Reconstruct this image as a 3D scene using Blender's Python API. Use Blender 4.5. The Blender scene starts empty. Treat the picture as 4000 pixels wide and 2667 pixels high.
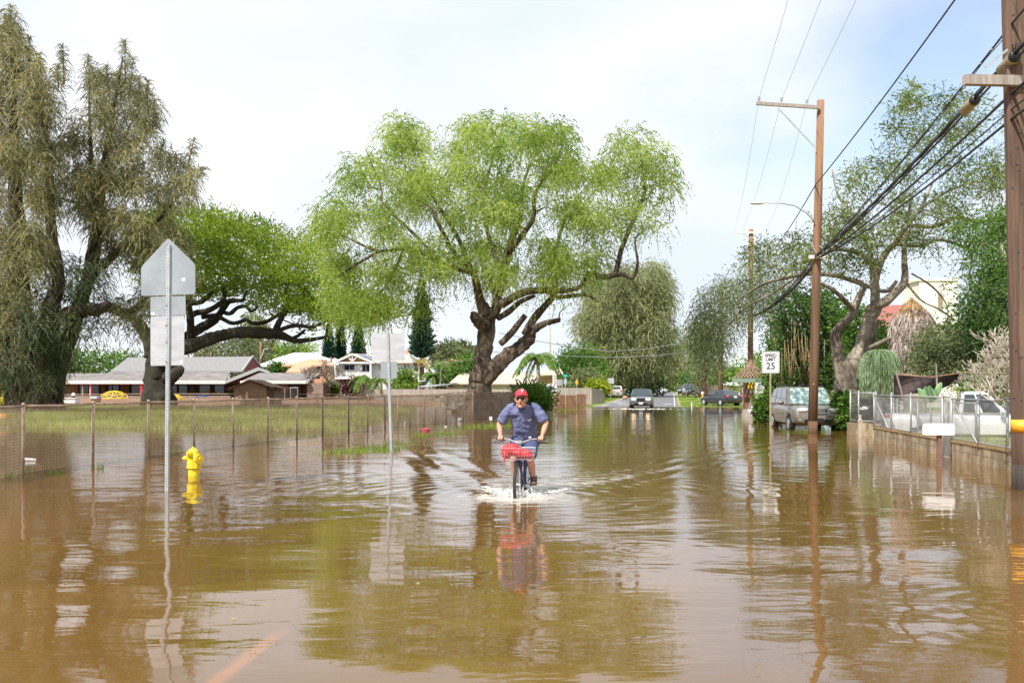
import bpy, math, random
import numpy as np
from mathutils import Vector, Matrix
random.seed(7); RNG = np.random.default_rng(11)
R = math.radians
F, CX, HY, H = 3700.0, 2000.0, 1512.0, 1.7      # focal length in photo pixels, principal column, horizon row, eye height above the water
def W(px, py, Y): return Vector(((px-CX)*Y/F, Y, H-(py-HY)*Y/F))
def G(px, py, z=0.0):
    Y = (H-z)*F/(py-HY); return Vector(((px-CX)*Y/F, Y, z))
scn = bpy.context.scene; COL = scn.collection
# ------------------------------------------------------------------ mesh builder
class MB:
    def __init__(s): s.v=[]; s.f=[]; s.m=[]; s.cur=0
    def add(s, vs, fs):
        o=len(s.v); s.v.extend([tuple(v) for v in vs]); s.f.extend([tuple(i+o for i in f) for f in fs]); s.m.extend([s.cur]*len(fs)); return s
    def box(s, c, d, rot=None, rz=0):
        M = rot if rot is not None else Matrix.Rotation(rz,3,'Z'); c=Vector(c)
        vs=[c+M@Vector((x*d[0]/2,y*d[1]/2,z*d[2]/2)) for x,y,z in ((-1,-1,-1),(1,-1,-1),(1,1,-1),(-1,1,-1),(-1,-1,1),(1,-1,1),(1,1,1),(-1,1,1))]
        return s.add(vs,[(0,3,2,1),(4,5,6,7),(0,1,5,4),(1,2,6,5),(2,3,7,6),(3,0,4,7)])
    def beam(s, a, b, w, h=None, up=(0,0,1)):
        a=Vector(a); b=Vector(b); t=(b-a); L=t.length; t.normalize(); u=Vector(up)
        if abs(t.dot(u))>.97: u=Vector((0,1,0))
        x=t.cross(u).normalized(); y=x.cross(t).normalized(); M=Matrix((x,t,y)).transposed()
        return s.box((a+b)/2,(w,L,h or w),M)
    def tube(s, pts, rs, n=8, cap=True, rough=0):
        pts=[Vector(p) for p in pts]; k=len(pts)
        if not hasattr(rs,'__len__'): rs=[rs]*k
        t=(pts[1]-pts[0]).normalized(); a=Vector((0,0,1)) if abs(t.z)<.9 else Vector((1,0,0)); x=t.cross(a).normalized()
        vs=[]
        for i in range(k):
            t=(pts[min(i+1,k-1)]-pts[max(i-1,0)]).normalized(); x=(x-t*x.dot(t)).normalized(); y=t.cross(x)
            for j in range(n):
                q=2*math.pi*j/n; k_=1 if not rough else 1+rough*(.5*math.sin(3*q+pts[i].z*1.1)+.4*math.sin(5*q-pts[i].z*1.7+pts[i].x)+.35*math.sin(9*q+pts[i].z*2.3)+random.uniform(-.3,.3)); vs.append(pts[i]+(x*math.cos(q)+y*math.sin(q))*rs[i]*k_)
        fs=[(i*n+j,i*n+(j+1)%n,(i+1)*n+(j+1)%n,(i+1)*n+j) for i in range(k-1) for j in range(n)]
        if cap: fs+=[tuple(range(n-1,-1,-1)), tuple((k-1)*n+j for j in range(n))]
        return s.add(vs,fs)
    def prism(s, poly, ext):
        e=Vector(ext); n=len(poly); p=[Vector(q) for q in poly]
        return s.add(p+[q+e for q in p],[tuple(range(n-1,-1,-1)),tuple(range(n,2*n))]+[(i,(i+1)%n,n+(i+1)%n,n+i) for i in range(n)])
    def sph(s, c, r, seg=12, rings=8, M=None):
        if not hasattr(r,'__len__'): r=(r,r,r)
        c=Vector(c); vs=[]
        for i in range(1,rings):
            a=math.pi*i/rings
            for j in range(seg):
                q=2*math.pi*j/seg; v=Vector((r[0]*math.sin(a)*math.cos(q),r[1]*math.sin(a)*math.sin(q),r[2]*math.cos(a)))
                vs.append(c+(M@v if M else v))
        T=Vector((0,0,r[2])); T=M@T if M else T; vs+=[c+T,c-T]; N=len(vs)
        fs=[(i*seg+j,(i+1)*seg+j,(i+1)*seg+(j+1)%seg,i*seg+(j+1)%seg) for i in range(rings-2) for j in range(seg)]
        fs+=[(N-2,j,(j+1)%seg) for j in range(seg)]+[(N-1,(rings-2)*seg+(j+1)%seg,(rings-2)*seg+j) for j in range(seg)]
        return s.add(vs,fs)
    def lathe(s, c, prof, n=20, axis='Z'):
        c=Vector(c); M={'Z':Matrix.Identity(3),'X':Matrix.Rotation(R(90),3,'Y'),'Y':Matrix.Rotation(R(-90),3,'X')}[axis]
        vs=[c+M@Vector((r*math.cos(2*math.pi*j/n),r*math.sin(2*math.pi*j/n),z)) for r,z in prof for j in range(n)]
        k=len(prof); fs=[(i*n+j,i*n+(j+1)%n,(i+1)*n+(j+1)%n,(i+1)*n+j) for i in range(k-1) for j in range(n)]
        fs+=[tuple(range(n-1,-1,-1)), tuple((k-1)*n+j for j in range(n))]
        return s.add(vs,fs)
    def torus(s, c, R0, r, axis, n=28, m=8):
        c=Vector(c); ax=Vector(axis).normalized(); u=ax.cross(Vector((0,0,1))).normalized(); w=ax.cross(u)
        vs=[]
        for i in range(n):
            a=2*math.pi*i/n; d=u*math.cos(a)+w*math.sin(a)
            for j in range(m):
                b=2*math.pi*j/m; vs.append(c+d*(R0+r*math.cos(b))+ax*r*math.sin(b))
        return s.add(vs,[(i*m+j,((i+1)%n)*m+j,((i+1)%n)*m+(j+1)%m,i*m+(j+1)%m) for i in range(n) for j in range(m)])
    def quad(s,a,b,c,d): return s.add([a,b,c,d],[(0,1,2,3)])
    def slab(s,a,b,c,d,th):
        a,b,c,d=map(Vector,(a,b,c,d)); n=(b-a).cross(d-a).normalized()*th
        return s.prism([a,b,c,d],n)
    def build(s, name, mats, parent=None, origin=None, smooth=False, bevel=0, fix=True):
        o0 = origin if origin is not None else (parent.get('_w') if parent is not None and '_w' in parent else (0,0,0))
        o0=Vector(o0); me=bpy.data.meshes.new(name)
        me.from_pydata([(v[0]-o0.x,v[1]-o0.y,v[2]-o0.z) for v in s.v],[],s.f)
        if not isinstance(mats,(list,tuple)): mats=[mats]
        for m in mats: me.materials.append(m)
        me.polygons.foreach_set('material_index',s.m)
        if smooth: me.polygons.foreach_set('use_smooth',[True]*len(me.polygons))
        if fix:
            import bmesh
            bm=bmesh.new(); bm.from_mesh(me); bmesh.ops.recalc_face_normals(bm,faces=bm.faces)
            if bevel: bmesh.ops.bevel(bm,geom=[e for e in bm.edges if len(e.link_faces)==2 and e.calc_face_angle(0)>.5],offset=bevel,segments=2,affect='EDGES',clamp_overlap=True)
            bm.to_mesh(me); bm.free()
        ob=bpy.data.objects.new(name,me); COL.objects.link(ob)
        if parent is not None: ob.parent=parent; ob['_w']=tuple(o0)
        else: ob.location=o0; ob['_w']=tuple(o0)
        if smooth and smooth!='full':
            try: me.set_sharp_from_angle(angle=R(40))
            except Exception: pass
        return ob
def tag(o,label=None,cat=None,group=None,kind=None):
    if label: o['label']=label
    if cat: o['category']=cat
    if group: o['group']=group
    if kind: o['kind']=kind
    return o
def thing(name,label,cat,loc=(0,0,0),group=None):
    o=bpy.data.objects.new(name,None); COL.objects.link(o); o.location=loc; o['_w']=tuple(loc); o.empty_display_size=.2
    return tag(o,label,cat,group)
def copy_tree(o,parent=None):
    c=o.copy(); COL.objects.link(c); c.parent=parent
    for ch in list(o.children): copy_tree(ch,c)
    return c
# ------------------------------------------------------------------ materials
def mat(name, col, rough=.7, col2=None, scale=3.0, stretch=(1,1,1), bump=0, bscale=None, metal=0, spec=.5, detail=6, lo=.35, hi=.65, coat=0, alpha=None, sub=None):
    m=bpy.data.materials.new(name); m.use_nodes=True; nt=m.node_tree; b=nt.nodes['Principled BSDF']
    b.inputs['Base Color'].default_value=(*col,1); b.inputs['Roughness'].default_value=rough; b.inputs['Metallic'].default_value=metal
    b.inputs['Specular IOR Level'].default_value=spec
    if coat: b.inputs['Coat Weight'].default_value=coat; b.inputs['Coat Roughness'].default_value=.05
    if col2 is not None or bump:
        tc=nt.nodes.new('ShaderNodeTexCoord'); mp=nt.nodes.new('ShaderNodeMapping'); mp.inputs['Scale'].default_value=stretch
        nt.links.new(tc.outputs['Object'],mp.inputs['Vector'])
        n=nt.nodes.new('ShaderNodeTexNoise'); n.inputs['Scale'].default_value=scale; n.inputs['Detail'].default_value=detail; n.inputs['Roughness'].default_value=.65
        nt.links.new(mp.outputs[0],n.inputs['Vector'])
        if col2 is not None:
            r=nt.nodes.new('ShaderNodeValToRGB'); r.color_ramp.elements[0].position=lo; r.color_ramp.elements[1].position=hi
            r.color_ramp.elements[0].color=(*col,1); r.color_ramp.elements[1].color=(*col2,1)
            nt.links.new(n.outputs['Fac'],r.inputs['Fac']); nt.links.new(r.outputs[0],b.inputs['Base Color'])
        if bump:
            n2=nt.nodes.new('ShaderNodeTexNoise'); n2.inputs['Scale'].default_value=bscale or scale*2; n2.inputs['Detail'].default_value=5
            nt.links.new(mp.outputs[0],n2.inputs['Vector']); bp=nt.nodes.new('ShaderNodeBump'); bp.inputs['Strength'].default_value=1; bp.inputs['Distance'].default_value=bump
            nt.links.new(n2.outputs['Fac'],bp.inputs['Height']); nt.links.new(bp.outputs[0],b.inputs['Normal'])
    return m
def leafmat(name, dark, light, trans=.35, rough=.55):
    m=bpy.data.materials.new(name); m.use_nodes=True; nt=m.node_tree; b=nt.nodes['Principled BSDF']
    a=nt.nodes.new('ShaderNodeAttribute'); a.attribute_name='var'
    r=nt.nodes.new('ShaderNodeValToRGB'); r.color_ramp.elements[0].color=(*dark,1); r.color_ramp.elements[1].color=(*light,1)
    nt.links.new(a.outputs['Fac'],r.inputs['Fac']); nt.links.new(r.outputs[0],b.inputs['Base Color'])
    b.inputs['Roughness'].default_value=rough; b.inputs['Specular IOR Level'].default_value=.25
    t=nt.nodes.new('ShaderNodeBsdfTranslucent'); mx=nt.nodes.new('ShaderNodeMixShader'); mx.inputs[0].default_value=trans
    nt.links.new(r.outputs[0],t.inputs['Color']); nt.links.new(b.outputs[0],mx.inputs[1]); nt.links.new(t.outputs[0],mx.inputs[2])
    nt.links.new(mx.outputs[0],nt.nodes['Material Output'].inputs['Surface']); return m
def emis(name,col,st):
    m=bpy.data.materials.new(name); m.use_nodes=True; b=m.node_tree.nodes['Principled BSDF']
    b.inputs['Base Color'].default_value=(*col,1); b.inputs['Emission Color'].default_value=(*col,1); b.inputs['Emission Strength'].default_value=st; return m
M={}
M['bark_dark']=mat('bark_dark',(.03,.02,.014),.9,(.085,.055,.04),2.2,(1,1,.25),bump=.05,bscale=5)
M['bark_grey']=mat('bark_grey',(.13,.1,.07),.9,(.38,.34,.28),1.8,(1,1,.35),bump=.04,bscale=5)
M['bark_big']=mat('bark_big',(.035,.024,.017),.9,(.23,.175,.125),2.6,(1,1,.22),bump=.12,bscale=3.2,lo=.4,hi=.68)
M['bark_pale']=mat('bark_pale',(.28,.24,.18),.9,(.5,.46,.38),2.5,bump=.01)
M['bark_mono']=mat('bark_mono',(.018,.015,.011),.9,(.05,.043,.028),1.2,bump=.05,bscale=2.5)
M['pole_wood']=mat('pole_wood',(.14,.065,.035),.85,(.42,.24,.13),1.4,(6,6,.22),bump=.012,bscale=4,lo=.3,hi=.7)
M['pole_near']=mat('pole_near',(.06,.032,.022),.85,(.2,.125,.085),1.8,(7,7,.25),bump=.012,bscale=5,lo=.3,hi=.7)
M['bamboo']=mat('bamboo',(.2,.14,.06),.7,(.36,.27,.13),3)
M['pole_wet']=mat('pole_wet',(.03,.022,.018),.8,(.07,.05,.04),1.8,(7,7,.3),bump=.012)
M['galv']=mat('galv',(.42,.45,.48),.5,(.56,.59,.62),7,metal=.35)
M['galv_bright']=mat('galv_bright',(.44,.455,.48),.45,(.59,.60,.63),1.5,(1,1,4),metal=.15)
M['galv_dark']=mat('galv_dark',(.27,.31,.34),.5,(.41,.45,.48),1.3,metal=.25)
M['sticker']=mat('sticker',(.8,.82,.84),.5)
M['hole']=mat('hole',(.05,.055,.06),.8)
M['rust_wire']=mat('rust_wire',(.33,.225,.16),.75,(.5,.37,.27),2.5,metal=.1)
M['rust_post']=mat('rust_post',(.3,.2,.14),.75,(.5,.4,.29),4,metal=.1)
M['rust_dark']=mat('rust_dark',(.12,.085,.06),.8,(.26,.19,.14),5)
M['silver_wire']=mat('silver_wire',(.28,.275,.27),.55,(.42,.41,.4),2,metal=.3)
M['silver_post']=mat('silver_post',(.33,.33,.33),.5,(.47,.47,.48),4,metal=.3)
M['white']=mat('white',(.8,.8,.8),.5)
M['whitepaint']=mat('whitepaint',(.74,.74,.72),.6,(.82,.82,.8),2)
M['black']=mat('black',(.012,.012,.014),.45)
M['rubber']=mat('rubber',(.02,.02,.02),.8,(.035,.035,.035),20)
M['cable']=mat('cable',(.018,.018,.02),.5)
M['wire_grey']=mat('wire_grey',(.2,.21,.22),.5)
M['hydrant']=mat('hydrant',(.7,.46,.01),.45,(.86,.66,.03),9,bump=.004,lo=.3,hi=.55)
M['yellow']=mat('yellow',(.85,.6,.02),.5); M['lime']=mat('lime',(.75,.85,.03),.5)
M['orange']=mat('orange',(.9,.38,.02),.5,(.95,.45,.04),8)
M['red']=mat('red',(.5,.04,.05),.6); M['teal']=mat('teal',(.02,.42,.36),.5); M['blue']=mat('blue',(.03,.12,.5),.5)
M['sidingred']=mat('sidingred',(.16,.03,.035),.8,(.22,.05,.05),2)
M['roof_grey']=mat('roof_grey',(.2,.2,.2),.9,(.29,.285,.28),5,bump=.01,spec=.1)
M['roof_taupe']=mat('roof_taupe',(.17,.15,.14),.9,(.27,.25,.24),.8,bump=.01,spec=.1)
M['roof_tan']=mat('roof_tan',(.42,.35,.29),.9,(.55,.47,.40),4,bump=.01)
M['roof_white']=mat('roof_white',(.84,.84,.84),.7)
M['roof_orange']=mat('roof_orange',(.56,.27,.16),.85,(.7,.4,.27),6,bump=.02,spec=.1)
M['roof_brown']=mat('roof_brown',(.13,.06,.045),.9,(.26,.15,.1),3,bump=.02)
M['shingle']=mat('shingle',(.14,.09,.06),.9,(.42,.3,.2),5,(1,1,3),bump=.03)
M['roof_red']=mat('roof_red',(.27,.09,.075),.9,(.36,.14,.12),6,bump=.01)
M['fascia']=mat('fascia',(.7,.67,.58),.7,(.78,.75,.68),.7)
M['greytrim']=mat('greytrim',(.35,.37,.36),.7)
M['wall_tan']=mat('wall_tan',(.42,.27,.18),.85,(.52,.35,.24),2,bump=.004)
M['wall_grey']=mat('wall_grey',(.45,.44,.41),.85,(.52,.51,.48),1.5)
M['wall_white']=mat('wall_white',(.72,.72,.71),.8,(.8,.8,.79),1.5)
M['wall_cream']=mat('wall_cream',(.72,.69,.6),.8,(.8,.77,.69),1)
M['wall_blue']=mat('wall_blue',(.5,.52,.55),.8)
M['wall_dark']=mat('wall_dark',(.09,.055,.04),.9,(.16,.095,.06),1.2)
M['wall_wood']=mat('wall_wood',(.28,.13,.05),.8,(.36,.18,.08),2)
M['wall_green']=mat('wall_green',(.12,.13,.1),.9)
M['wall_brown']=mat('wall_brown',(.2,.15,.12),.9,(.28,.21,.16),2)
M['glass']=mat('glass',(.02,.03,.045),.06,spec=.8)
M['glass_car']=mat('glass_car',(.03,.045,.05),.04,spec=.9,coat=.5)
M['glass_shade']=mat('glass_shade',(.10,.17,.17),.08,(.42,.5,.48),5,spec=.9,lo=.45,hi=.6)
M['solar']=mat('solar',(.03,.04,.08),.15)
M['wood_grey']=mat('wood_grey',(.24,.2,.17),.85,(.44,.39,.35),2,(6,6,.4),bump=.006)
M['wood_brown']=mat('wood_brown',(.3,.15,.08),.85,(.5,.31,.19),1.2,(2,2,1))
M['net_brown']=mat('net_brown',(.16,.12,.09),.9,(.3,.24,.18),2.5)
M['concrete']=mat('concrete',(.4,.37,.31),.85,(.55,.51,.44),3,bump=.006)
M['asphalt']=mat('asphalt',(.13,.13,.14),.85,(.2,.195,.2),1.2,bump=.004)
M['marking']=mat('marking',(.7,.7,.68),.7)
M['tarp']=mat('tarp',(.025,.014,.014),.8,(.07,.045,.045),3,bump=.02)
M['fabricwhite']=mat('fabricwhite',(.72,.66,.58),.8)
M['thatch']=leafmat('thatch',(.22,.17,.15),(.8,.7,.63),.2,.9)
M['thatch_top']=leafmat('thatch_top',(.36,.2,.09),(.8,.56,.32),.2,.9)
M['green_eave']=mat('green_eave',(.25,.34,.27),.7)
M['reddish_post']=mat('reddish_post',(.2,.1,.08),.8,(.3,.16,.12),3)
M['skin']=mat('skin',(.5,.24,.165),.55,(.62,.35,.25),14,bump=.001); M['shirt']=mat('shirt',(.10,.115,.23),.9,(.165,.185,.33),7,bump=.004,bscale=14)
M['shorts']=mat('shorts',(.045,.06,.15),.85,(.075,.09,.2),8,bump=.004)
M['cap']=mat('cap',(.45,.02,.04),.75,(.56,.04,.06),20); M['bag']=mat('bag',(.55,.015,.025),.6,(.72,.05,.06),8,bump=.012,bscale=10)
M['sandal']=mat('sandal',(.03,.018,.015),.7); M['bikeblue']=mat('bikeblue',(.01,.02,.16),.25,coat=.6)
M['chrome']=mat('chrome',(.72,.72,.72),.25,metal=.8); M['hair']=mat('hair',(.25,.22,.2),.8); M['lip']=mat('lip',(.38,.13,.1),.6)
M['foam']=mat('foam',(.66,.64,.6),.5)
M['insulator']=mat('insulator',(.55,.58,.62),.2)
M['splice']=mat('splice',(.32,.25,.16),.6,(.4,.32,.2),12)

def tone_by_height(m,z0,z1,f):
    """darker up to about the cable height, full base colour above"""
    nt=m.node_tree; b=nt.nodes['Principled BSDF']; src=b.inputs['Base Color'].links[0].from_socket; g=nt.nodes.new('ShaderNodeNewGeometry'); s=nt.nodes.new('ShaderNodeSeparateXYZ'); nt.links.new(g.outputs['Position'],s.inputs[0])
    r=nt.nodes.new('ShaderNodeMapRange'); r.inputs['From Min'].default_value=z0; r.inputs['From Max'].default_value=z1; r.inputs['To Min'].default_value=f; r.inputs['To Max'].default_value=1; nt.links.new(s.outputs['Z'],r.inputs[0])
    v=nt.nodes.new('ShaderNodeVectorMath'); v.operation='SCALE'; nt.links.new(src,v.inputs[0]); nt.links.new(r.outputs[0],v.inputs['Scale']); nt.links.new(v.outputs[0],b.inputs['Base Color'])
tone_by_height(M['pole_wood'],4.5,8.5,.5)
# ------------------------------------------------------------------ camera, light, sky
cam=bpy.data.cameras.new('camera'); camo=bpy.data.objects.new('camera',cam); COL.objects.link(camo)
camo.location=(0,0,H); camo.rotation_euler=(R(90),0,0); cam.sensor_width=36; cam.lens=36*F/4000; cam.shift_y=(HY-1333.5)/4000
cam.clip_end=6000; cam.clip_start=.1; scn.camera=camo
SUN_EL, SUN_AZ = 50, 215      # azimuth of the sun, degrees clockwise from +Y (view direction); 215 = behind the camera, to the left
sl=bpy.data.lights.new('sun','SUN'); sl.energy=4.3; sl.angle=R(.6); sl.color=(1,.955,.88); so=bpy.data.objects.new('sun',sl); COL.objects.link(so)
sd=Vector((math.sin(R(SUN_AZ))*math.cos(R(SUN_EL)),math.cos(R(SUN_AZ))*math.cos(R(SUN_EL)),math.sin(R(SUN_EL))))
so.rotation_euler=sd.to_track_quat('Z','Y').to_euler(); so.location=sd*50
wd=bpy.data.worlds.new('World'); scn.world=wd; wd.use_nodes=True; nt=wd.node_tree; bg=nt.nodes['Background']
def N(t,**k):
    n=nt.nodes.new(t)
    for a,b in k.items(): setattr(n,a,b)
    return n
sky=N('ShaderNodeTexSky',sky_type='NISHITA',sun_disc=False); sky.sun_elevation=R(SUN_EL); sky.sun_rotation=R(SUN_AZ); sky.air_density=1; sky.dust_density=.2
tc=N('ShaderNodeTexCoord'); mp=N('ShaderNodeMapping'); mp.inputs['Scale'].default_value=(1,1,2.4); mp.inputs['Location'].default_value=(3.1,.4,1.2)
nt.links.new(tc.outputs['Generated'],mp.inputs[0])
n1=N('ShaderNodeTexNoise'); n1.inputs['Scale'].default_value=2.1; n1.inputs['Detail'].default_value=7; n1.inputs['Roughness'].default_value=.5; n1.inputs['Distortion'].default_value=.25
nt.links.new(mp.outputs[0],n1.inputs['Vector'])
# a thinner place in the cloud deck, up to the right
dp=N('ShaderNodeVectorMath',operation='DISTANCE'); gp=(W(3600,330,100)-Vector((0,0,H))).normalized(); dp.inputs[1].default_value=gp
nt.links.new(tc.outputs['Generated'],dp.inputs[0])
mr=N('ShaderNodeMapRange'); mr.inputs['From Min'].default_value=.02; mr.inputs['From Max'].default_value=.30; mr.inputs['To Min'].default_value=.4; mr.inputs['To Max'].default_value=0
nt.links.new(dp.outputs['Value'],mr.inputs[0])
sb=N('ShaderNodeMath',operation='SUBTRACT'); nt.links.new(n1.outputs['Fac'],sb.inputs[0]); nt.links.new(mr.outputs[0],sb.inputs[1])
rp=N('ShaderNodeValToRGB'); rp.color_ramp.elements[0].position=.12; rp.color_ramp.elements[1].position=.36; rp.color_ramp.elements[0].color=(.25,.25,.25,1)
nt.links.new(sb.outputs[0],rp.inputs[0])
n2=N('ShaderNodeTexNoise'); n2.inputs['Scale'].default_value=2.6; n2.inputs['Detail'].default_value=5; nt.links.new(mp.outputs[0],n2.inputs['Vector'])
rc=N('ShaderNodeValToRGB'); rc.color_ramp.elements[0].position=.38; rc.color_ramp.elements[1].position=.62
rc.color_ramp.elements[0].color=(4.0,4.42,5.05,1); rc.color_ramp.elements[1].color=(4.8,4.95,5.25,1); nt.links.new(n2.outputs['Fac'],rc.inputs[0])
mx=N('ShaderNodeMixRGB'); nt.links.new(rp.outputs[0],mx.inputs[0]); nt.links.new(sky.outputs[0],mx.inputs[1]); nt.links.new(rc.outputs[0],mx.inputs[2])
nt.links.new(mx.outputs[0],bg.inputs[0]); bg.inputs[1].default_value=.15
scn.view_settings.view_transform='Standard'; scn.view_settings.look='None'; scn.view_settings.exposure=.52; scn.view_settings.gamma=1
scn.cycles.max_bounces=6; scn.cycles.transparent_max_bounces=8; scn.cycles.diffuse_bounces=3; scn.cycles.glossy_bounces=3; scn.cycles.sample_clamp_indirect=6
scn.cycles.use_denoising=True; scn.cycles.caustics_reflective=False; scn.cycles.caustics_refractive=False
# ------------------------------------------------------------------ ground, road, water
def ss(a,b,x): t=np.clip((x-a)/(b-a),0,1); return t*t*(3-2*t)
def xwall(y): return 10.1+(y-19.2)*.137
def gz(x,y):
    x=np.asarray(x,float); y=np.asarray(y,float)
    n=.035*np.sin(x*.9+1.3*np.sin(y*.37))+.03*np.sin(y*.8+x*.43)+.02*np.sin(x*2.1-y*1.3)
    z=-.17+0*x
    z=np.maximum(z,-.17+(.27+n)*ss(34,40,y+.25*(x+12))*ss(-4.5,-8.5,x+.03*(y-40)))
    z=np.maximum(z,-.17+.18*ss(72,84,y)+.28*ss(86,136,y))
    rr=np.where(y<32.5,ss(.1,.35,x-xwall(y)),ss(1.9,3.2,x-xwall(y)))
    z=np.maximum(z,-.17+.36*rr*ss(-40,-30,y))
    road=(np.abs(x-(.17*y-3.1))<3.9)
    return z
xs=np.unique(np.concatenate([np.linspace(-2500,-100,14),np.arange(-100,-30,2.5),np.arange(-30,30,.4),np.arange(30,100,2.5),np.linspace(100,2500,14)]))
ys=np.unique(np.concatenate([np.linspace(-400,-10,10),np.arange(-10,14,2),np.arange(14,100,.5),np.arange(100,160,3),np.linspace(160,4000,24)]))
def sheet(name,xs,ys,fz,m,**k):
    X,Y=np.meshgrid(xs,ys); Z=fz(X,Y); nx=len(xs); ny=len(ys)
    v=np.stack([X,Y,Z],-1).reshape(-1,3)
    i=np.arange(ny-1)[:,None]*nx+np.arange(nx-1)[None]; q=np.stack([i,i+1,i+nx+1,i+nx],-1).reshape(-1,4)
    me=bpy.data.meshes.new(name); me.vertices.add(len(v)); me.vertices.foreach_set('co',v.ravel()); me.loops.add(q.size); me.loops.foreach_set('vertex_index',q.ravel().astype(np.int32))
    me.polygons.add(len(q)); me.polygons.foreach_set('loop_start',np.arange(len(q),dtype=np.int32)*4); me.update(calc_edges=True); me.polygons.foreach_set('use_smooth',[True]*len(q))
    me.materials.append(m); o=bpy.data.objects.new(name,me); COL.objects.link(o); return tag(o,**k)
M['ground']=mat('ground',(.24,.25,.08),.95,(.36,.35,.13),.35,bump=.03,bscale=9,lo=.4,hi=.6)
g=sheet('ground',xs,ys,gz,M['ground'],kind='structure')
# bare earth of the playground mixed into the ground colour
ntg=M['ground'].node_tree; bb=ntg.nodes['Principled BSDF']; old=bb.inputs['Base Color'].links[0].from_socket
ge=ntg.nodes.new('ShaderNodeNewGeometry'); sp=ntg.nodes.new('ShaderNodeSeparateXYZ'); ntg.links.new(ge.outputs['Position'],sp.inputs[0])
def mrange(t,src,a,b,c=0,d=1):
    q=t.nodes.new('ShaderNodeMapRange'); q.inputs['From Min'].default_value=a; q.inputs['From Max'].default_value=b; q.inputs['To Min'].default_value=c; q.inputs['To Max'].default_value=d; t.links.new(src,q.inputs[0]); return q.outputs[0]
def mth(t,op,a,b=None,c=None):
    q=t.nodes.new('ShaderNodeMath'); q.operation=op
    for i,x in enumerate((a,b,c)):
        if x is None: continue
        if isinstance(x,(int,float)): q.inputs[i].default_value=x
        else: t.links.new(x,q.inputs[i])
    return q.outputs[0]
f1=mrange(ntg,sp.outputs['Y'],66,76); f2=mrange(ntg,sp.outputs['X'],-5,-9); f3=mth(ntg,'MULTIPLY',f1,f2)
low=mrange(ntg,sp.outputs['Z'],.03,-.03); f4=mth(ntg,'MAXIMUM',f3,low)
mg=ntg.nodes.new('ShaderNodeMixRGB'); mg.inputs[2].default_value=(.24,.13,.075,1); ntg.links.new(f4,mg.inputs[0]); ntg.links.new(old,mg.inputs[1]); ntg.links.new(mg.outputs[0],bb.inputs['Base Color'])
def road_x(y): return .17*y-3.1
def strip(name,m,y0,y1,off0,off1,dz,n=80,**k):
    b=MB(); yy=np.linspace(y0,y1,n)
    for a,c in zip(yy[:-1],yy[1:]):
        q=[]
        for y,o in ((a,off0),(a,off1),(c,off1),(c,off0)):
            x=road_x(y)+o; q.append((x,y,float(gz(x,y))+dz))
        b.quad(*q)
    return tag(b.build(name,m,fix=False),**k)
strip('road',M['asphalt'],-20,420,-3.6,3.6,.012,160,kind='structure')
strip('road_edge_line',M['marking'],84,300,-3.3,-3.2,.018,kind='structure'); strip('road_edge_line',M['marking'],84,300,3.2,3.3,.018,kind='structure')
for i in range(12): strip('road_centre_line',M['marking'],86+i*9,89+i*9,-.06,.06,.018,3,kind='structure')
for i,(y,x0,x1) in enumerate(((88,-4.6,-3.9),(91.5,-2.2,-1.2),(96,-3.1,-2.1),(101,-2.9,-2.0),(92,2.2,3.0))): strip('crossing_mark',M['marking'],y,y+1.1,x0,x1,.02,3,kind='structure')
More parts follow.
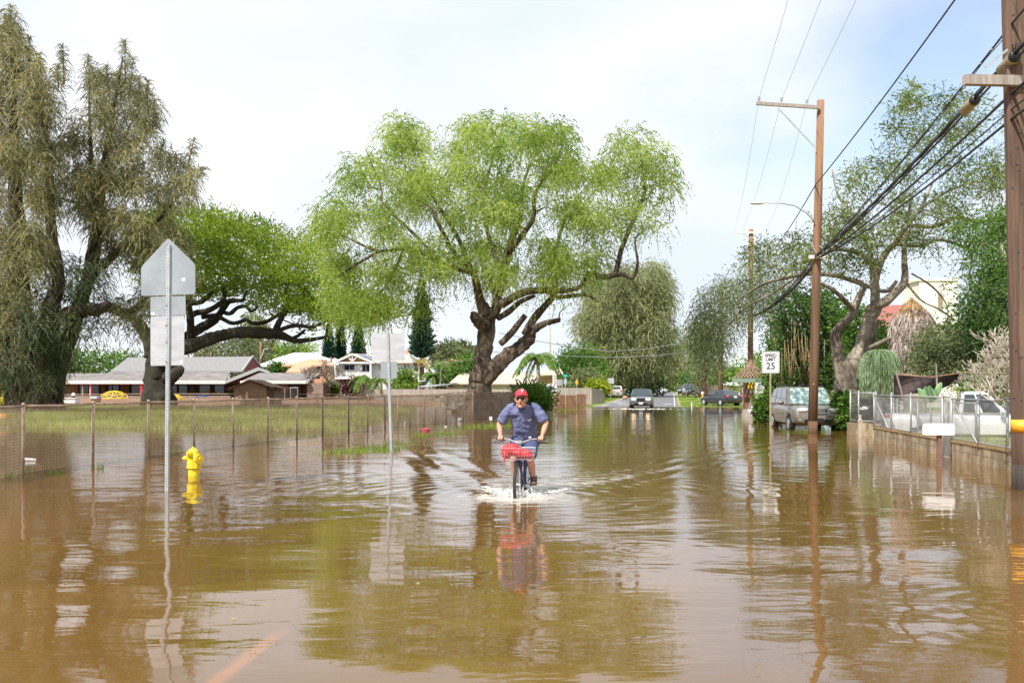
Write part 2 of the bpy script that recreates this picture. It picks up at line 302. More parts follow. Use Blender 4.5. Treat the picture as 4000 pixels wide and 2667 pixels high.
def water_mat():
    m=bpy.data.materials.new('flood_water'); m.use_nodes=True; t=m.node_tree; b=t.nodes['Principled BSDF']; L=t.links.new
    def V(op,*a):
        q=t.nodes.new('ShaderNodeVectorMath'); q.operation=op
        for i,x in enumerate(a):
            if isinstance(x,tuple): q.inputs[i].default_value=x
            else: L(x,q.inputs[i])
        return q
    geo=t.nodes.new('ShaderNodeNewGeometry'); P=geo.outputs['Position']; sp=t.nodes.new('ShaderNodeSeparateXYZ'); L(P,sp.inputs[0]); X,Y=sp.outputs['X'],sp.outputs['Y']
    m_=lambda op,a,b_=None,c=None: mth(t,op,a,b_,c)
    def noise(sc,st,detail=2,rough=.5,dist=0,loc=(0,0,0)):
        mp=t.nodes.new('ShaderNodeMapping'); mp.inputs['Scale'].default_value=st; mp.inputs['Location'].default_value=loc; L(P,mp.inputs[0])
        n=t.nodes.new('ShaderNodeTexNoise'); n.inputs['Scale'].default_value=sc; n.inputs['Detail'].default_value=detail; n.inputs['Roughness'].default_value=rough; n.inputs['Distortion'].default_value=dist; L(mp.outputs[0],n.inputs['Vector']); return n.outputs['Fac']
    big=noise(.55,(.6,1,1),2,.45,.6); mid=noise(2.9,(.4,1,1),2,.5,.5); small=noise(10,(.42,1,1),3,.55); patch=noise(.12,(1,1,1),2)
    calm=mrange(t,patch,.35,.65,.45,1.25)
    h=m_('MULTIPLY',big,.019); h=m_('ADD',h,m_('MULTIPLY',mid,m_('MULTIPLY',calm,.0066))); h=m_('ADD',h,m_('MULTIPLY',small,m_('MULTIPLY',calm,.0013)))
    # long low swell that runs off the passing bicycle towards the camera
    sw=m_('SINE',m_('ADD',m_('MULTIPLY',Y,2.9),m_('MULTIPLY',noise(.35,(1,.6,1),1),7)))
    swm=m_('MULTIPLY',mrange(t,Y,4,7,1,.35),mrange(t,Y,9,12.5,1,0)); h=m_('ADD',h,m_('MULTIPLY',sw,m_('MULTIPLY',swm,.015)))
    # bow wave of the bicycle: rings that fade with distance, and a V behind the wheel
    fx,fy=.10,14.7
    dx=m_('SUBTRACT',X,fx); dy=m_('SUBTRACT',Y,fy); r=m_('SQRT',m_('ADD',m_('MULTIPLY',dx,dx),m_('MULTIPLY',dy,dy)))
    wob=m_('MULTIPLY',noise(1.2,(1,1,1),2),2.2)
    ring=m_('SINE',m_('ADD',m_('MULTIPLY',r,15),wob)); rm=m_('MULTIPLY',mrange(t,r,.3,7.5,1,0),mrange(t,dy,-2.2,1.0,.25,1))
    h=m_('ADD',h,m_('MULTIPLY',ring,m_('MULTIPLY',rm,.0022)))
    ax=m_('ABSOLUTE',m_('SUBTRACT',dx,m_('MULTIPLY',dy,.16)))
    vv=m_('SUBTRACT',ax,m_('MULTIPLY',dy,.42)); vs=m_('SINE',m_('ADD',m_('MULTIPLY',vv,8.0),wob)); vm=m_('MULTIPLY',mrange(t,m_('ABSOLUTE',vv),0,1.6,1,0),m_('MULTIPLY',mrange(t,dy,0,1,0,1),mrange(t,dy,6,22,1,0)))
    h=m_('ADD',h,m_('MULTIPLY',vs,m_('MULTIPLY',vm,.0085)))
    for cx,cy,k in ((1.35,9.9,22),(3.4,6.6,20),(4.5,6.2,24),(3.9,7.3,26)):
        d=V('DISTANCE',P,(cx,cy,0)).outputs['Value']; h=m_('ADD',h,m_('MULTIPLY',m_('SINE',m_('MULTIPLY',d,k)),m_('MULTIPLY',mrange(t,d,.08,1.1,1,0),.0016)))
    bp=t.nodes.new('ShaderNodeBump'); bp.inputs['Strength'].default_value=1; bp.inputs['Distance'].default_value=1; L(h,bp.inputs['Height']); L(bp.outputs[0],b.inputs['Normal'])
    # silt colour
    silt=noise(.35,(1,1,1),4); cr=t.nodes.new('ShaderNodeValToRGB'); cr.color_ramp.elements[0].position=.35; cr.color_ramp.elements[1].position=.65
    cr.color_ramp.elements[0].color=(.13,.067,.017,1); cr.color_ramp.elements[1].color=(.165,.088,.024,1); L(silt,cr.inputs[0]); colr=cr.outputs[0]
    # the kerb paint that shows through the shallows near the corner
    a=Vector(G(790,2700)); c=Vector(G(1110,2455)); u=(c-a).normalized(); nx_=-u.y; ny_=u.x
    dist=m_('ABSOLUTE',m_('ADD',m_('MULTIPLY',m_('SUBTRACT',X,a.x),nx_),m_('MULTIPLY',m_('SUBTRACT',Y,a.y),ny_)))
    al=m_('ADD',m_('MULTIPLY',m_('SUBTRACT',X,a.x),u.x),m_('MULTIPLY',m_('SUBTRACT',Y,a.y),u.y)); Lc=(c-a).length
    pm=m_('MULTIPLY',mrange(t,m_('ADD',dist,m_('MULTIPLY',noise(6,(1,1,1),3),.05)),.10,.05,0,1),m_('MULTIPLY',mrange(t,al,Lc-.4,Lc+.1,1,0),.42))
    pmx=t.nodes.new('ShaderNodeMixRGB'); pmx.inputs[2].default_value=(.42,.15,.03,1); L(pm,pmx.inputs[0]); L(colr,pmx.inputs[1]); colr=pmx.outputs[0]
    # foam
    fn=noise(7,(.8,1,1),5,.7); fn2=noise(2.0,(.8,1,1),3,.6)
    ed=m_('SUBTRACT',m_('MULTIPLY',ax,1.0),m_('MULTIPLY',m_('ADD',dy,.35),.52)); band=mrange(t,m_('ABSOLUTE',ed),.0,.26,1,0)
    fade=m_('MULTIPLY',mrange(t,dy,-.5,0,0,1),mrange(t,dy,.3,3.4,1,0)); core=mrange(t,r,.2,2.2,.85,0)
    inside=m_('MULTIPLY',mrange(t,ed,.1,-.3,0,.62),m_('MULTIPLY',mrange(t,dy,-.4,.2,0,1),mrange(t,dy,1.5,11,1,0)))
    fm=m_('MAXIMUM',m_('MULTIPLY',m_('MULTIPLY',band,fade),.9),m_('MAXIMUM',core,inside))
    car=V('DISTANCE',P,tuple(Vector((10.15,74.6,0)))); cm=m_('MULTIPLY',mrange(t,m_('ABSOLUTE',m_('SUBTRACT',Y,73.9)),.2,1.6,1,0),mrange(t,m_('ABSOLUTE',m_('SUBTRACT',X,9.0)),2.5,8,.62,0))
    fm=m_('MAXIMUM',fm,cm)
    fth=m_('SUBTRACT',m_('ADD',m_('MULTIPLY',fn,.6),m_('MULTIPLY',fn2,.4)),m_('SUBTRACT',.77,m_('MULTIPLY',fm,.50)))
    foam=mrange(t,fth,-.03,.13,0,1); foam=m_('MULTIPLY',foam,.72)
    fx_=t.nodes.new('ShaderNodeMixRGB'); fx_.inputs[2].default_value=(.72,.69,.63,1); L(foam,fx_.inputs[0]); L(colr,fx_.inputs[1])
    L(fx_.outputs[0],b.inputs['Base Color'])
    rg=m_('ADD',m_('MULTIPLY',foam,.5),.012); L(rg,b.inputs['Roughness']); b.inputs['IOR'].default_value=1.52; b.inputs['Specular IOR Level'].default_value=.78
    return m
M['water']=water_mat()
wb=MB(); wb.quad((-400,-200,0),(400,-200,0),(400,100,0),(-400,100,0)); tag(wb.build('flood_water',M['water'],fix=False),kind='structure')
# ------------------------------------------------------------------ foliage engine
def rsph(n): v=RNG.normal(size=(n,3)); return v/np.linalg.norm(v,axis=1,keepdims=True)
def nrm(v): return v/np.maximum(np.linalg.norm(v,axis=1,keepdims=True),1e-9)
def leaf_mesh(name,P,D,L,Wd,m,parent=None,var=None,origin=None,tri=False):
    n=len(P); o=np.array(origin if origin is not None else (parent['_w'] if parent is not None else (0,0,0)),float)
    S=nrm(np.cross(D,rsph(n))); L=np.broadcast_to(L,(n,))[:,None]*RNG.uniform(.7,1.3,(n,1)); Wd=np.broadcast_to(Wd,(n,))[:,None]*RNG.uniform(.7,1.3,(n,1))
    P=P-o; k=3 if tri else 4
    if tri: v=np.stack([P-S*Wd/2,P+S*Wd/2,P+D*L],1)
    else: v=np.stack([P-D*L/2,P+S*Wd/2,P+D*L/2,P-S*Wd/2],1)
    me=bpy.data.meshes.new(name); me.vertices.add(n*k); me.vertices.foreach_set('co',v.ravel()); me.loops.add(n*k); me.loops.foreach_set('vertex_index',np.arange(n*k,dtype=np.int32))
    me.polygons.add(n); me.polygons.foreach_set('loop_start',np.arange(n,dtype=np.int32)*k); me.update(calc_edges=True)
    at=me.attributes.new('var','FLOAT','FACE'); at.data.foreach_set('value',(np.clip(var,0,1) if var is not None else RNG.random(n)).astype(np.float32))
    me.materials.append(m); ob=bpy.data.objects.new(name,me); COL.objects.link(ob); ob['_w']=tuple(o)
    if parent is not None: ob.parent=parent
    else: ob.location=o
    return ob
def foliage(C,Rr,tw,nl,tl,droop=.3,spread=.8,up=.3,flat=1,cvar=.22):
    C=np.asarray(C,float); n=len(C); Rr=np.broadcast_to(np.asarray(Rr,float),(n,3)) if np.ndim(Rr)<2 else np.asarray(Rr)
    cv=np.clip(.5+cvar*RNG.normal(size=n),0,1)
    Cr=np.repeat(C,tw,0); RR=np.repeat(Rr,tw,0); o=Cr+rsph(n*tw)*(RNG.random((n*tw,1))**.45)*RR*.85
    d=nrm(rsph(n*tw)*np.array([1,1,flat])+nrm(o-Cr)*.5+np.array([0,0,up]))
    k=n*tw; T=RNG.random((k,nl)); tl=tl*RNG.uniform(.5,1.3,(k,1,1))
    P=o[:,None,:]+d[:,None,:]*tl*T[...,None]; P[...,2]-=droop*tl[...,0]*T**2
    tg=np.repeat(d[:,None,:],nl,1).copy(); tg[...,2]-=2*droop*T
    P=P.reshape(-1,3); D=nrm(nrm(tg.reshape(-1,3))+spread*rsph(k*nl)); var=np.repeat(np.repeat(cv,tw)+.12*RNG.normal(size=k),nl)+.1*RNG.normal(size=k*nl)
    return P,D,var
def inpoly(x,y,poly):
    c=np.zeros(len(x),bool); n=len(poly); j=n-1
    for i in range(n):
        xi,yi=poly[i]; xj,yj=poly[j]
        with np.errstate(divide='ignore',invalid='ignore'): c^=((yi>y)!=(yj>y))&(x<(xj-xi)*(y-yi)/(yj-yi+1e-12)+xi)
        j=i
    return c
def fill(poly,n,Y,depth,even=6,lump=0):
    """n crown centres whose view falls inside the outline, spread in depth like a rounded crown"""
    p=np.array(poly,float); lo=p.min(0); hi=p.max(0); out=[]
    cx,cy=(lo+hi)/2; hw,hh=(hi-lo)/2
    while len(out)<n:
        q=RNG.uniform(lo,hi,(400,2)); q=q[inpoly(q[:,0],q[:,1],poly)]
        for i in range(0,len(q)-even,even):
            if len(out)>=n: break
            g_=q[i:i+even]
            if out:
                o=np.array(out); dd=((g_[:,None]-o[None])**2).sum(-1).min(1); out.append(tuple(g_[dd.argmax()]))
            else: out.append(tuple(g_[0]))
    r=[]
    if lump:                                         # draw the centres together into separate leafy masses
        o=np.array(out); k=o[RNG.choice(len(o),max(3,n//9),replace=False)]; j=((o[:,None]-k[None])**2).sum(-1).argmin(1); o=o+(k[j]-o)*lump*RNG.uniform(.5,1.2,(n,1)); out=[tuple(v) for v in o]
    for x,y in out:
        e=1-min(1,((x-cx)/hw)**2*.8+((y-cy)/hh)**2*.35); d=RNG.uniform(-1,1)*depth*math.sqrt(max(e,.06)); r.append(tuple(W(x,y,Y+d)))
    return np.array(r)
def limbs(mb,paths,n=10,jit=.0):
    """main limbs; returns skeleton nodes (pos, radius)"""
    nodes=[]
    for pts in paths:
        P=[Vector(p[:3]) for p in pts]; r=[p[3] for p in pts]
        # smooth the path with Catmull-Rom
        Q=[];S=[]
        for i in range(len(P)-1):
            a=P[max(i-1,0)];b=P[i];c=P[i+1];d=P[min(i+2,len(P)-1)]
            for k in range(6 if r[i]>.3 else 4):
                t=k/(6 if r[i]>.3 else 4); q=.5*((2*b)+(c-a)*t+(2*a-5*b+4*c-d)*t*t+(3*b-a-3*c+d)*t**3); rr=r[i]+(r[i+1]-r[i])*t
                if jit: q=q+Vector(rsph(1)[0])*rr*jit
                Q.append(q); S.append(rr*(1+RNG.uniform(-.06,.06)))
        Q.append(P[-1]); S.append(r[-1]); big=max(S)>.3; mb.tube(Q,S,n*2 if big else n,rough=.16 if big else .06); nodes+=list(zip(Q,S))
    return nodes
def grow(mb,nodes,C,rmax=.12,n=5,wig=.12,skip=0):
    N=[(np.array(p),r) for p,r in nodes[skip:]]; base=np.array([q[0] for q in N]); C=np.asarray(C)
    order=np.argsort([np.linalg.norm(base-c,axis=1).min() for c in C])
    pos=[q[0] for q in N]; rad=[q[1] for q in N]
    for i in order:
        c=C[i]; A=np.array(pos); d=np.linalg.norm(A-c,axis=1); pen=d+np.maximum(0,(A[:,2]-c[2]))*.7; j=int(pen.argmin()); p=A[j]; L=d[j]
        if L<.05: continue
        r0=min(rad[j]*.7,rmax,.012+.022*L+.01); k=max(3,int(L/1.0)+2); pts=[];rs=[]
        side=rsph(1)[0]*L*wig
        for t in np.linspace(0,1,k):
            q=p+(c-p)*t+side*math.sin(math.pi*t)+rsph(1)[0]*L*.03*(0<t<1); q[2]+=.08*L*math.sin(math.pi*t); pts.append(q); rs.append(max(.008,r0*(1-.65*t)))
        mb.tube(pts,rs,n,cap=False)
        for q,r_ in zip(pts[1:],rs[1:]): pos.append(q); rad.append(r_)
def U(pts,f,Y,dz=0): return None
def pth(pts,Y,sx=1,x0=0,y0=0):
    """(u,v,r[,dY]) measured on a crop -> world points"""
    out=[]
    for p in pts:
        d=p[3] if len(p)>3 else 0; w=W(x0+p[0]*sx,y0+p[1]*sx,Y+d); out.append((w.x,w.y,w.z,p[2]))
    return out
def tree(name,label,base,paths,C,wood,leaf,Rr,tw,nl,tl,ll,lw,droop=.3,spread=.8,up=.3,flat=1,cvar=.22,rmax=.12,wig=.12,skip=0,cat='tree',group=None,n=10,extra=None,growC=None,jit=0,tri=False):
    t=thing(name,label,cat,base,group); b=MB(); nodes=limbs(b,paths,n,jit); grow(b,nodes,C if growC is None else growC,rmax=rmax,wig=wig,skip=skip)
    if extra: extra(b)
    b.build('trunk',wood,t,smooth='full',fix=False)
    P,D,v=foliage(C,Rr,tw,nl,tl,droop,spread,up,flat,cvar); leaf_mesh('crown',P,D,ll,lw,leaf,t,v,tri=tri); return t
# ------------------------------------------------------------------ trees and plants
LF={}
LF['central']=leafmat('leaf_central',(.18,.30,.04),(.62,.72,.19),.6)
LF['monkey']=leafmat('leaf_monkeypod',(.09,.17,.012),(.36,.48,.04),.42)
LF['casu']=leafmat('leaf_casuarina',(.14,.15,.07),(.54,.50,.25),.42)
LF['casu_far']=leafmat('leaf_casuarina_far',(.13,.16,.07),(.46,.48,.22),.38)
LF['dark']=leafmat('leaf_dark',(.028,.07,.018),(.17,.29,.07),.35,.4)
LF['mid']=leafmat('leaf_mid',(.045,.12,.018),(.20,.36,.05),.35)
LF['bright']=leafmat('leaf_bright',(.10,.22,.03),(.38,.52,.10),.4)
LF['olive']=leafmat('leaf_olive',(.09,.12,.05),(.27,.31,.14),.3)
LF['pine']=leafmat('leaf_pine',(.012,.045,.03),(.05,.14,.08),.15)
LF['grey']=leafmat('leaf_grey',(.07,.11,.035),(.34,.40,.2),.35)
LF['right']=leafmat('leaf_right',(.06,.10,.02),(.30,.37,.09),.4)
LF['palm']=leafmat('leaf_palm',(.06,.14,.03),(.28,.42,.1),.35)
LF['palmdry']=leafmat('leaf_palm_dry',(.3,.24,.06),(.6,.5,.2),.35)
LF['purple']=leafmat('leaf_purple',(.05,.015,.02),(.16,.06,.07),.2)
LF['grass']=leafmat('leaf_grass',(.2,.22,.06),(.56,.66,.19),.5)
LF['grassg']=leafmat('leaf_grass_green',(.10,.2,.02),(.3,.45,.06),.4)
LF['pony']=leafmat('leaf_ponytail',(.16,.28,.12),(.6,.72,.48),.5)
M['bark_storm']=mat('bark_storm',(.09,.07,.05),.9,(.33,.28,.22),1.1,(1,1,.5),bump=.05,bscale=4,lo=.4,hi=.62)
LF['yel']=leafmat('leaf_yellow',(.25,.35,.02),(.55,.6,.06),.4)
# --- the big spreading tree in the middle
s=.797; x0,y0=1100,350; Yc=52.6
poly=[(x0+u*s,y0+v*s) for u,v in [(500,120),(580,100),(650,150),(690,240),(800,190),(900,150),(1040,120),(1190,110),(1330,130),(1450,210),(1480,330),(1560,380),(1640,400),(1690,480),(1680,620),(1650,700),(1600,800),(1560,900),(1490,960),(1380,1000),(1250,950),(1130,960),(1000,1040),(940,990),(880,1000),(830,950),(740,900),(720,960),(620,880),(560,700),(520,520),(540,400),(520,300),(530,200)]]
polyL=[(x0+u*s,y0+v*s) for u,v in [(600,1070),(500,1120),(400,1160),(300,1150),(210,1110),(150,1000),(180,900),(150,780),(140,700),(170,640),(110,580),(200,490),(300,510),(330,420),(340,330),(430,290),(520,340),(560,600),(600,860),(630,960)]]
polyR=[(x0+u*s,y0+v*s) for u,v in [(1640,240),(1760,190),(1830,270),(1920,300),(1930,420),(1900,520),(1840,560),(1880,640),(1800,720),(1720,690),(1720,560),(1700,420),(1620,320)]]
polyD=[(x0+u*s,y0+v*s) for u,v in [(620,980),(720,950),(740,1060),(700,1140),(640,1140)]]
C=np.concatenate([fill(poly,310,Yc,6.5,4,.42),fill(polyL,105,Yc,5,3,.4),fill(polyR,34,Yc+1,2.2,3),fill(polyD,5,Yc+2,1)])
q=lambda *p:pth(p,Yc,s,x0,y0)
paths=[q((962,1640,.95),(962,1570,.85),(965,1500,.72),(966,1440,.6),(975,1390,.52),(988,1300,.47,.2),(1005,1220,.46,.3),(1010,1150,.44,.3),(1000,1100,.4,.2),(985,1060,.3)),
 q((1000,1160,.4),(965,1130,.34,-.3),(945,1110,.26,-.5),(948,1090,.1,-.6)),
 q((985,1430,.5),(1040,1370,.45,-.2),(1105,1310,.4,-.4),(1170,1265,.36,-.3),(1213,1225,.33,-.2),(1226,1195,.22)),
 q((995,1110,.3),(975,1040,.27),(960,980,.2,-.4),(940,900,.17,-1),(860,820,.13,-2),(790,700,.1,-3),(720,560,.07,-3.4)),
 q((1010,1130,.3),(1045,1090,.28),(1060,1010,.27),(1085,900,.26,.6),(1115,780,.22,1),(1140,700,.18,1),(1175,600,.14,1.6),(1180,480,.1,2),(1220,360,.06,2)),
 q((960,990,.2),(930,880,.15,1),(850,700,.12,2.4),(740,520,.09,3),(680,330,.06,3),(600,200,.04,3)),
 q((1085,900,.18),(1010,700,.12,2),(990,520,.09,3),(1040,330,.06,3.4)),
 q((1110,800,.17),(1230,640,.13,-1.4),(1240,510,.1,-2),(1330,380,.07,-2.4),(1380,260,.04,-2)),
 q((1180,1260,.3),(1225,1190,.25,-.3),(1262,1160,.2,-.3),(1310,1140,.16,-.4),(1365,1128,.13,-.5)),
 q((1365,1130,.06,-.5),(1362,1095,.03,-.5),(1400,1060,.02,-.5)),
 q((1190,1200,.2),(1240,1120,.22,.3),(1290,1060,.2,.5),(1330,1010,.18,.8),(1345,900,.15,1.2),(1350,760,.11,2),(1400,600,.08,2.4)),
 q((1075,1245,.18,-.5),(1120,1200,.18,-.8),(1160,1150,.17,-.9),(1195,1105,.15,-.9)),
 q((1040,1070,.24),(1100,1040,.24,-.4),(1160,1005,.22,-.6),(1230,985,.19,-.6),(1310,985,.17,-.4),(1400,985,.14,-.2),(1470,960,.12),(1500,905,.17,.2),(1560,915,.17,.4),(1610,915,.16,.5),(1640,885,.15,.6),(1660,800,.14,.7),(1690,720,.13,.8),(1740,600,.12,1),(1780,490,.09,1),(1765,340,.06,1),(1735,240,.03,1)),
 q((1610,915,.13,.5),(1670,905,.12,.4),(1720,922,.11,.3),(1745,850,.08,.3),(1733,740,.05,.4),(1770,690,.03,.4)),
 q((1345,1020,.14,.8),(1430,1010,.11,.6),(1490,1005,.09,.4),(1535,1030,.04,.3)),
 q((1060,1120,.16),(1110,1090,.17,.4),(1170,1040,.14,.8),(1240,1010,.1,1)),
 q((940,900,.15,-1),(800,860,.12,-1.6),(640,780,.1,-2),(480,790,.08,-2),(350,740,.06,-2)),
 q((800,860,.1,-1.6),(640,700,.08,0),(500,560,.07,1),(490,490,.05,1),(440,360,.04,1),(410,290,.02,1)),
 q((480,790,.08,-2),(330,880,.06,-1),(230,960,.04,0)),
 q((600,780,.08,-1),(520,950,.06,1),(420,1050,.04,1),(300,1090,.03,1))]
tree('spreading_tree','huge light green feathery tree with gnarled split brown trunk behind the cyclist',W(1868,1630,52.6),paths,C,M['bark_big'],LF['central'],
  (.85,.85,.7),38,19,1.0,.115,.055,droop=.8,spread=.8,up=.1,cvar=.27,rmax=.1,wig=.16,skip=14,n=14,jit=.06)
# --- monkeypod
Ym=76
poly=[(560,850),(650,838),(760,825),(900,845),(1050,890),(1150,930),(1240,965),(1270,1040),(1290,1100),(1400,1160),(1520,1190),(1590,1225),(1560,1262),(1400,1262),(1260,1248),(1130,1225),(1010,1190),(900,1150),(820,1165),(740,1180),(650,1150),(560,1100),(520,950)]
C=fill(poly,250,Ym,9)
low=[(1020,1190),(1100,1225),(1060,1150),(1200,1290),(1240,1225),(1320,1270),(840,1150),(930,1130),(1400,1240),(1150,1180),(1280,1255)]
C=np.concatenate([C,np.array([tuple(W(x,y,Ym-3+i%4)) for i,(x,y) in enumerate(low)])])
q=lambda *p:pth(p,Ym)
def cl(u,v,r,d=0): return (650+u/3.618,1100+v/3.618,r,d)
paths=[q((620,1590,1.4),(618,1510,1.05),(620,1440,.98),(630,1380,1.0),(655,1320,.7),(690,1260,.42),(725,1190,.28),(742,1150,.18)),
 q((600,1400,.8),(590,1350,.6),(560,1290,.45),(520,1245,.4),(470,1215,.35),(410,1200,.3),(360,1215,.25)),
 q((645,1440,.75),cl(200,960,0.570),cl(420,890,0.510,-1),cl(700,790,0.450,-2),cl(950,730,0.420,-2.5),cl(1250,720,0.450,-3),cl(1450,730,0.420,-3),cl(1620,760,0.300,-3),cl(1720,800,0.240,-3),cl(1850,840,0.198,-3),cl(2100,810,0.150,-3),cl(2280,780,0.108,-3)),
 q((650,1400,.45),cl(330,760,0.420,1),cl(480,660,0.390,2),cl(650,560,0.360,2),cl(740,470,0.270,2),cl(850,300,0.240,2),cl(960,270,0.180,3),cl(1080,260,0.132,3),cl(1130,120,0.090,3)),
 q(cl(350,900,0.360),cl(345,700,0.300,-.5),cl(340,500,0.270,-1),cl(330,320,0.240,-1),cl(450,300,0.198,-1),cl(560,240,0.180,-1),cl(650,130,0.120,-1)),
 q(cl(330,500,0.240,0),cl(420,440,0.240),cl(560,420,0.228),cl(700,350,0.210),cl(820,230,0.180),cl(800,60,0.120)),
 q(cl(500,500,0.180,1),cl(700,480,0.210,1),cl(800,530,0.168,1),cl(900,580,0.162,0),cl(1000,580,0.156,0),cl(1120,540,0.156,0),cl(1230,590,0.162,-1),cl(1400,570,0.162,-1),cl(1530,500,0.156,-1),cl(1700,420,0.144,-1),cl(1850,320,0.108,-1)),
 q(cl(800,430,0.168,2),cl(900,450,0.180,2),cl(1000,370,0.162,2),cl(1120,350,0.150,1),cl(1200,420,0.120,1),cl(1300,350,0.084,1)),
 q(cl(1540,700,0.270,-3),cl(1580,600,0.240,-3),cl(1640,480,0.210,-3),cl(1700,400,0.198,-3),cl(1710,250,0.168,-3),cl(1690,120,0.120,-3)),
 q(cl(1600,690,0.180,-3),cl(1720,640,0.168,-3),cl(1870,620,0.150,-4),cl(2050,640,0.120,-4),cl(2250,570,0.090,-4)),
 q(cl(1750,810,0.150,-3),cl(1870,760,0.132,-2),cl(1960,680,0.096,-2)),
 q(cl(1530,500,0.090,-1),cl(1450,430,0.060,-1)),q(cl(1650,540,0.060,-3),cl(1820,600,0.048,-3),cl(1900,510,0.030,-3)),
 q((650,1490,.6),(672,1470,.55,-1),(700,1448,.4,-1.4),(712,1432,.2,-1.4))]
tree('monkeypod_tree','broad umbrella shaped tree with black bare limbs and flat bright green crown left of centre',G(632,1590),paths,C,M['bark_mono'],LF['monkey'],
  (1.7,1.7,.55),44,10,1.1,.2,.1,droop=.1,spread=1.0,up=.5,flat=.35,cvar=.2,rmax=.16,wig=.1,skip=10,n=12,jit=.05)
# --- the two tall casuarinas at the left
def casuarina(name,label,base,paths,polys,Y,dep,leaf,low=(),Rr=(.6,.6,.85),tw=34,nl=14,tl=.85,ll=.3,lw=.036,tips=(),group=None,cv=.27,hang=1.0):
    C=np.concatenate([fill(p_,n_,Y,dep,3,.3) for p_,n_ in polys]); t=thing(name,label,'tree',base,group); b=MB(); nodes=limbs(b,paths,9,.05); grow(b,nodes,C,rmax=.14,wig=.08)
    P,D,v=foliage(C,Rr,tw,nl,tl,hang,.22,.35,.6,cv)
    Cs=[]
    for (ax,ay,bx,by) in tips:                      # upright leading shoots with short plumes
        a=np.array(W(ax,ay,Y)); c=np.array(W(bx,by,Y)); b.tube([a,c],[.06,.01],5,cap=False)
        k=int(np.linalg.norm(c-a)/.28)+2
        for i in range(k):
            f_=i/(k-1); Cs.append((a+(c-a)*f_,.55*(1-f_)+.06))
    if Cs:
        cc=np.array([c for c,_ in Cs]); rr=np.array([[r,r,r*.8] for _,r in Cs]); P2,D2,v2=foliage(cc,rr,16,6,.5,.6,.3,.6,1,.1); P=np.concatenate([P,P2]);D=np.concatenate([D,D2]);v=np.concatenate([v,v2*.8+.1])
    if low:
        C2=np.concatenate([fill(p_,n_,Y,dep,2) for p_,n_ in low]); grow(b,nodes,C2,rmax=.14,wig=.08); P2,D2,v2=foliage(C2,Rr,tw,nl,tl,hang,.25,.3,.6,.25); leaf_mesh('lower_crown',P2,D2,ll,lw,LF['casu_low_shade'],t,v2)
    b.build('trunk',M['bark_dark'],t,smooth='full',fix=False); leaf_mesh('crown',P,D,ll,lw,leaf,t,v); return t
LF['casu_low_shade']=leafmat('leaf_casuarina_low_shade',(.04,.06,.03),(.2,.23,.11),.35)  # greener lower needles, with the shade inside the crown put into their colour
Y1=58; c1=lambda u,v:(u*.6378,v*.6378)
pA=[c1(*p) for p in [(-90,300),(0,230),(40,90),(75,60),(95,180),(140,240),(180,280),(225,400),(300,430),(340,470),(350,640),(330,740),(310,830),(380,860),(420,900),(390,1060),(370,1200),(360,1400),(330,1568),(300,1700),(200,1760),(60,2000),(-90,2050)]]
pA3=[(-60,1150),(200,1180),(260,1300),(250,1420),(190,1480),(150,1540),(60,1500),(-60,1560)]
pA2=[(150,1040),(420,1000),(440,1180),(400,1290),(300,1300),(230,1240),(170,1300)]
q=lambda *p:pth(p,Y1)
pathsA=[q((95,1640,1.5),(100,1580,1.0),(110,1500,.85),(95,1400,.7),(80,1250,.6),(70,1000,.5),(60,700,.38),(50,400,.22),(42,100,.05)),
 q((150,1600,.8),(155,1500,.7),(175,1400,.6),(190,1300,.55),(200,1200,.5),(230,1100,.38),(200,900,.3),(190,600,.2),(150,350,.06)),
 q((60,1600,.6),(50,1500,.5),(20,1380,.45),(-10,1200,.35),(-40,900,.25)),
 q((190,1300,.4),(250,1230,.35),(310,1210,.32),(380,1215,.3),(430,1180,.2)),
 q((40,1640,.6),(80,1580,.7),(120,1560,.8)),q((235,1640,.5),(180,1600,.6),(130,1560,.7))]
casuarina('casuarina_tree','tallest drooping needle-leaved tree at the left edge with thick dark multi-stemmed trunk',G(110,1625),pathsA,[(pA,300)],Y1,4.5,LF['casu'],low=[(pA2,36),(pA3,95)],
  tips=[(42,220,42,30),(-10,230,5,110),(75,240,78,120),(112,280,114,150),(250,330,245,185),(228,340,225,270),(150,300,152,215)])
pB=[c1(*p) for p in [(540,420),(560,400),(600,480),(650,470),(680,520),(690,640),(720,560),(760,450),(800,440),(830,540),(870,520),(930,560),(970,650),(965,800),(920,860),(900,900),(990,960),(1060,950),(1100,960),(1190,1050),(1240,1060),(1190,1160),(1240,1300),(1180,1270),(1080,1240),(1010,1280),(1120,1370),(1200,1500),(1160,1568),(1000,1640),(700,1600),(640,1500),(560,1420),(500,1300),(420,1250),(400,1100),(430,1000),(380,900),(380,800),(440,700),(520,740)]]
pB2=[(400,1180),(520,1150),(570,1100),(640,1000),(760,1000),(770,1090),(600,1240),(575,1330),(520,1340),(470,1290),(420,1270)]
q=lambda *p:pth(p,Y1+3)
pathsB=[q((200,1630,.9),(205,1560,.7),(225,1450,.55),(255,1350,.5),(300,1230,.45),(340,1100,.42),(380,900,.36),(400,700,.26),(440,450,.12),(480,220,.03)),
 q((340,1100,.3),(420,1020,.28),(520,930,.22),(600,880,.15),(700,760,.08)),q((380,900,.25),(360,700,.18),(350,450,.08),(348,260,.03)),q((300,1230,.3),(400,1200,.28),(500,1220,.22),(600,1150,.12))]
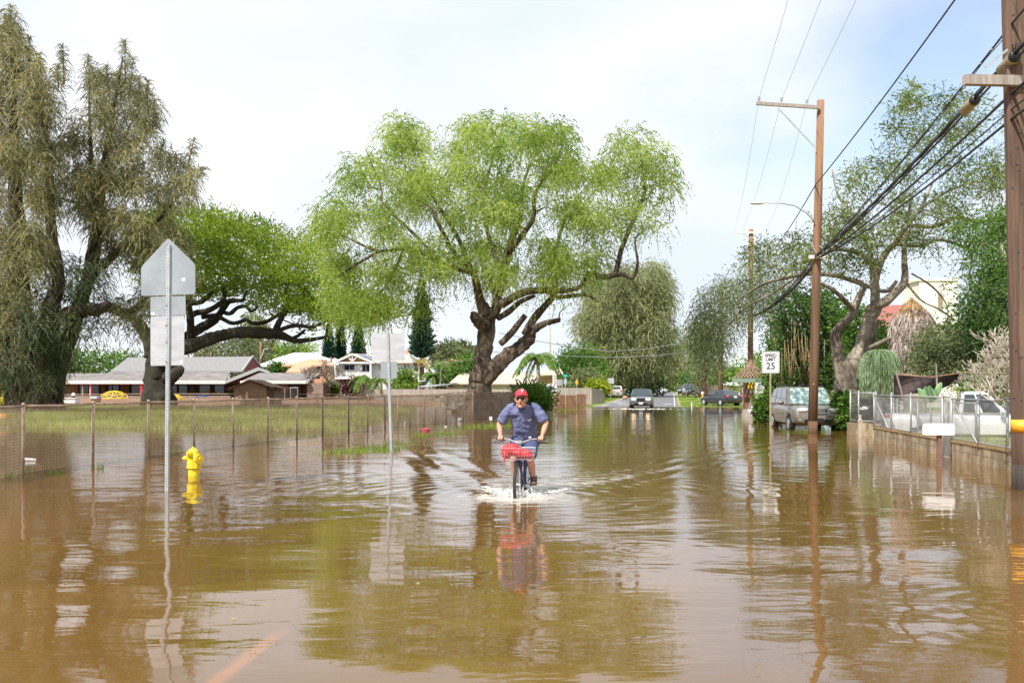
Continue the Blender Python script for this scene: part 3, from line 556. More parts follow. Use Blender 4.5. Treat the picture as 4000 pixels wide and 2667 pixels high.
casuarina('casuarina_tree','olive drooping needle-leaved tree with several pointed tops between the left edge and the tall sign',G(200,1625),pathsB,[(pB,265),(pB2,50)],Y1+3,4.2,LF['casu'],
  tips=[(490,330,487,165),(505,380,520,235),(470,370,462,290),(352,340,346,220),(372,350,380,280),(425,370,418,260),(540,420,543,300),(575,430,577,320),(600,480,602,400),(735,640,757,550),(620,620,640,550),(770,700,800,660),(590,520,612,450)])
# --- distant casuarina by the road
q=lambda *p:pth(p,138)
pF=[(2270,1110),(2300,1060),(2350,1120),(2400,1050),(2460,1060),(2500,1035),(2560,1040),(2600,1080),(2625,1130),(2630,1200),(2620,1280),(2635,1330),(2620,1420),(2580,1470),(2540,1450),(2480,1470),(2440,1530),(2360,1520),(2330,1440),(2310,1360),(2270,1300),(2250,1250),(2310,1200)]
pathsF=[q((2440,1550,1.0),(2430,1480,.8),(2410,1380,.6),(2380,1280,.45),(2360,1150,.25)),q((2440,1520,.8),(2460,1400,.6),(2480,1250,.4),(2490,1080,.1)),q((2450,1500,.6),(2520,1360,.5),(2560,1240,.35),(2590,1120,.1))]
casuarina('casuarina_tree','wide grey-green drooping tree standing over the far end of the street',W(2440,1548,138),pathsF,[(pF,300)],138,9,LF['casu_far'],Rr=(1.3,1.3,2.0),tw=48,nl=8,tl=1.9,ll=.6,lw=.09,cv=.24)
pF=[(2620,1370),(2660,1340),(2700,1360),(2700,1450),(2670,1500),(2630,1500),(2600,1450)]
casuarina('casuarina_tree','hazy dark needle tree closing the far right side of the street',W(2650,1530,300),[pth([(2655,1535,.8),(2655,1400,.3)],300)],[(pF,60)],300,8,LF['casu_far'],Rr=(2.5,2.5,2.5),tw=22,nl=6,tl=3,ll=1.2,lw=.35)
# --- generic round/irregular tree from an outline
def simple(name,label,poly,Y,dep,n,leaf,base,wood='bark_grey',sz=1,tw=26,nl=9,ll=None,lw=None,r=.3,droop=.2,cat='tree',rr=1,flat=1,up=.3,tl=1,group=None,cv=.22):
    C=fill(poly,n,Y,dep); p=np.array(poly); cx,cy=p.mean(0); px=Y/F*3.906      # metres per picture pixel at this distance
    b0=W(base[0],base[1],Y); q=pth([(base[0],base[1],r),(base[0]*.6+cx*.4,base[1]*.6+cy*.4,r*.8),(cx,cy,r*.4)],Y)
    return tree(name,label,b0,[q],C,M[wood],LF[leaf],(rr*sz,rr*sz,.75*rr*sz),tw,nl,sz*tl,ll or 2.4*px,lw or 1.2*px,droop=droop,up=up,flat=flat,rmax=r*.5,cat=cat,group=group,n=7,cvar=cv)
BG='trees beyond the school and houses'
simple('leafy_tree','bright leafy tree right of the thick left trunk behind the school roof',[(190,1500),(210,1400),(270,1385),(330,1375),(400,1390),(470,1400),(520,1385),(560,1400),(560,1500)],165,8,60,'mid',(380,1540),sz=2.2,group=BG)
simple('leafy_tree','yellow-green tree showing between the left trunks above the school roof',[(200,1500),(205,1380),(240,1360),(290,1420),(280,1500)],160,4,20,'olive',(240,1540),sz=2.0,group=BG)
simple('leafy_tree','dull green tree seen through the branches at the left edge',[(0,1500),(0,1400),(50,1380),(120,1400),(130,1500)],150,4,20,'dark',(60,1540),sz=2,group=BG)
simple('leafy_tree','grey-green rounded tree behind the school roof under the black limb',[(740,1400),(780,1350),(850,1330),(930,1310),(1000,1330),(1050,1370),(1060,1420),(1000,1480),(760,1440)],175,8,60,'olive',(900,1540),sz=2.4,group=BG)
q=lambda *p:pth(p,190)
casuarina('columnar_tree','brownish narrow-topped tree rising behind the grey-green tree under the black limb',W(1000,1540,190),[q((1000,1540,.6),(1000,1400,.4),(1000,1280,.1)),q((1010,1480,.3),(1060,1400,.15))],
  [([(955,1250),(965,1220),(985,1260),(1010,1225),(1030,1230),(1045,1300),(1050,1400),(960,1400)],50),([(1045,1400),(1070,1320),(1085,1320),(1060,1400),(1095,1350),(1100,1360),(1070,1430)],14)],190,5,LF['casu_far'],Rr=(1.4,1.4,2),tw=20,nl=6,tl=1.8,ll=.8,lw=.25)
simple('leafy_tree','pale yellow-green tree behind the white roof',[(1090,1400),(1100,1360),(1130,1345),(1190,1345),(1215,1375),(1200,1400),(1150,1390),(1120,1430)],170,4,20,'bright',(1110,1500),sz=1.8,group=BG)
def pine(label,cx,top,bot,hw,Y,group=None,shape=1.0,whorls=26):
    t=thing('cook_pine',label,'tree',W(cx,1530,Y),group); b=MB(); zt=W(cx,top,Y); zb=W(cx,1535,Y); b.tube([zb,zt],[.45,.06],8)
    P=[];D=[];v=[]
    for i in range(whorls):
        f_=i/(whorls-1); z=W(cx,bot+(top-bot)*f_,Y); r=hw*Y/F*(1-f_**1.4*.86)*RNG.uniform(.85,1.1)
        for j in range(9):
            a=j*.7+i*1.9+RNG.uniform(-.2,.2); rr=r*RNG.uniform(.8,1.1); d=np.array([math.cos(a),math.sin(a),.28]); n=int(rr/.13)+4; tt=np.linspace(.08,1,n)
            p=np.array(z)+d[None]*rr*tt[:,None]+np.array([0,0,1])[None]*(rr*.18*tt**2)[:,None]; b.tube([p[0],p[-1]],[.04,.015],4,cap=False)
            for _ in range(7): P.append(p+RNG.normal(size=p.shape)*.1); D.append(nrm(np.repeat(d[None],n,0)+rsph(n)*.7+np.array([0,0,.4]))); v.append(np.full(n,RNG.uniform(.2,.8)))
    b.build('trunk',M['bark_dark'],t,fix=False); leaf_mesh('crown',np.concatenate(P),np.concatenate(D),.45,.16,LF['pine'],t,np.concatenate(v)); return t
pine('dark conical pine with tiered branches right of the back sign panel',1648,1100,1395,52,150)
pine('dark narrow pine nearest the two-storey house, left of a pair',1285,1270,1400,26,160,'pines behind the two-storey house',whorls=18)
pine('dark narrow pine in the middle of the group behind the house roof',1330,1240,1400,24,163,'pines behind the two-storey house',whorls=18)
pine('dark narrow pine at the right of the group, behind the back sign panel',1400,1250,1400,28,158,'pines behind the two-storey house',whorls=18)
simple('dome_tree','smooth olive-green dome-crowned tree between the pine and the split trunk',[(1695,1400),(1720,1365),(1770,1352),(1820,1355),(1860,1385),(1870,1420),(1700,1420)],240,9,70,'olive',(1780,1520),sz=2.2,tw=34,r=.5)
simple('hedge','glossy green shrubs between the dome tree and the tan-roofed house',[(1690,1500),(1720,1440),(1800,1410),(1880,1400),(1890,1450),(1830,1460),(1760,1510)],128,3,40,'mid',(1780,1535),sz=1.3,cat='bush')
simple('leafy_tree','dense bright green tree left of the far street tree',[(2180,1500),(2185,1420),(2220,1380),(2270,1365),(2320,1380),(2350,1440),(2360,1520),(2280,1535),(2200,1530)],125,5,70,'mid',(2270,1545),sz=1.6,r=.4)
simple('leafy_tree','pale olive tree behind the bright green tree near the far street tree',[(2290,1400),(2320,1365),(2380,1360),(2420,1400),(2410,1480),(2340,1500)],170,5,40,'olive',(2360,1540),sz=2)
simple('bush','dry olive bush under the bright green tree',[(2240,1530),(2250,1460),(2310,1445),(2340,1480),(2340,1530)],112,2,20,'olive',(2290,1548),sz=1.1,cat='bush')
simple('bush','round yellow-green bush on the grey board fence',[(2288,1520),(2300,1500),(2330,1492),(2360,1500),(2362,1525),(2330,1530)],96,1,16,'yel',(2330,1548),sz=.7,cat='bush',r=.08)
simple('leafy_tree','dark bluish tree at the foot of the far street tree, left part',[(2350,1530),(2345,1450),(2400,1420),(2460,1460),(2450,1535)],146,3,40,'dark',(2400,1550),sz=1.6)
simple('leafy_tree','dark dense tree at the foot of the far street tree, right part',[(2490,1530),(2500,1440),(2540,1420),(2580,1470),(2575,1530)],150,3,34,'dark',(2530,1548),sz=1.8)
simple('bush','clipped dark hedge beside the beige car parked by the far tree',[(2440,1550),(2442,1522),(2470,1518),(2475,1550)],132,1,12,'dark',(2458,1553),sz=.7,cat='hedge',r=.08)
simple('leafy_tree','bright yellow-green tree at the end of the street',[(2580,1530),(2590,1450),(2640,1440),(2690,1470),(2690,1530)],330,8,40,'bright',(2640,1534),sz=3.6,r=.4)
simple('leafy_tree','tawny tree reaching over the end of the street',[(2560,1480),(2600,1410),(2650,1380),(2690,1410),(2660,1470),(2600,1500)],270,6,34,'casu',(2650,1530),sz=3,r=.3)
simple('leafy_tree','green tree behind the row of trunks on the right side of the street',[(2660,1530),(2670,1460),(2740,1440),(2820,1440),(2900,1460),(2910,1530)],195,5,60,'mid',(2790,1545),sz=1.9)
simple('leafy_tree','light green tree right behind the shingled shelter',[(2860,1500),(2880,1430),(2960,1400),(3060,1420),(3080,1500),(2960,1540)],100,4,44,'bright',(2960,1550),sz=1.3)
simple('bush','bright green bush in front of the wooden fence below the two-storey house',[(1550,1530),(1545,1480),(1580,1455),(1610,1470),(1620,1510),(1610,1540),(1560,1540)],112,1.6,30,'bright',(1580,1548),sz=.9,cat='bush',r=.1)
simple('bush','leafy clipped hedge behind the cyclist at the end of the weathered fence',[(2020,1560),(2030,1515),(2080,1512),(2130,1520),(2145,1545),(2130,1600),(2060,1610),(2030,1600)],60,1.6,46,'mid',(2080,1612),sz=.6,cat='hedge',r=.08,tw=34)
simple('bush','dark purple-leaved bush before the fence of the two-storey house',[(1350,1535),(1355,1495),(1375,1485),(1400,1510),(1410,1535)],116,1,14,'purple',(1378,1545),sz=.8,cat='bush',r=.08)
simple('bush','green shrub below the bare branching tree',[(1270,1535),(1275,1500),(1310,1490),(1330,1535)],122,1,12,'bright',(1300,1545),sz=.8,cat='bush',r=.08)
simple('bush','green bush between the white-roofed and the orange-roofed house',[(1050,1450),(1060,1430),(1110,1425),(1120,1450),(1080,1470)],140,1,14,'mid',(1085,1530),sz=1,cat='bush',r=.1)
# palms
def palm(label,px,py,Y,top,nf=13,L=2.6,mix=0,cat='palm',tr=.14,lean=0,group=None,dry=0,name='palm_tree'):
    t=thing(name,label,cat,W(px,py,Y),group); b=MB(); A=W(px,py,Y); T=W(px+lean,top,Y); b.tube([A,(A+T)/2+Vector((.1,0,0)),T],[tr*1.3,tr,tr*.8],8)
    P=[];D=[];v=[]; st=MB()
    for i in range(nf):
        a=i*2.4+RNG.uniform(-.2,.2); e=RNG.uniform(.1,1.1); n=26; tt=np.linspace(.05,1,n); l=L*RNG.uniform(.8,1.15); h=np.array([math.cos(a),math.sin(a),0])
        pts=np.array(T)[None]+h[None]*(l*.85*tt*math.cos(e*.6))[:,None]+np.array([0,0,1.])[None]*(l*(math.sin(e)*tt-.95*tt**2.2))[:,None]
        st.tube([tuple(p) for p in pts[::5]],[.03,.025,.02,.015,.012,.01][:len(pts[::5])],4,cap=False)
        tg=np.gradient(pts,axis=0); tg=nrm(tg); sd=nrm(np.cross(tg,np.array([0,0,1.])))
        for sgn in (-1,1):
            for _ in range(2):
                P.append(pts+sd*sgn*.16*l*.5*np.sin(tt*3.0)[:,None]+RNG.normal(size=pts.shape)*.02-np.array([0,0,.08*l])*np.sin(tt*3)[:,None]); D.append(nrm(sd*sgn+tg*.5+np.array([0,0,-.75])+rsph(n)*.15)); v.append(np.full(n,RNG.uniform(.2,.9)))
    st.build('frond_stalk',LF['palmdry'],t,fix=False); b.build('trunk',M['bark_pale'],t,smooth='full',fix=False)
    leaf_mesh('crown',np.concatenate(P),np.concatenate(D),.24*L*.9,.09*L*.5,LF['palmdry' if dry else 'palm'],t,np.concatenate(v)); return t
palm('coconut palm with full crown left of the street sign',2100,1540,100,1400,15,3.2,tr=.2)
palm('short palm left of a pair in front of the two-storey house balcony',1412,1540,112,1478,12,2.2,group='palms in front of the two-storey house')
palm('short palm right of a pair, before the garage of the two-storey house',1475,1545,111,1488,12,2.0,group='palms in front of the two-storey house')
palm('palm with yellowing fronds beside the two-storey house gable',1625,1535,125,1420,14,3.0,dry=1)
palm('green palm just right of the two-storey house stair',1690,1535,120,1468,14,2.6)
palm('young palm rising behind the two-storey house roof',1365,1535,150,1395,12,3.2)
palm('thin-stemmed palm leaning before the dome tree',1715,1540,118,1420,9,2.0,tr=.07,lean=6)
palm('tall thin palm standing far behind beside the split trunk',2148,1540,330,1252,3,2.0,tr=.35)
palm('small distant palm above the bright green tree',2215,1540,300,1380,9,4,tr=.3)
palm('palm behind the trees at the left of the shelter',2745,1545,150,1480,10,3)
# bare branching plumerias
def bare(name,label,base,Y,boxc,r0,levels,wood,spread=.75,L0=1.0,seed=1,lean=(0,0,1),k=3,cat='tree',leaf=None):
    rr=random.Random(seed); t=thing(name,label,cat,W(base[0],base[1],Y)); b=MB(); tips=[]
    def go(p,d,L,r,l):
        e=p+d*L+Vector((rr.uniform(-1,1),rr.uniform(-1,1),rr.uniform(-.3,1)))*L*.12; m=(p+e)/2+Vector((rr.uniform(-1,1),rr.uniform(-1,1),rr.uniform(-1,1)))*L*.1
        b.tube([p,m,e],[r,r*.88,r*.75],6,cap=(l==0))
        if l==0: tips.append(e); return
        for i in range(rr.choice([2,k])):
            nd=(d+Vector((rr.uniform(-1,1),rr.uniform(-1,1),rr.uniform(-.5,.9)))*spread).normalized(); go(e,nd,L*rr.uniform(.7,.92),r*.74,l-1)
    for i in range(3): go(W(base[0],base[1],Y),(Vector(lean)+Vector((rr.uniform(-1,1),rr.uniform(-1,1),0))*.7).normalized(),L0,r0,levels)
    b.build('branch',M[wood],t,smooth='full',fix=False)
    if leaf:
        P,D,v=foliage(np.array([tuple(x) for x in tips]),(.1,.1,.1),2,5,.25,.1,1,.5); leaf_mesh('crown',P,D,.25,.1,LF[leaf],t,v)
    return t
bare('plumeria_tree','leafless grey dome of forking branches at the end of the school wing',(1265,1545),118,None,.16,6,'bark_grey',L0=1.05,seed=4,spread=.8)
bare('plumeria_tree','leafless pale branches reaching left in front of the near wooden pole',(4040,1700),19.5,None,.045,6,'bark_pale',L0=.52,seed=12,lean=(-.55,0,.8),spread=.85)
bare('plumeria_tree','second leafless pale tangle in the yard behind the wire fence, right of the white pickup',(3990,1640),24,None,.05,5,'bark_pale',L0=.6,seed=9,lean=(-.35,0,.9),spread=.9)
# --- right side: large storm-beaten tree
s=.574; x0,y0=2700,850; Yr=41
q=lambda *p:pth(p,Yr,s,x0,y0)
paths=[q((1050,1300,.62),(1055,1200,.52),(1075,1080,.45),(1120,980,.4),(1160,890,.34),(1190,790,.31),(1215,690,.29),(1250,600,.28)),
 q((1250,600,.24),(1320,575,.2,-.4),(1380,520,.18,-.5),(1440,460,.17,-.5),(1455,400,.15,-.4),(1450,300,.12),(1452,180,.1,.4),(1470,40,.07,1),(1500,-150,.04,1)),
 q((1250,600,.22),(1250,500,.2,.3),(1245,400,.19,.4),(1240,310,.18,.4)),
 q((1255,420,.15,.4),(1290,300,.15,.2),(1340,220,.13),(1400,160,.12,-.3),(1440,90,.1,-.4),(1560,-60,.07,-1),(1650,-250,.03,-1)),
 q((1240,320,.12,.4),(1150,250,.1,.8),(1050,220,.09,1),(940,230,.07,1.3),(800,300,.05,2)),
 q((1050,1120,.36),(1010,990,.28,.4),(998,900,.24,.6),(985,800,.21,.7),(1030,730,.19,.6),(1080,680,.18,.6),(1110,630,.17,.5),(1140,540,.14,.5),(1170,460,.12,.6),(1080,420,.1,.8),(950,390,.09,.6),(860,385,.08,.4),(720,390,.06,0),(600,420,.05,-1)),
 q((1110,640,.12,.5),(1060,580,.1),(1000,520,.09,-.5),(930,470,.08,-.7),(820,430,.06,-1)),
 q((1180,460,.1,.6),(1240,480,.09,.3),(1300,500,.09,0),(1350,490,.09,-.3),(1400,430,.07,-.5)),
 q((1185,900,.12,-.3),(1250,870,.1,-.7),(1330,830,.09,-1),(1450,770,.085,-1.2),(1560,742,.08,-1.2),(1700,735,.07,-1.4),(1850,760,.05,-1.5),(1990,800,.03,-1.5)),
 q((1190,1100,.35,.8),(1180,1000,.3,.9),(1210,900,.22,1),(1240,780,.16,1.2),(1270,700,.1,1.3)),
 q((1470,50,.08,1),(1650,60,.1,1.5),(1800,0,.09,2),(1950,30,.08,2),(2100,0,.06,2)),
 q((1560,-60,.06,-1),(1750,-180,.05,-1),(1950,-250,.03,-1)),
 q((1400,180,.09,.3),(1560,190,.08,.6),(1700,150,.07,.8),(1900,220,.05,1)),
 q((1240,310,.1,.4),(1180,150,.08,1),(1120,0,.07,1.3),(1000,-150,.05,1.6),(960,-330,.03,1.6)),
 q((1455,430,.05,-.4),(1560,560,.04,-.5),(1680,620,.04,-.6),(1800,700,.03,-.6)),
 q((1500,380,.04,-.4),(1640,470,.04,-.3),(1740,600,.03),(1740,760,.02))]
polyA=[(3577,300),(3650,373),(3800,380),(4050,380),(4150,500),(4150,950),(3950,1020),(3820,1000),(3700,980),(3560,960),(3480,930),(3400,900),(3300,880),(3250,830),(3240,740),(3376,620),(3500,540),(3445,430),(3520,400)]
polyB=[(3250,830),(3400,900),(3480,1000),(3450,1060),(3330,1080),(3200,1060),(3100,1080),(2960,1050),(2860,1010),(2990,940),(3100,900)]
polyC=[(3560,960),(3700,980),(3950,1020),(3980,1130),(3860,1180),(3700,1100),(3560,1080)]
C=np.concatenate([fill(polyA,240,Yr,4.5,4,.4),fill(polyB,75,Yr,3,4,.3),fill(polyC,7,Yr,2)])
tree('storm_beaten_tree','large grey-barked tree with bent limbs and sparse tangled leaves on the right',G(3300,1690,.3),paths,C,M['bark_storm'],LF['right'],
  (.55,.55,.45),23,10,.7,.11,.045,droop=.35,spread=.9,up=.2,cvar=.25,rmax=.06,wig=.3,skip=20,n=10,jit=.05,growC=np.concatenate([C,fill(polyA,230,Yr,4.5,2),fill(polyB,90,Yr,3,2)]))
# drooping half-dead foliage over the shelter
poly=[(2715,1330),(2720,1230),(2750,1140),(2850,1080),(2950,1040),(3080,1060),(3090,1120),(3040,1170),(2960,1210),(2900,1230),(2850,1300),(2840,1400),(2790,1420),(2740,1400)]
C=np.concatenate([fill(poly,120,60,3.2),fill([(3000,1150),(3080,1170),(3060,1330),(3020,1300)],10,58,1)])
q=lambda *p:pth(p,60)
tree('snapped_tree','tree of broken hanging limbs with grey-green leaves over the shelter',W(3025,1600,58),[q((3025,1610,.16,-2),(3020,1400,.13,-2),(3010,1250,.12,-2),(2960,1120,.08)),q((3180,1060,.1,-12),(3080,1085,.09,-7),(2980,1110,.08,-3),(2880,1180,.07),(2790,1270,.05),(2760,1330,.03)),q((3100,1090,.07,-8),(3010,1150,.06,-5),(2900,1210,.05,-2),(2800,1330,.03)),q((2960,1080,.06,-3),(2880,1110,.05),(2800,1180,.03))],
  C,M['bark_grey'],LF['grey'],(.85,.85,1.0),24,9,1.1,.16,.05,droop=1.1,spread=.5,up=0,cvar=.25,rmax=.06,wig=.25)
for i,(x,Y,r,tp,lab) in enumerate(((2754,88,.15,1350,'reddish-brown bare trunk second from the shelter among the row of trunks'),(2735,110,.14,1360,'slim dark trunk in the middle of the row of trunks'),(2718,125,.14,1370,'slim trunk just right of the parked pickups'))):
    poly=[(x-45,1370),(x-40,1290),(x,1240),(x+45,1270),(x+50,1350),(x+20,1400),(x-10,1440),(x-40,1420)]
    C=fill(poly,34,Y,2.5); tree('hanging_leaf_tree',lab,W(x,1548,Y),[pth([(x,1552,r*1.1),(x,1460,r),(x+2,tp,r*.8),(x+4,1280,r*.3)],Y)],C,M['pole_wood'],LF['grey'],(1.2,1.2,1.4),20,8,1.4,.24,.08,droop=1.1,spread=.5,up=0,cvar=.25,rmax=.06,wig=.2,group='row of trunks on the right of the street')
# dense greenery behind
def stems(cx0,cx1,Y,n,seed):
    def f(b):
        r_=random.Random(seed)
        for i in range(n//2+8):
            x=r_.uniform(cx0,cx1); A=W(x,1560,Y+r_.uniform(.2,2)); B=W(x+r_.uniform(-50,25),r_.uniform(1250,1380),Y+r_.uniform(-1.5,1)); b.tube([A,(A+B)/2+Vector((r_.uniform(-.1,.1),0,0)),B],[.033,.03,.012],5)
    return f
def green(label,poly,Y,dep,n,leaf,base,sz=.7,extra=None,name='leafy_tree',cat='tree',r=.14,ll=None,lw=None,tw=34,droop=.25,wood='bark_pale'):
    C=fill(poly,n,Y,dep); p=np.array(poly); cx,cy=p.mean(0)
    return tree(name,label,W(base[0],base[1],Y),[pth([(base[0],base[1],r),(cx,cy,r*.5)],Y)],C,M[wood],LF[leaf],(sz,sz,sz*.8),tw,9,sz*1.1,ll or Y*.0032,lw or Y*.0018,droop=droop,extra=extra,rmax=.05,cat=cat,n=7,cvar=.26)
green('leafy green thicket filling the gap behind the shelter and the speed limit sign',[(3005,1540),(3000,1400),(3010,1300),(3040,1250),(3070,1330),(3060,1540)],54,1.4,26,'mid',(3030,1600),sz=.6,name='shrub',cat='bush',ll=.16,lw=.08)
green('clump of tall tan bamboo stems with dark leaves behind the speed limit sign',[(3040,1540),(3030,1400),(3045,1250),(3060,1180),(3110,1150),(3180,1140),(3200,1300),(3190,1540)],50,2.2,56,'dark',(3110,1600),extra=stems(3050,3200,48,40,3),wood='bamboo',name='bamboo_clump',cat='bamboo',ll=.17,lw=.08)
green('dark leafy tree between the wooden pole and the grey-barked tree',[(3200,1540),(3195,1300),(3180,1180),(3230,1150),(3280,1250),(3300,1400),(3310,1540)],52,2.5,52,'dark',(3260,1600),extra=stems(3215,3245,50,3,5),ll=.2,lw=.11)
green('bright green leafy tree behind the grey-barked trunk, left of the thatch-like dead palm',[(3290,1540),(3290,1330),(3300,1220),(3340,1180),(3370,1240),(3400,1290),(3450,1270),(3500,1290),(3480,1400),(3480,1540)],47,2.5,58,'mid',(3400,1600),ll=.15,lw=.08)
green('broad dark evergreen tree right of the white tower',[(3730,1310),(3760,1230),(3800,1120),(3850,1050),(3950,1020),(4100,1000),(4200,1200),(4150,1400),(3980,1400),(3880,1340),(3760,1340)],33,3,110,'dark',(3950,1640),sz=.55,ll=.11,lw=.06,tw=44,r=.2)
green('flowering bright green tree at the right edge behind the near pole',[(3740,900),(3800,840),(3900,830),(4080,800),(4150,1000),(3950,1090),(3850,1080),(3790,1010)],34,2.5,56,'mid',(4080,1640),sz=.5,ll=.1,lw=.05,tw=30,r=.14)
green('olive green shrubs under the dark tree behind the black tarpaulin',[(3560,1440),(3600,1330),(3650,1270),(3740,1310),(3880,1340),(3940,1400),(3950,1480),(3700,1470)],34,2,80,'olive',(3760,1640),sz=.45,ll=.09,lw=.045,tw=40,r=.1,name='shrub',cat='bush')
green('sunlit yellow-green shrubs behind the white pickup',[(3760,1530),(3780,1460),(3900,1440),(4000,1440),(4100,1500),(4050,1600),(3900,1560)],31,1.5,50,'bright',(3900,1640),sz=.4,ll=.11,lw=.04,tw=34,r=.06,name='shrub',cat='bush')
green('bright creeper spilling over the fence beside the parked silver SUV',[(3270,1660),(3265,1560),(3290,1530),(3320,1560),(3325,1600),(3310,1680),(3290,1690)],37.5,.7,36,'mid',(3298,1690),sz=.28,ll=.11,lw=.07,tw=30,r=.04,name='shrub',cat='bush')
green('small hedge before the white wall beside the shelter',[(2960,1590),(2962,1552),(3000,1540),(3010,1600),(3000,1650),(2985,1640)],46,.7,18,'mid',(2990,1660),sz=.35,ll=.12,lw=.07,r=.04,name='shrub',cat='hedge')
green('dull grass-like shrub in the far right yard behind the wire gate',[(3390,1560),(3385,1480),(3440,1500),(3480,1560)],40,1,18,'olive',(3430,1640),sz=.4,r=.04,name='shrub',cat='bush')
# scarlet blossoms are part of the flowering tree
# ponytail-like arching plant
def fountain(label,px,py,Y,r,hgt,n=1000):
    t=thing('ponytail_palm',label,'plant',W(px,1600,Y)); b=MB(); top=W(px,py,Y); b.tube([W(px,1640,Y),top],[.16,.1],8); b.build('trunk',M['bark_grey'],t,fix=False)
    P=[];D=[];v=[]
    for i in range(n):
        a=RNG.uniform(0,6.28); e=RNG.uniform(.2,1.5); k=10; tt=np.linspace(0,1,k); R_=r*RNG.uniform(.4,1.1)*math.cos(e*.55); h=np.array([math.cos(a),math.sin(a),0]); dr=hgt*RNG.uniform(.5,1.1)
        p=np.array(top)+h[None]*(R_*(1-(1-tt)**2))[:,None]+np.array([0,0,1.])[None]*(.35*math.sin(e)*np.sin(tt*2.2)-dr*tt**2.2)[:,None]; tg=nrm(np.gradient(p,axis=0)); P.append(p);D.append(tg);v.append(np.full(k,RNG.uniform(.1,1)))
    leaf_mesh('crown',np.concatenate(P),np.concatenate(D),hgt/6,.024,LF['pony'],t,np.concatenate(v))
fountain('fountain of long arching pale green leaves in front of the grey-barked tree',3432,1385,37,.85,1.7)
# dead palm wrapped in its skirt of dry fronds
def skirt():
    Y=40; t=thing('dead_palm','tan and grey shaggy skirt of dry palm fronds like a thatched hat',cat='palm',loc=W(3560,1600,Y)); b=MB(); b.tube([W(3575,1660,Y),W(3572,1400,Y),W(3560,1190,Y)],[.45,.5,.3],10); b.build('trunk',M['bark_pale'],t,fix=False)
    prof=[(1185,15),(1210,45),(1240,70),(1280,85),(1330,88),(1380,80),(1410,62),(1440,48),(1500,42)]
    P=[];D=[];v=[];P2=[];D2=[];v2=[]
    for i in range(9000):
        y=RNG.uniform(1185,1490); hw=np.interp(y,[a for a,_ in prof],[c for _,c in prof])*Y/F*RNG.uniform(.82,1.04); a=RNG.uniform(0,6.28); cx=3560+(y-1185)*.045
        c=W(cx,y,Y); p=np.array((c.x+hw*math.cos(a),c.y+hw*math.sin(a),c.z)); sl=np.interp(y,[1185,1250,1330,1500],[1.0,.5,.08,.0]); d=np.array([math.cos(a)*sl,math.sin(a)*sl,-1])+RNG.normal(size=3)*.16
        d/=np.linalg.norm(d)
        if y<1205+RNG.uniform(0,45): P2.append(p);D2.append(d);v2.append(RNG.random())
        else: P.append(p);D.append(d);v.append(RNG.random())
    leaf_mesh('frond_skirt',np.array(P),np.array(D),.5,.055,M['thatch'],t,np.array(v)); leaf_mesh('frond_crown',np.array(P2),np.array(D2),.6,.06,M['thatch_top'],t,np.array(v2))
skirt()
# cactus pads
t=thing('prickly_pear','pale green prickly pear with upright paddle pads above the wire fence','cactus',W(3630,1600,27))
for i,(x,y,l,a,w) in enumerate(((3605,1545,.45,-.5,.09),(3622,1540,.5,-.25,.1),(3640,1545,.42,.05,.08),(3660,1530,.6,.45,.1),(3600,1530,.3,-.9,.07),(3632,1525,.3,-.1,.07))):
    b=MB(); c=W(x,y,27); Mx=Matrix.Rotation(a,3,'Y'); b.sph(c,(w,.03,l/2),12,8,Mx); b.build('pad',mat('pad%d'%i,(.16,.3,.13),.6,(.25,.4,.2),8),t,smooth='full')
# --- grass
def blades(n,fx,hmin,hmax,wd,leaf,name,**k):
    P=fx(n); pv=.45+.25*np.sin(P[:,0]*.7+np.sin(P[:,1]*.5)*2)+.2*np.sin(P[:,1]*1.1+P[:,0]*.3)+RNG.normal(size=len(P))*.22; D=nrm(rsph(len(P))*.45+np.array([0,0,1.])); return tag(leaf_mesh(name,P,D,RNG.uniform(hmin,hmax,len(P)),wd,LF[leaf],None,pv,origin=(0,0,0),tri=True),**k)
def yard(n):
    y=34+RNG.random(n*3)**1.3*42; x=RNG.uniform(-44,-4,n*3); z=gz(x,y); m=(z>-.03)&(np.abs(x)/y<.62); P=np.stack([x,y,z-.02],1)[m]; return P[:n]
blades(70000,yard,.12,.34,.035,'grass','grass',kind='stuff')
def patches(n):
    cs=[(1400,1765,.5),(1440,1758,.6),(1480,1752,.6),(1520,1748,.5),(1300,1770,.35),(1570,1730,.4),(1640,1700,.3),(210,1850,.12),(10,1865,.2),(88,1845,.15),(1900,1665,.8),(1960,1660,.8),(2040,1640,1.0),(2110,1625,1.2),(2160,1612,1.2),(2200,1600,1),(1830,1672,.8),(1750,1690,.5),(690,1760,.2),(1170,1705,.4),(3180,1688,.5),(3100,1690,.4),(390,1830,.1),(1700,1700,.5)]
    out=[]
    for x,y,r in cs:
        g_=G(x,y); k=int(260*r); a=RNG.uniform(0,6.28,k); rr=r*np.sqrt(RNG.random(k)); out.append(np.stack([g_.x+rr*np.cos(a)*1.5,g_.y+rr*np.sin(a)*.9,np.full(k,-.05)],1))
    return np.concatenate(out)
blades(0,lambda n:patches(n),.08,.24,.02,'grassg','water_grass',kind='stuff')
def bank(n):
    y=RNG.uniform(82,150,n*2); s_=RNG.random(n*2)<.55; x=np.where(s_,road_x(y)-RNG.uniform(3.9,12,n*2),road_x(y)+RNG.uniform(3.8,12,n*2)); return np.stack([x,y,gz(x,y)],1)[:n]
blades(22000,bank,.06,.14,.06,'grassg','lawn',kind='stuff')
def ryard(n):
    y=RNG.uniform(18,44,n*2); x=xwall(y)+RNG.uniform(.5,14,n*2)+np.where(y>32.5,2.5,0); return np.stack([x,y,gz(x,y)],1)[:n]
blades(16000,ryard,.05,.16,.025,'grass','yard_grass',kind='stuff')

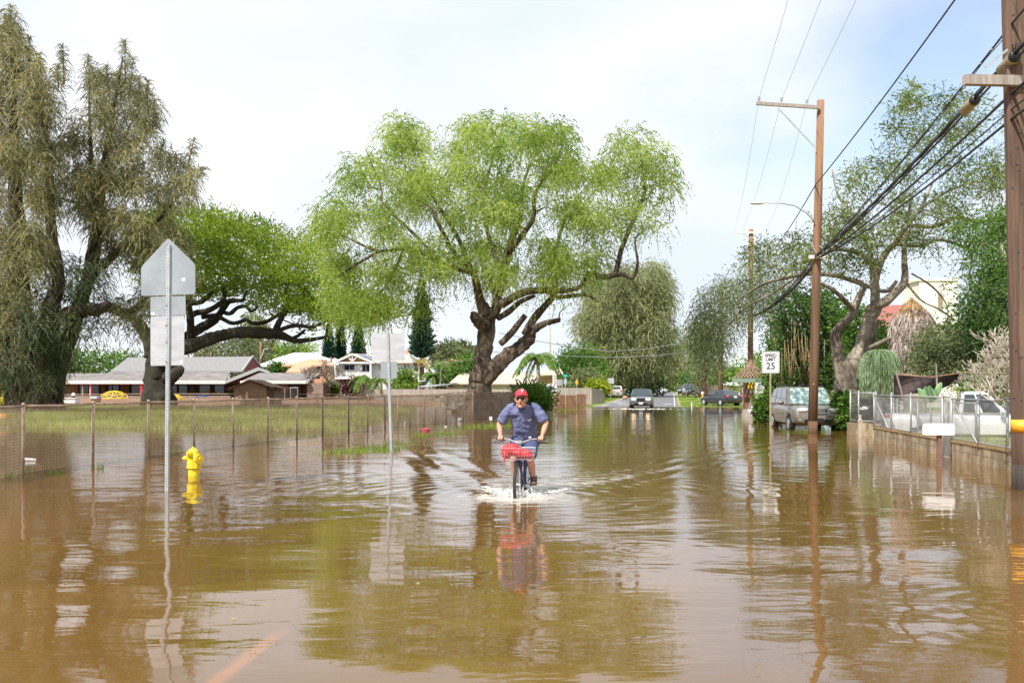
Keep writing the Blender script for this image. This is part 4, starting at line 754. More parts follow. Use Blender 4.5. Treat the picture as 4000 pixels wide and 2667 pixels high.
def floaters(n):
    y=RNG.uniform(5,30,n); x=RNG.uniform(-.5,.5,n)*y; return np.stack([x,y,np.full(n,.006)],1)
P=floaters(70); D=rsph(70); D[:,2]*=.05; D=nrm(D); tag(leaf_mesh('leaf_litter',P,D,.04,.014,LF['casu'],None,None,origin=(0,0,0)),kind='stuff')
# ------------------------------------------------------------------ chain-link fences
def chain(mb_list, A, B, z0, z1, d=.06, r=.0088, lean=0):
    """wire fabric between two plan points, appended as numpy chunks"""
    A=np.array(A[:2],float); B=np.array(B[:2],float); L=np.linalg.norm(B-A); u=(B-A)/L; n=np.array([-u[1],u[0]]); nk=int(L/d); nj=int((z1-z0)/(d*.5))
    j=np.arange(nj+1); xs=(j%2)*d; zs=z0+j*d*.5; off=np.array([[r,0],[-r*.5,r*.87],[-r*.5,-r*.87]])   # (along, normal)
    T=np.zeros((nj+1,3,3))
    for q in range(3):
        T[:,q,0]=xs+off[q,0]*1.2; T[:,q,1]=off[q,1]+(j%2)*r*1.5; T[:,q,2]=zs
    K=np.arange(nk)*d; V=np.zeros((nk,nj+1,3,3)); a=T[None,:,:,0]+K[:,None,None]; b=np.broadcast_to(T[None,:,:,1],a.shape)
    V[...,0]=A[0]+u[0]*a+n[0]*b; V[...,1]=A[1]+u[1]*a+n[1]*b; V[...,2]=T[None,:,:,2]+RNG.normal(size=(nk,1,1))*.004
    base=(np.arange(nk)[:,None,None]*(nj+1)+np.arange(nj)[None,:,None])*3; q=np.arange(3)[None,None]; q2=(q+1)%3
    Fc=np.stack([base+q,base+q2,base+3+q2,base+3+q],-1).reshape(-1,4); mb_list.append((V.reshape(-1,3),Fc))
def chain_build(lst,name,m,parent):
    o=np.array(parent['_w']); vs=[];fs=[];k=0
    for V,Fc in lst: vs.append(V-o); fs.append(Fc+k); k+=len(V)
    v=np.concatenate(vs); f=np.concatenate(fs).astype(np.int32); me=bpy.data.meshes.new(name); me.vertices.add(len(v)); me.vertices.foreach_set('co',v.ravel()); me.loops.add(f.size); me.loops.foreach_set('vertex_index',f.ravel())
    me.polygons.add(len(f)); me.polygons.foreach_set('loop_start',np.arange(len(f),dtype=np.int32)*4); me.update(calc_edges=True); me.materials.append(m); ob=bpy.data.objects.new(name,me); COL.objects.link(ob); ob.parent=parent; ob['_w']=tuple(o); return ob
FX=[(-130,16.2),(90,18.6),(362,21),(583,23.3),(758,25.3),(912,27.5),(1046,29.5),(1160,31.5),(1260,33.5),(1362,35.6),(1436,37.3),(1504,39),(1554,40.4),(1600,41.6),(1656,43),(1699,44.2),(1743,45.3),(1781,46.4),(1810,47.3),(1846,48.5)]
pt=[((x-CX)*y/F,y) for x,y in FX]
cf=thing('chain_link_fence','long rusty brown wire mesh fence standing in floodwater along the schoolyard','fence',(pt[3][0],pt[3][1],0)); ch=[]; rail=MB()
ztop=1.33
for i,(x,y) in enumerate(pt):
    b=MB(); lean=RNG.uniform(-.02,.02); b.tube([(x,y,-.25),(x+lean,y,ztop+.02)],[.032,.03],8); b.sph((x+lean,y,ztop+.03),.04,8,5); b.build('post',M['rust_dark' if i in (8,9,11) else 'rust_post'],cf,smooth='full')
    if i:
        a=pt[i-1]; dz=[0,.02,-.01,0,.01][i%5]; rail.tube([(a[0],a[1],ztop),((a[0]+x)/2,(a[1]+y)/2,ztop-.015+dz*.5),(x,y,ztop)],.021,7); chain(ch,a,(x,y),-.03,ztop+.045,d=.058)
rail.build('top_rail',M['rust_post'],cf,smooth='full'); chain_build(ch,'wire_mesh',M['rust_wire'],cf)
# low pipe rail fence in front of the playground
rf=thing('pipe_rail_fence','thin tan pipe rail fence behind the schoolyard grass','fence',(0,0,0)); RX=[(215,1541,96),(450,1539,95),(560,1538,93),(700,1538,91),(960,1538,86),(1100,1539,83),(1240,1540,80),(1400,1540,76),(1440,1540,75),(1570,1541,71),(1660,1538,68),(1720,1536,65),(1790,1534,60),(1850,1531,55)]
b=MB(); pts=[W(x,y,Y) for x,y,Y in RX]; b.tube(pts,.035,6); b.build('rail',M['rust_post'],rf,smooth='full')
for p in pts[::1]: b=MB(); b.tube([(p.x,p.y,-.2),(p.x,p.y,p.z)],.03,6); b.build('post',M['rust_post'],rf)
# ------------------------------------------------------------------ board fences
def boards(name,label,px0,px1,y0,y1,Y0,Y1,m,w=.16,zb=-.15,rag=.04,cap=False):
    t=thing(name,label,'fence',W((px0+px1)/2,1560,(Y0+Y1)/2)); A=W(px0,y0,Y0); B=W(px1,y1,Y1); L=(B-A).length; n=int(L/w); b=MB()
    for i in range(n):
        f0=(i+.03)/n; f1=(i+.97)/n; a=A.lerp(B,f0); c=A.lerp(B,f1); dz=RNG.uniform(-rag,0); dy=RNG.uniform(-.01,.01)
        b.prism([(a.x,a.y+dy,zb),(c.x,c.y+dy,zb),(c.x,c.y+dy,c.z+dz),(a.x,a.y+dy,a.z+dz)],(0,.025,0))
    b.build('board_panel',m,t)
    for i in range(0,n+1,14):
        p=A.lerp(B,min(1,i/n)); q=MB(); q.box((p.x,p.y+.09,(p.z+zb)/2),(.1,.1,p.z-zb-.06)); q.build('post',m,t)
    return t
boards('board_fence','tall weathered grey-brown board fence behind the end of the wire fence',1846,2012,1529,1529,50.5,54,M['net_brown'],.14)
boards('board_fence','grey wooden fence in front of the two-storey and tan-roofed houses',1455,1880,1519,1519,110,108,M['wood_grey'],.17)
boards('board_fence','short grey wooden fence right of the two-storey house bush, behind the tree trunk',1900,2175,1520,1517,100,94,M['wood_grey'],.17)
boards('board_fence','bright grey board fence left of the far signs',2177,2310,1514,1514,90,90,M['wood_grey'],.17)
boards('board_fence','short grey board fence behind the small white mailbox at the far corner',2311,2360,1517,1517,94,96,M['wood_grey'],.17)
boards('board_fence','stained reddish-brown plywood fence standing at the water edge',2166,2292,1541,1538,80,83,M['wood_brown'],1.1,rag=.08)
boards('board_fence','grey board fence end beside the clipped hedge',2126,2162,1556,1553,64,72,M['wood_grey'],.15)
boards('board_fence','dark brown board fence behind the dark sedan',2760,2905,1502,1505,112,100,M['net_brown'],.2)
# ------------------------------------------------------------------ signs
def rrect(cx,cz,w,h,r,Y,k=5):
    P=[]
    for sx,sz,a0 in ((1,1,0),(-1,1,90),(-1,-1,180),(1,-1,270)):
        for i in range(k+1):
            a=R(a0+90*i/k); P.append((cx+sx*(w/2-r)+r*math.cos(a),Y,cz+sz*(h/2-r)+r*math.sin(a)))
    return P
def upost(b,holes,x,y,z0,z1,w=.045,lean=0):
    """perforated U channel seen from behind"""
    b.prism([(x-w/2,y,z0),(x+w/2,y,z0),(x+w/2+lean,y,z1),(x-w/2+lean,y,z1)],(0,-.004,0))
    for s_ in (-1,1): b.prism([(x+s_*w/2,y,z0),(x+s_*(w/2+.012),y+.03,z0),(x+s_*(w/2+.012)+lean,y+.03,z1),(x+s_*w/2+lean,y,z1)],(.003*s_,0,0))
    k=int((z1-z0)/.05)
    for i in range(k):
        z=z0+.02+i*.05; xx=x+lean*(z-z0)/(z1-z0); holes.prism([(xx+.007*math.cos(a*math.pi/4),y-.0055,z+.007*math.sin(a*math.pi/4)) for a in range(8)],(0,-.0006,0))
Ys=15.6; kx=Ys/F
t=thing('road_sign','tall pentagon sign seen from behind above two rectangular panels on one perforated post','sign',W(648,1915,Ys)); b=MB(); hb=MB()
cxw=(655-CX)*kx; upost(b,hb,cxw-.01,Ys-.035,-.3,1.7-(958-HY)*kx,.05,.03); b.build('post',M['galv'],t); hb.build('perforation',M['hole'],t)
for bz in (3.05,4.05,2.72,2.45,2.12): b=MB(); b.tube([(cxw-.012,Ys-.052,bz),(cxw-.012,Ys-.038,bz)],.014,6); b.build('bolt',M['rust_post'],t)
def pz(y): return H-(y-HY)*kx
def pxw(x): return (x-CX)*kx
def rpoly(V,r,Y,k=4):
    n=len(V); out=[]
    for i in range(n):
        p=Vector(V[i]); a=(Vector(V[i-1])-p).normalized(); c=(Vector(V[(i+1)%n])-p).normalized()
        s0=p+a*r; s1=p+c*r
        for j in range(k+1):
            f=j/k; q=s0*(1-f)**2+p*2*f*(1-f)+s1*f*f; out.append((q.x,Y,q.y))
    return out
b=MB(); b.prism(rpoly([(pxw(551),pz(1156)),(pxw(763),pz(1149)),(pxw(763),pz(1033)),(pxw(657),pz(929)),(pxw(551),pz(1043))],.05,Ys),(0,.004,0)); pn=b.build('pentagon_panel',M['galv_dark'],t)
b=MB(); b.box((pxw(717),Ys-.002,pz(1092)),(.06,.002,.05),Matrix.Rotation(R(5),3,'Y')); b.build('sticker',M['sticker'],pn)
b=MB(); b.prism(rpoly([(pxw(588),pz(1234)),(pxw(726),pz(1231)),(pxw(725),pz(1156)),(pxw(588),pz(1160))],.025,Ys-.006),(0,.004,0)); pn=b.build('middle_panel',M['galv_dark'],t)
b=MB(); b.box((pxw(598),Ys-.0085,pz(1226)),(.06,.002,.045)); b.build('sticker',M['sticker'],pn)
b=MB(); b.prism(rpoly([(pxw(588),pz(1429)),(pxw(719),pz(1426)),(pxw(720),pz(1232)),(pxw(588),pz(1236))],.025,Ys),(0,.004,0)); pn=b.build('lower_panel',M['galv_bright'],t)
b=MB(); b.box((pxw(708),Ys-.003,pz(1413)),(.05,.002,.045)); b.build('sticker',M['sticker'],pn)
Ys=25.3; kx=Ys/F
t=thing('road_sign','large square silver sign back over a smaller dull panel before the houses','sign',W(1528,1755,Ys)); b=MB(); hb=MB(); upost(b,hb,pxw(1530),Ys-.035,-.3,pz(1288),.05,-.11); b.build('post',M['galv'],t); hb.build('perforation',M['hole'],t)
b=MB(); b.prism(rpoly([(pxw(1453),pz(1410)),(pxw(1582),pz(1408)),(pxw(1578),pz(1300)),(pxw(1450),pz(1303))],.03,Ys),(0,.004,0)); b.build('square_panel',M['galv_bright'],t)
b=MB(); b.prism(rpoly([(pxw(1487),pz(1478)),(pxw(1551),pz(1477)),(pxw(1551),pz(1411)),(pxw(1486),pz(1411))],.02,Ys),(0,.004,0)); b.build('lower_panel',M['galv_dark'],t)
def text(s_,size,c,parent,m,name='lettering',rot=(R(90),0,0),ext=.001,sx=1):
    cu=bpy.data.curves.new(name,'FONT'); cu.offset=.005; cu.body=s_; cu.size=size; cu.extrude=ext; cu.align_x='CENTER'; cu.align_y='CENTER'; o=bpy.data.objects.new(name,cu); COL.objects.link(o)
    bpy.context.view_layer.update(); me=bpy.data.meshes.new_from_object(o.evaluated_get(bpy.context.evaluated_depsgraph_get())); bpy.data.objects.remove(o); me.materials.clear(); me.materials.append(m)
    o=bpy.data.objects.new(name,me); COL.objects.link(o); o.parent=parent; o.location=Vector(c)-Vector(parent['_w']); o.rotation_euler=rot; o.scale=(sx,1,1); return o
Ys=36.5; kx=Ys/F
t=thing('speed_limit_sign','white sign reading SPEED LIMIT 25 on a rusty post in the water','sign',W(3008,1675,Ys)); b=MB(); b.box((pxw(3010),Ys+.03,(pz(1385)-.3)/2),(.06,.04,pz(1385)+.3)); b.build('post',M['rust_post'],t)
cx_,cz_=pxw(3010.5),pz(1414.5); w_,h_=69*kx,85*kx
b=MB(); b.prism(rrect(cx_,cz_,w_,h_,.05,Ys),(0,.004,0)); pn=b.build('sign_panel',M['white'],t)
b=MB(); o_=rrect(cx_,cz_,w_*.94,h_*.95,.045,Ys-.002); i_=rrect(cx_,cz_,w_*.90,h_*.915,.035,Ys-.002); n_=len(o_); b.add(o_+i_,[(i,(i+1)%n_,n_+(i+1)%n_,n_+i) for i in range(n_)]); b.build('border',M['black'],pn,fix=False)
text('SPEED',.165,(cx_,Ys-.003,cz_+.255),pn,M['black']); text('LIMIT',.165,(cx_,Ys-.003,cz_+.10),pn,M['black']); text('25',.36,(cx_,Ys-.003,cz_-.155),pn,M['black'],ext=.0015)
def small_sign(label,cx,y0,y1,w,basey,Y,m,shape='rect',post='galv',name='road_sign',band=None,pw=.05):
    t=thing(name,label,'sign',W(cx,basey,Y)); k=Y/F; x=(cx-CX)*k; zt=H-(y0-HY)*k; zb=H-(y1-HY)*k; z0=H-(basey-HY)*k-.15
    b=MB(); b.box((x,Y+.03,(zt+z0)/2-.02),(pw,.05,zt-z0)); b.build('post',M[post],t); b=MB(); W2=w*k/2; c=(zt+zb)/2; h2=(zt-zb)/2
    if shape=='rect': P=rrect(x,c,W2*2,h2*2,.05,Y)
    elif shape=='diamond': P=[(x,Y,zb),(x+W2,Y,c),(x,Y,zt),(x-W2,Y,c)]
    else: P=[(x+W2*math.cos(R(22.5+45*i)),Y,c+h2*math.sin(R(22.5+45*i))) for i in range(8)]
    b.prism(P,(0,.006,0)); b.build('sign_panel',M[m],t)
    if band: b=MB(); q0=H-(band[0]-HY)*k; q1=H-(band[1]-HY)*k; b.box((x,Y,(q0+q1)/2),(.1,.1,abs(q0-q1))); b.build('reflector_strip',M['orange'],t)
small_sign('grey back of a square sign right of the clipped hedge, its post in the water',2185,1482,1505,25,1606,68,'galv',post='rust_post')
small_sign('grey eight-sided sign seen from behind under the green street name plate, left side',2208,1477,1503,14,1540,88,'galv','oct')
small_sign('orange diamond warning sign above the grey board fence',2253,1479,1506,12,1548,104,'orange','diamond')
small_sign('small white sign panel on a thin post on the far grass',2333,1480,1497,16,1566,112,'galv_bright')
small_sign('pale square sign back with an orange strip on its post, beside the parked beige car',2386,1476,1498,25,1560,120,'galv',band=(1508,1532))
small_sign('lime yellow diamond sign at the far end of the street',2644,1489,1508,13,1530,200,'lime','oct',pw=.1)
small_sign('half-hidden second lime yellow sign behind the far poles',2663,1492,1506,7,1530,215,'lime','diamond',pw=.1)
small_sign('tiny white sign seen edge-on near the pale car at the street end',2565,1502,1510,7,1532,190,'white',pw=.08)
def name_plate(label,cx,cy,w,h,Y,basey):
    t=thing('street_name_sign',label,'sign',W(cx,basey,Y)); b=MB(); p=W(cx,cy,Y); z0=W(cx,basey,Y).z; b.box((p.x,Y+.03,(p.z+z0)/2),(.05,.05,p.z-z0)); b.build('post',M['galv'],t); b=MB(); b.box(p,(w*Y/F,.01,h*Y/F)); b.build('name_plate',M['teal'],t)
name_plate('teal street name plate above the sign back near the hedge',2208,1467,17,10,87,1540); name_plate('teal street name plate among the poles at the far right of the street',2687,1481,15,8,150,1532)
# ------------------------------------------------------------------ hydrant
Yh=18.2; hc=W(757,1858,Yh); hx=hc.x
t=thing('fire_hydrant','bright yellow fire hydrant standing in the floodwater','hydrant',(hx,Yh,0)); u=Yh/F
b=MB(); b.lathe((hx,Yh,0),[(.165,-.3),(.165,-.25),(.105,-.25),(.105,.145),(.118,.15),(.118,.3),(.112,.34),(.112,.36)],24); b.build('barrel',M['hydrant'],t,smooth=True)
b=MB(); b.lathe((hx,Yh,.0),[(.135,.145),(.14,.15),(.125,.30),(.118,.30)],8); b.build('skirt',M['hydrant'],t,smooth=True)
b=MB(); b.lathe((hx-.01,Yh,0),[(.112,.355),(.125,.37),(.125,.40),(.11,.41),(.1,.46),(.075,.51),(.03,.53),(.022,.53),(.022,.56)],20); b.build('bonnet',M['hydrant'],t,smooth=True)
Mz=Matrix.Rotation(R(-35),3,'Z')
def noz(d,L,r,z,nm):
    d=Vector(d).normalized(); a=Vector((hx,Yh,z)); b=MB(); b.tube([a+d*.08,a+d*(L-.06)],[r*.78,r*.78],16); b.tube([a+d*(L-.065),a+d*L],[r,r*.96],16); b.tube([a+d*L,a+d*(L+.03)],[.022,.02],5); b.build(nm,M['hydrant'],t,smooth=True)
noz((.75,-.65,0),.215,.088,.335,'pumper_nozzle'); noz((-1,-.15,0),.185,.045,.335,'hose_nozzle'); noz((-.3,-.95,0),.17,.05,.44,'hose_nozzle')
# ------------------------------------------------------------------ utility poles and wires
def pole(label,bx,by,Y,tx,ty,r,mt,arms=(),lamp=None,group=None,band=None,dot=None):
    A=W(bx,by,Y); A.z=-.3 if Y<85 else 0; T=W(tx,ty,Y); t=thing('utility_pole',label,'pole',(A.x,A.y,max(A.z,-.3)),group); b=MB(); pts=[A.lerp(T,f) for f in (0,.25,.5,.75,1)]; b.tube(pts,[r,r*.96,r*.9,r*.83,r*.76],18 if Y<50 else 8); b.build('shaft',mt,t,smooth='full')
    return t,A,T
Yp=35.3
t,A,T=pole('tall reddish-brown pole with one-sided crossarm and street light before the silver SUV',3173,1690,Yp,3206,393,.175,M['pole_wood'])
k=Yp/F
b=MB(); b.tube([A,A.lerp(T,.058)],[.178,.176],18); b.build('wet_foot',M['pole_wood'],t,smooth='full')
b=MB(); b.beam(W(2955,404,Yp-.2),W(3200,420,Yp-.2),.1,.12); b.build('crossarm',M['wood_grey'],t)
b=MB(); b.beam(W(3041,424,Yp-.27),W(3184,575,Yp-.2),.03,.05); b.build('arm_brace',M['galv'],t)
for x,y in ((2965,400),(3053,404),(3152,410)):
    p=W(x,y,Yp-.2); b=MB(); b.lathe(p,[(.02,.05),(.03,.08),(.06,.09),(.035,.12),(.06,.13),(.035,.16),(.06,.17),(.035,.2),(.055,.21),(.03,.25)],12); b.build('insulator',M['insulator'],t,smooth=True)
b=MB(); b.beam(W(3160,1004,Yp-.2),W(3222,1002,Yp-.2),.1,.13); b.build('lower_crossarm',M['fascia'],t)
b=MB(); b.beam(W(3170,950,Yp-.19),W(3185,985,Yp-.19),.03,.03); b.beam(W(3200,960,Yp-.19),W(3245,995,Yp-.19),.03,.03); b.build('bracket',M['galv'],t)
b=MB(); b.tube([W(3180,868,Yp-.15),W(3172,855,Yp-.2),W(3150,830,Yp-.2),W(3105,803,Yp-.2),W(3050,793,Yp-.2),W(2985,792,Yp-.2)],[.035,.034,.033,.03,.028,.026],8); arm=b.build('lamp_arm',M['galv'],t,smooth='full')
p=W(2957,794,Yp-.2); b=MB(); b.sph(p,(.29,.12,.05),14,8); b.tube([p+Vector((.02,0,.04)),p+Vector((.02,0,.13))],.035,8); b.build('lamp_head',M['whitepaint'],t,smooth='full')
b=MB(); pr=[W(3165,1480+i*90,Yp) for i in range(3)]; b.box(W(3178,1499,Yp-.17),(.03,.02,.03)); b.build('tag_plate',M['white'],t)
# near pole
Yn=15.8; kn=Yn/F
A=W(4010,1910,Yn); A.z=-.35; T=W(3925,-1200,Yn)
t=thing('utility_pole','thick dark brown pole with an orange band at the right edge of the picture','pole',tuple(A)); b=MB(); pts=[A.lerp(T,f) for f in np.linspace(0,1,12)]; b.tube(pts,[.205-.05*f for f in np.linspace(0,1,12)],24); b.build('shaft',M['pole_near'],t,smooth='full')
def onp(z): f=(z-A.z)/(T.z-A.z); return A.lerp(T,f),.205-.05*f
b=MB(); a0,r0=onp(.955); a1,r1=onp(1.165); b.tube([a0,a1],[r0+.006,r1+.006],28); b.build('orange_band',M['orange'],t,smooth='full')
b=MB(); a0,r0=onp(-.3); a1,r1=onp(.42); a2,r2=onp(.1); b.tube([a0,a2,a1],[r0+.02,r0+.012,r1+.006],24); b.build('wet_foot',M['pole_wet'],t,smooth='full')
b=MB()
for i in range(34):
    z=RNG.uniform(1.3,8.5); p,r_=onp(z); a=RNG.uniform(-2.9,-1.2); c=p+Vector((math.cos(a)*r_,math.sin(a)*r_,0)); b.tube([c,c+Vector((math.cos(a),math.sin(a),0))*.012],.014,7)
b.build('perforation',M['hole'],t)
b=MB(); b.beam(W(3766,313,Yn-.25),W(3990,318,Yn-.2),.12,.16); b.build('crossarm',M['wood_grey'],t)
b=MB(); b.beam(W(3850,262,Yn-.2),W(3935,195,Yn-.2),.02,.035); b.build('arm_brace',M['galv'],t)
b=MB(); b.beam((5.6,Yn-.2,12.3),(9.4,Yn-.2,12.3),.12,.14); b.build('upper_crossarm',M['wood_grey'],t)
# third pole, shelter side
Y3=64
t,A3,T3=pole('reddish pole with a double-ended crossarm rising behind the shingled shelter',2930,1600,Y3,2934,896,.2,M['pole_wood'])
b=MB(); b.beam(W(2868,910,Y3-.2),W(3006,907,Y3-.2),.1,.12); b.build('crossarm',M['fascia'],t)
for x in (2872,2905,3002):
    b=MB(); p=W(x,905,Y3-.2); b.lathe(p,[(.05,.02),(.06,.1),(.04,.3)],8); b.build('insulator',M['insulator'],t,smooth=True)
b=MB(); b.beam(W(2900,912,Y3-.25),W(2930,930,Y3-.2),.03,.04); b.beam(W(2968,910,Y3-.25),W(2938,930,Y3-.2),.03,.04); b.build('arm_brace',M['galv'],t)
for i,(x,Y,top,arms) in enumerate(((2815,100,1120,0),(2693,230,1330,1),(2668,265,1378,1),(2655,285,1385,1),(2645,320,1400,1))):
    lab=['stout dark trunk-like pole just left of the shelter','thin far pole right of the teal street plate','far pole with crossarm and a grey transformer can','far pole with several street light arms beside the lime sign','farthest thin pole at the end of the street'][i]
    t,A_,T_=pole(lab,x,1545,Y,x+1,top,[.27,.22,.3,.3,.3][i],M['pole_wood'],group=None)
    if arms:
        b=MB(); b.beam(W(x-14,top+8,Y-.3),W(x+14,top+7,Y-.3),.14,.2); b.build('crossarm',M['wood_grey'],t)
        for s_ in range(2): b=MB(); y=top+60+s_*22; b.tube([W(x,y+8,Y-.3),W(x-14,y-2,Y-.3),W(x-30,y-1,Y-.3)],[.09,.09,.14],5); b.build('lamp_arm',M['galv'],t)
    if i==2: b=MB(); p=W(x+9,1398,Y-.6); b.lathe(p,[(.5,-.8),(.5,.8)],10); b.build('transformer',M['galv'],t,smooth=True)
for i,(x,Y,top,bot,lab) in enumerate(((279,165,1372,1540,'thin pale pole standing behind the school roof at the left'),(446,170,1370,1540,'second thin pole behind the school roof, beside the tall roof slope'),(1018,150,1335,1540,'pole with a small street light behind the red gable'),(824,170,1372,1540,'brown pole seen behind the school ridge under the black limb'),(1294,150,1395,1540,'short pole end beside the two-storey house roof edge'))):
    t,A_,T_=pole(lab,x,bot,Y,x,top,.2,M['pole_wood' if i!=0 else 'bark_pale'])
    if i in (1,2): b=MB(); s_=-1 if i==1 else 1; b.tube([W(x,1395+5,Y-.2),W(x+s_*14,1385+5-(i==2)*28,Y-.2),W(x+s_*28,1386+5-(i==2)*28,Y-.2)],[.06,.06,.1],5); b.build('lamp_arm',M['galv'],t)
def sag(a,b,s_,n=14): a=Vector(a); b=Vector(b); return [a.lerp(b,f)-Vector((0,0,4*s_*f*(1-f))) for f in np.linspace(0,1,n)]
def wire(label,pts,r,m='cable',group=None,cat='wire',name='overhead_wire',n=5):
    b=MB(); b.tube(pts,r,n,cap=False); return tag(b.build(name,M[m],origin=tuple(pts[len(pts)//2]),smooth='full',fix=False),label,cat,group)
Mp=W(3186,1000,Yp-.25); P3=W(2930,1232,Y3-.2)
specs=[('uppermost of the telephone cables meeting the near pole',3960,85,.019,0,0),('thick bundled telephone cable carrying the two splice cases',3960,212,.036,-.02,-.01),('thin cable lashed just under the thick bundle',3960,238,.022,.06,-.03),('cable crossing the near pole just below its crossarm, third group down',3960,358,.026,.12,-.05),('slim cable second from the bottom at the near pole',3960,420,.013,.15,-.06),('lowest cable of the group at the near pole',3960,458,.024,.22,-.03)]
nearpts=[]
for i,(lab,x,y,r_,dx,dz) in enumerate(specs):
    Np=W(x,y,Yn-.22); m_=Mp+Vector((dx,0,dz)); nearpts.append((Np,m_)); d=(Np-m_)*.62; pts=[Np+d,Np+d*.5]+sag(Np,m_,.18,16)[0:]+sag(m_,P3+Vector((dx*.5,0,dz)),.5,10)[1:]
    wire(lab,pts,r_,group='telephone cables on the right')
# extra strands twisted in the thick bundle
for j in range(3):
    Np,m_=nearpts[1]; pts=sag(Np,m_,.18,40); o=[p+Vector((.025*math.cos(i*.7+j*2.1),0,.045*math.sin(i*.7+j*2.1))) for i,p in enumerate(pts)]; wire(['strand wound round the upper side of the thick telephone bundle','strand wound round the lower side of the thick telephone bundle','strand wound round the left side of the thick telephone bundle'][j],o,.016,group='telephone cables on the right')
Np,m_=nearpts[0]; pts=sag(Np,m_,.18,60); o=[p+Vector((0,0,-.05-.02*math.sin(i*1.1))) for i,p in enumerate(pts)]; wire('slack strand hung just beneath the uppermost telephone cable',o,.008,group='telephone cables on the right')
def along(i,f): Np,m_=nearpts[i]; return sag(Np,m_,.18,101)[int(f*100)]
for j,(f0,f1,lab) in enumerate(((.0,.03,'tan cylindrical splice case nearest the near pole'),(.10,.14,'tan cylindrical splice case farther along the thick cable'))):
    a=along(1,f0)+Vector((-.0,-.05,-.04)); c=along(1,f1)+Vector((0,-.05,-.04)); d=(c-a).normalized(); c=a+d*.62; t=thing('splice_case',lab,'cable joint',tuple((a+c)/2)); b=MB(); b.tube([a+d*.05,a+d*.06,c-d*.01,c],[.085,.1,.1,.08],20); b.build('case',M['splice'],t,smooth='full')
    b=MB(); b.tube([a-d*.04,a,a+d*.055],[.07,.1,.1],16); b.build('end_cap',M['black'],t,smooth='full')
    for q in range(3): b=MB(); s0=a-d*.02+Vector((RNG.uniform(-.05,.05),0,RNG.uniform(-.05,.05))); b.tube([s0,s0-d*.15+Vector((RNG.uniform(-.1,.1),0,.1)),s0-d*.3],.009,5); b.build('cable_tail',M['cable'],t)
for j in range(7):
    f=.02+.03*j; p=along(0,f); b=MB(); b.box(p,(.03,.05,.05)); tag(b.build('cable_clamp',M['galv'],origin=tuple(p)),'small metal clamp gripping the uppermost telephone cable left of the near pole','clamp','clamps on the uppermost telephone cable')
Fn=W(3962,-325,Yn-.2); Fm=W(3186,722,Yp-.2); wire('single black twisted wire running steeply from the top edge to the lamp pole',[Fn+(Fn-Fm)*.5]+sag(Fn,Fm,.12,16)+sag(Fm,W(2930,1060,Y3),.5,12)[1:],.02,group=None)
for i,(x,y,lab) in enumerate(((2965,383,'leftmost of the three thin power lines from the insulators'),(3053,388,'middle of the three thin power lines from the insulators'),(3152,395,'rightmost of the three thin power lines, nearest the pole top'))):
    a=W(x,y,Yp-.2); n_=Vector((5.75+i*.95,Yn-.2,12.35)); e=W((2872,2905,3002)[i],885,Y3-.2); wire(lab,[n_+(n_-a)*.4]+sag(n_,a,.1,12)+sag(a,e,.5,12)[1:],.0055,'wire_grey',group='thin power lines')
for i,(pts,lab,Y) in enumerate((([(1560,1442),(1740,1418),(1860,1400)],'faint line running right from the houses to the split trunk',100),([(1950,1300),(2100,1332),(2261,1359),(2387,1372),(2513,1364),(2636,1345),(2712,1330),(2850,1290)],'upper of the two lines sagging across the street in front of the far tree',92),([(1860,1370),(2157,1387),(2368,1397),(2559,1389),(2697,1374),(2850,1350)],'lower of the two lines sagging across the street in front of the far tree',92),([(1020,1378),(1150,1392),(1300,1412)],'line from the pole with a small lamp to the two-storey house',148))):
    wire(lab,[W(x,y,Y) for x,y in pts],.035 if i in(1,2) else .02,'wire_grey')
for i,(a,c) in enumerate((((2668,1386),(2815,1240)),((2815,1240),(2930,1232)))): wire(['cable from the far transformer pole to the stout pole','cable from the stout pole to the pole behind the shelter'][i],sag(W(*a,265 if i==0 else 100),W(*c,100 if i==0 else Y3),.6),.04 if i==0 else .03)
# ------------------------------------------------------------------ block wall, gates and wire fences on the right
def P2(px,Y): return Vector(((px-CX)*Y/F,Y,0))
Wa=Vector((11.66,30.5,0)); Wb=Vector((10.1,19.2,0)); wd_=(Wb-Wa)/(Wb-Wa).length
def onw(f,z=0): v=Wa.lerp(Wb,f); v.z=z; return v
def wallseg(label,f0,f1,h=.43,th=.2):
    t=thing('block_wall',label,'wall',tuple(onw((f0+f1)/2))); n=Vector((-wd_.y,wd_.x,0)); n=n if n.x>0 else -n; b=MB(); a=onw(f0,-.3); c=onw(f1,-.3)
    b.prism([a,c,c+n*th,a+n*th],(0,0,.3+h-.05)); b.build('wall',M['blockwall'],t); b=MB(); a=onw(f0,h-.048)-n*.02; c=onw(f1,h-.048)-n*.02; b.prism([a,c,c+n*(th+.04),a+n*(th+.04)],(0,0,.05)); b.build('coping',M['coping'],t)
    j=MB(); u_=(c-a).normalized(); L_=(c-a).length; a0=onw(f0,0)-n*.003; c0=onw(f1,0)-n*.003
    j.prism([a0+Vector((0,0,.19)),c0+Vector((0,0,.19)),c0+Vector((0,0,.203)),a0+Vector((0,0,.203))],n*.006)
    for i in range(int(L_/.8)):
        p=a0+u_*(.8*i+.2); j.prism([p+Vector((0,0,.205)),p+u_*.01+Vector((0,0,.205)),p+u_*.01+Vector((0,0,h-.05)),p+Vector((0,0,h-.05))],n*.006); p=a0+u_*(.8*i+.6); j.prism([p+Vector((0,0,-.05)),p+u_*.01+Vector((0,0,-.05)),p+u_*.01+Vector((0,0,.188)),p+Vector((0,0,.188))],n*.006)
    j.build('mortar_joint',M['wall_brown'],t); return t
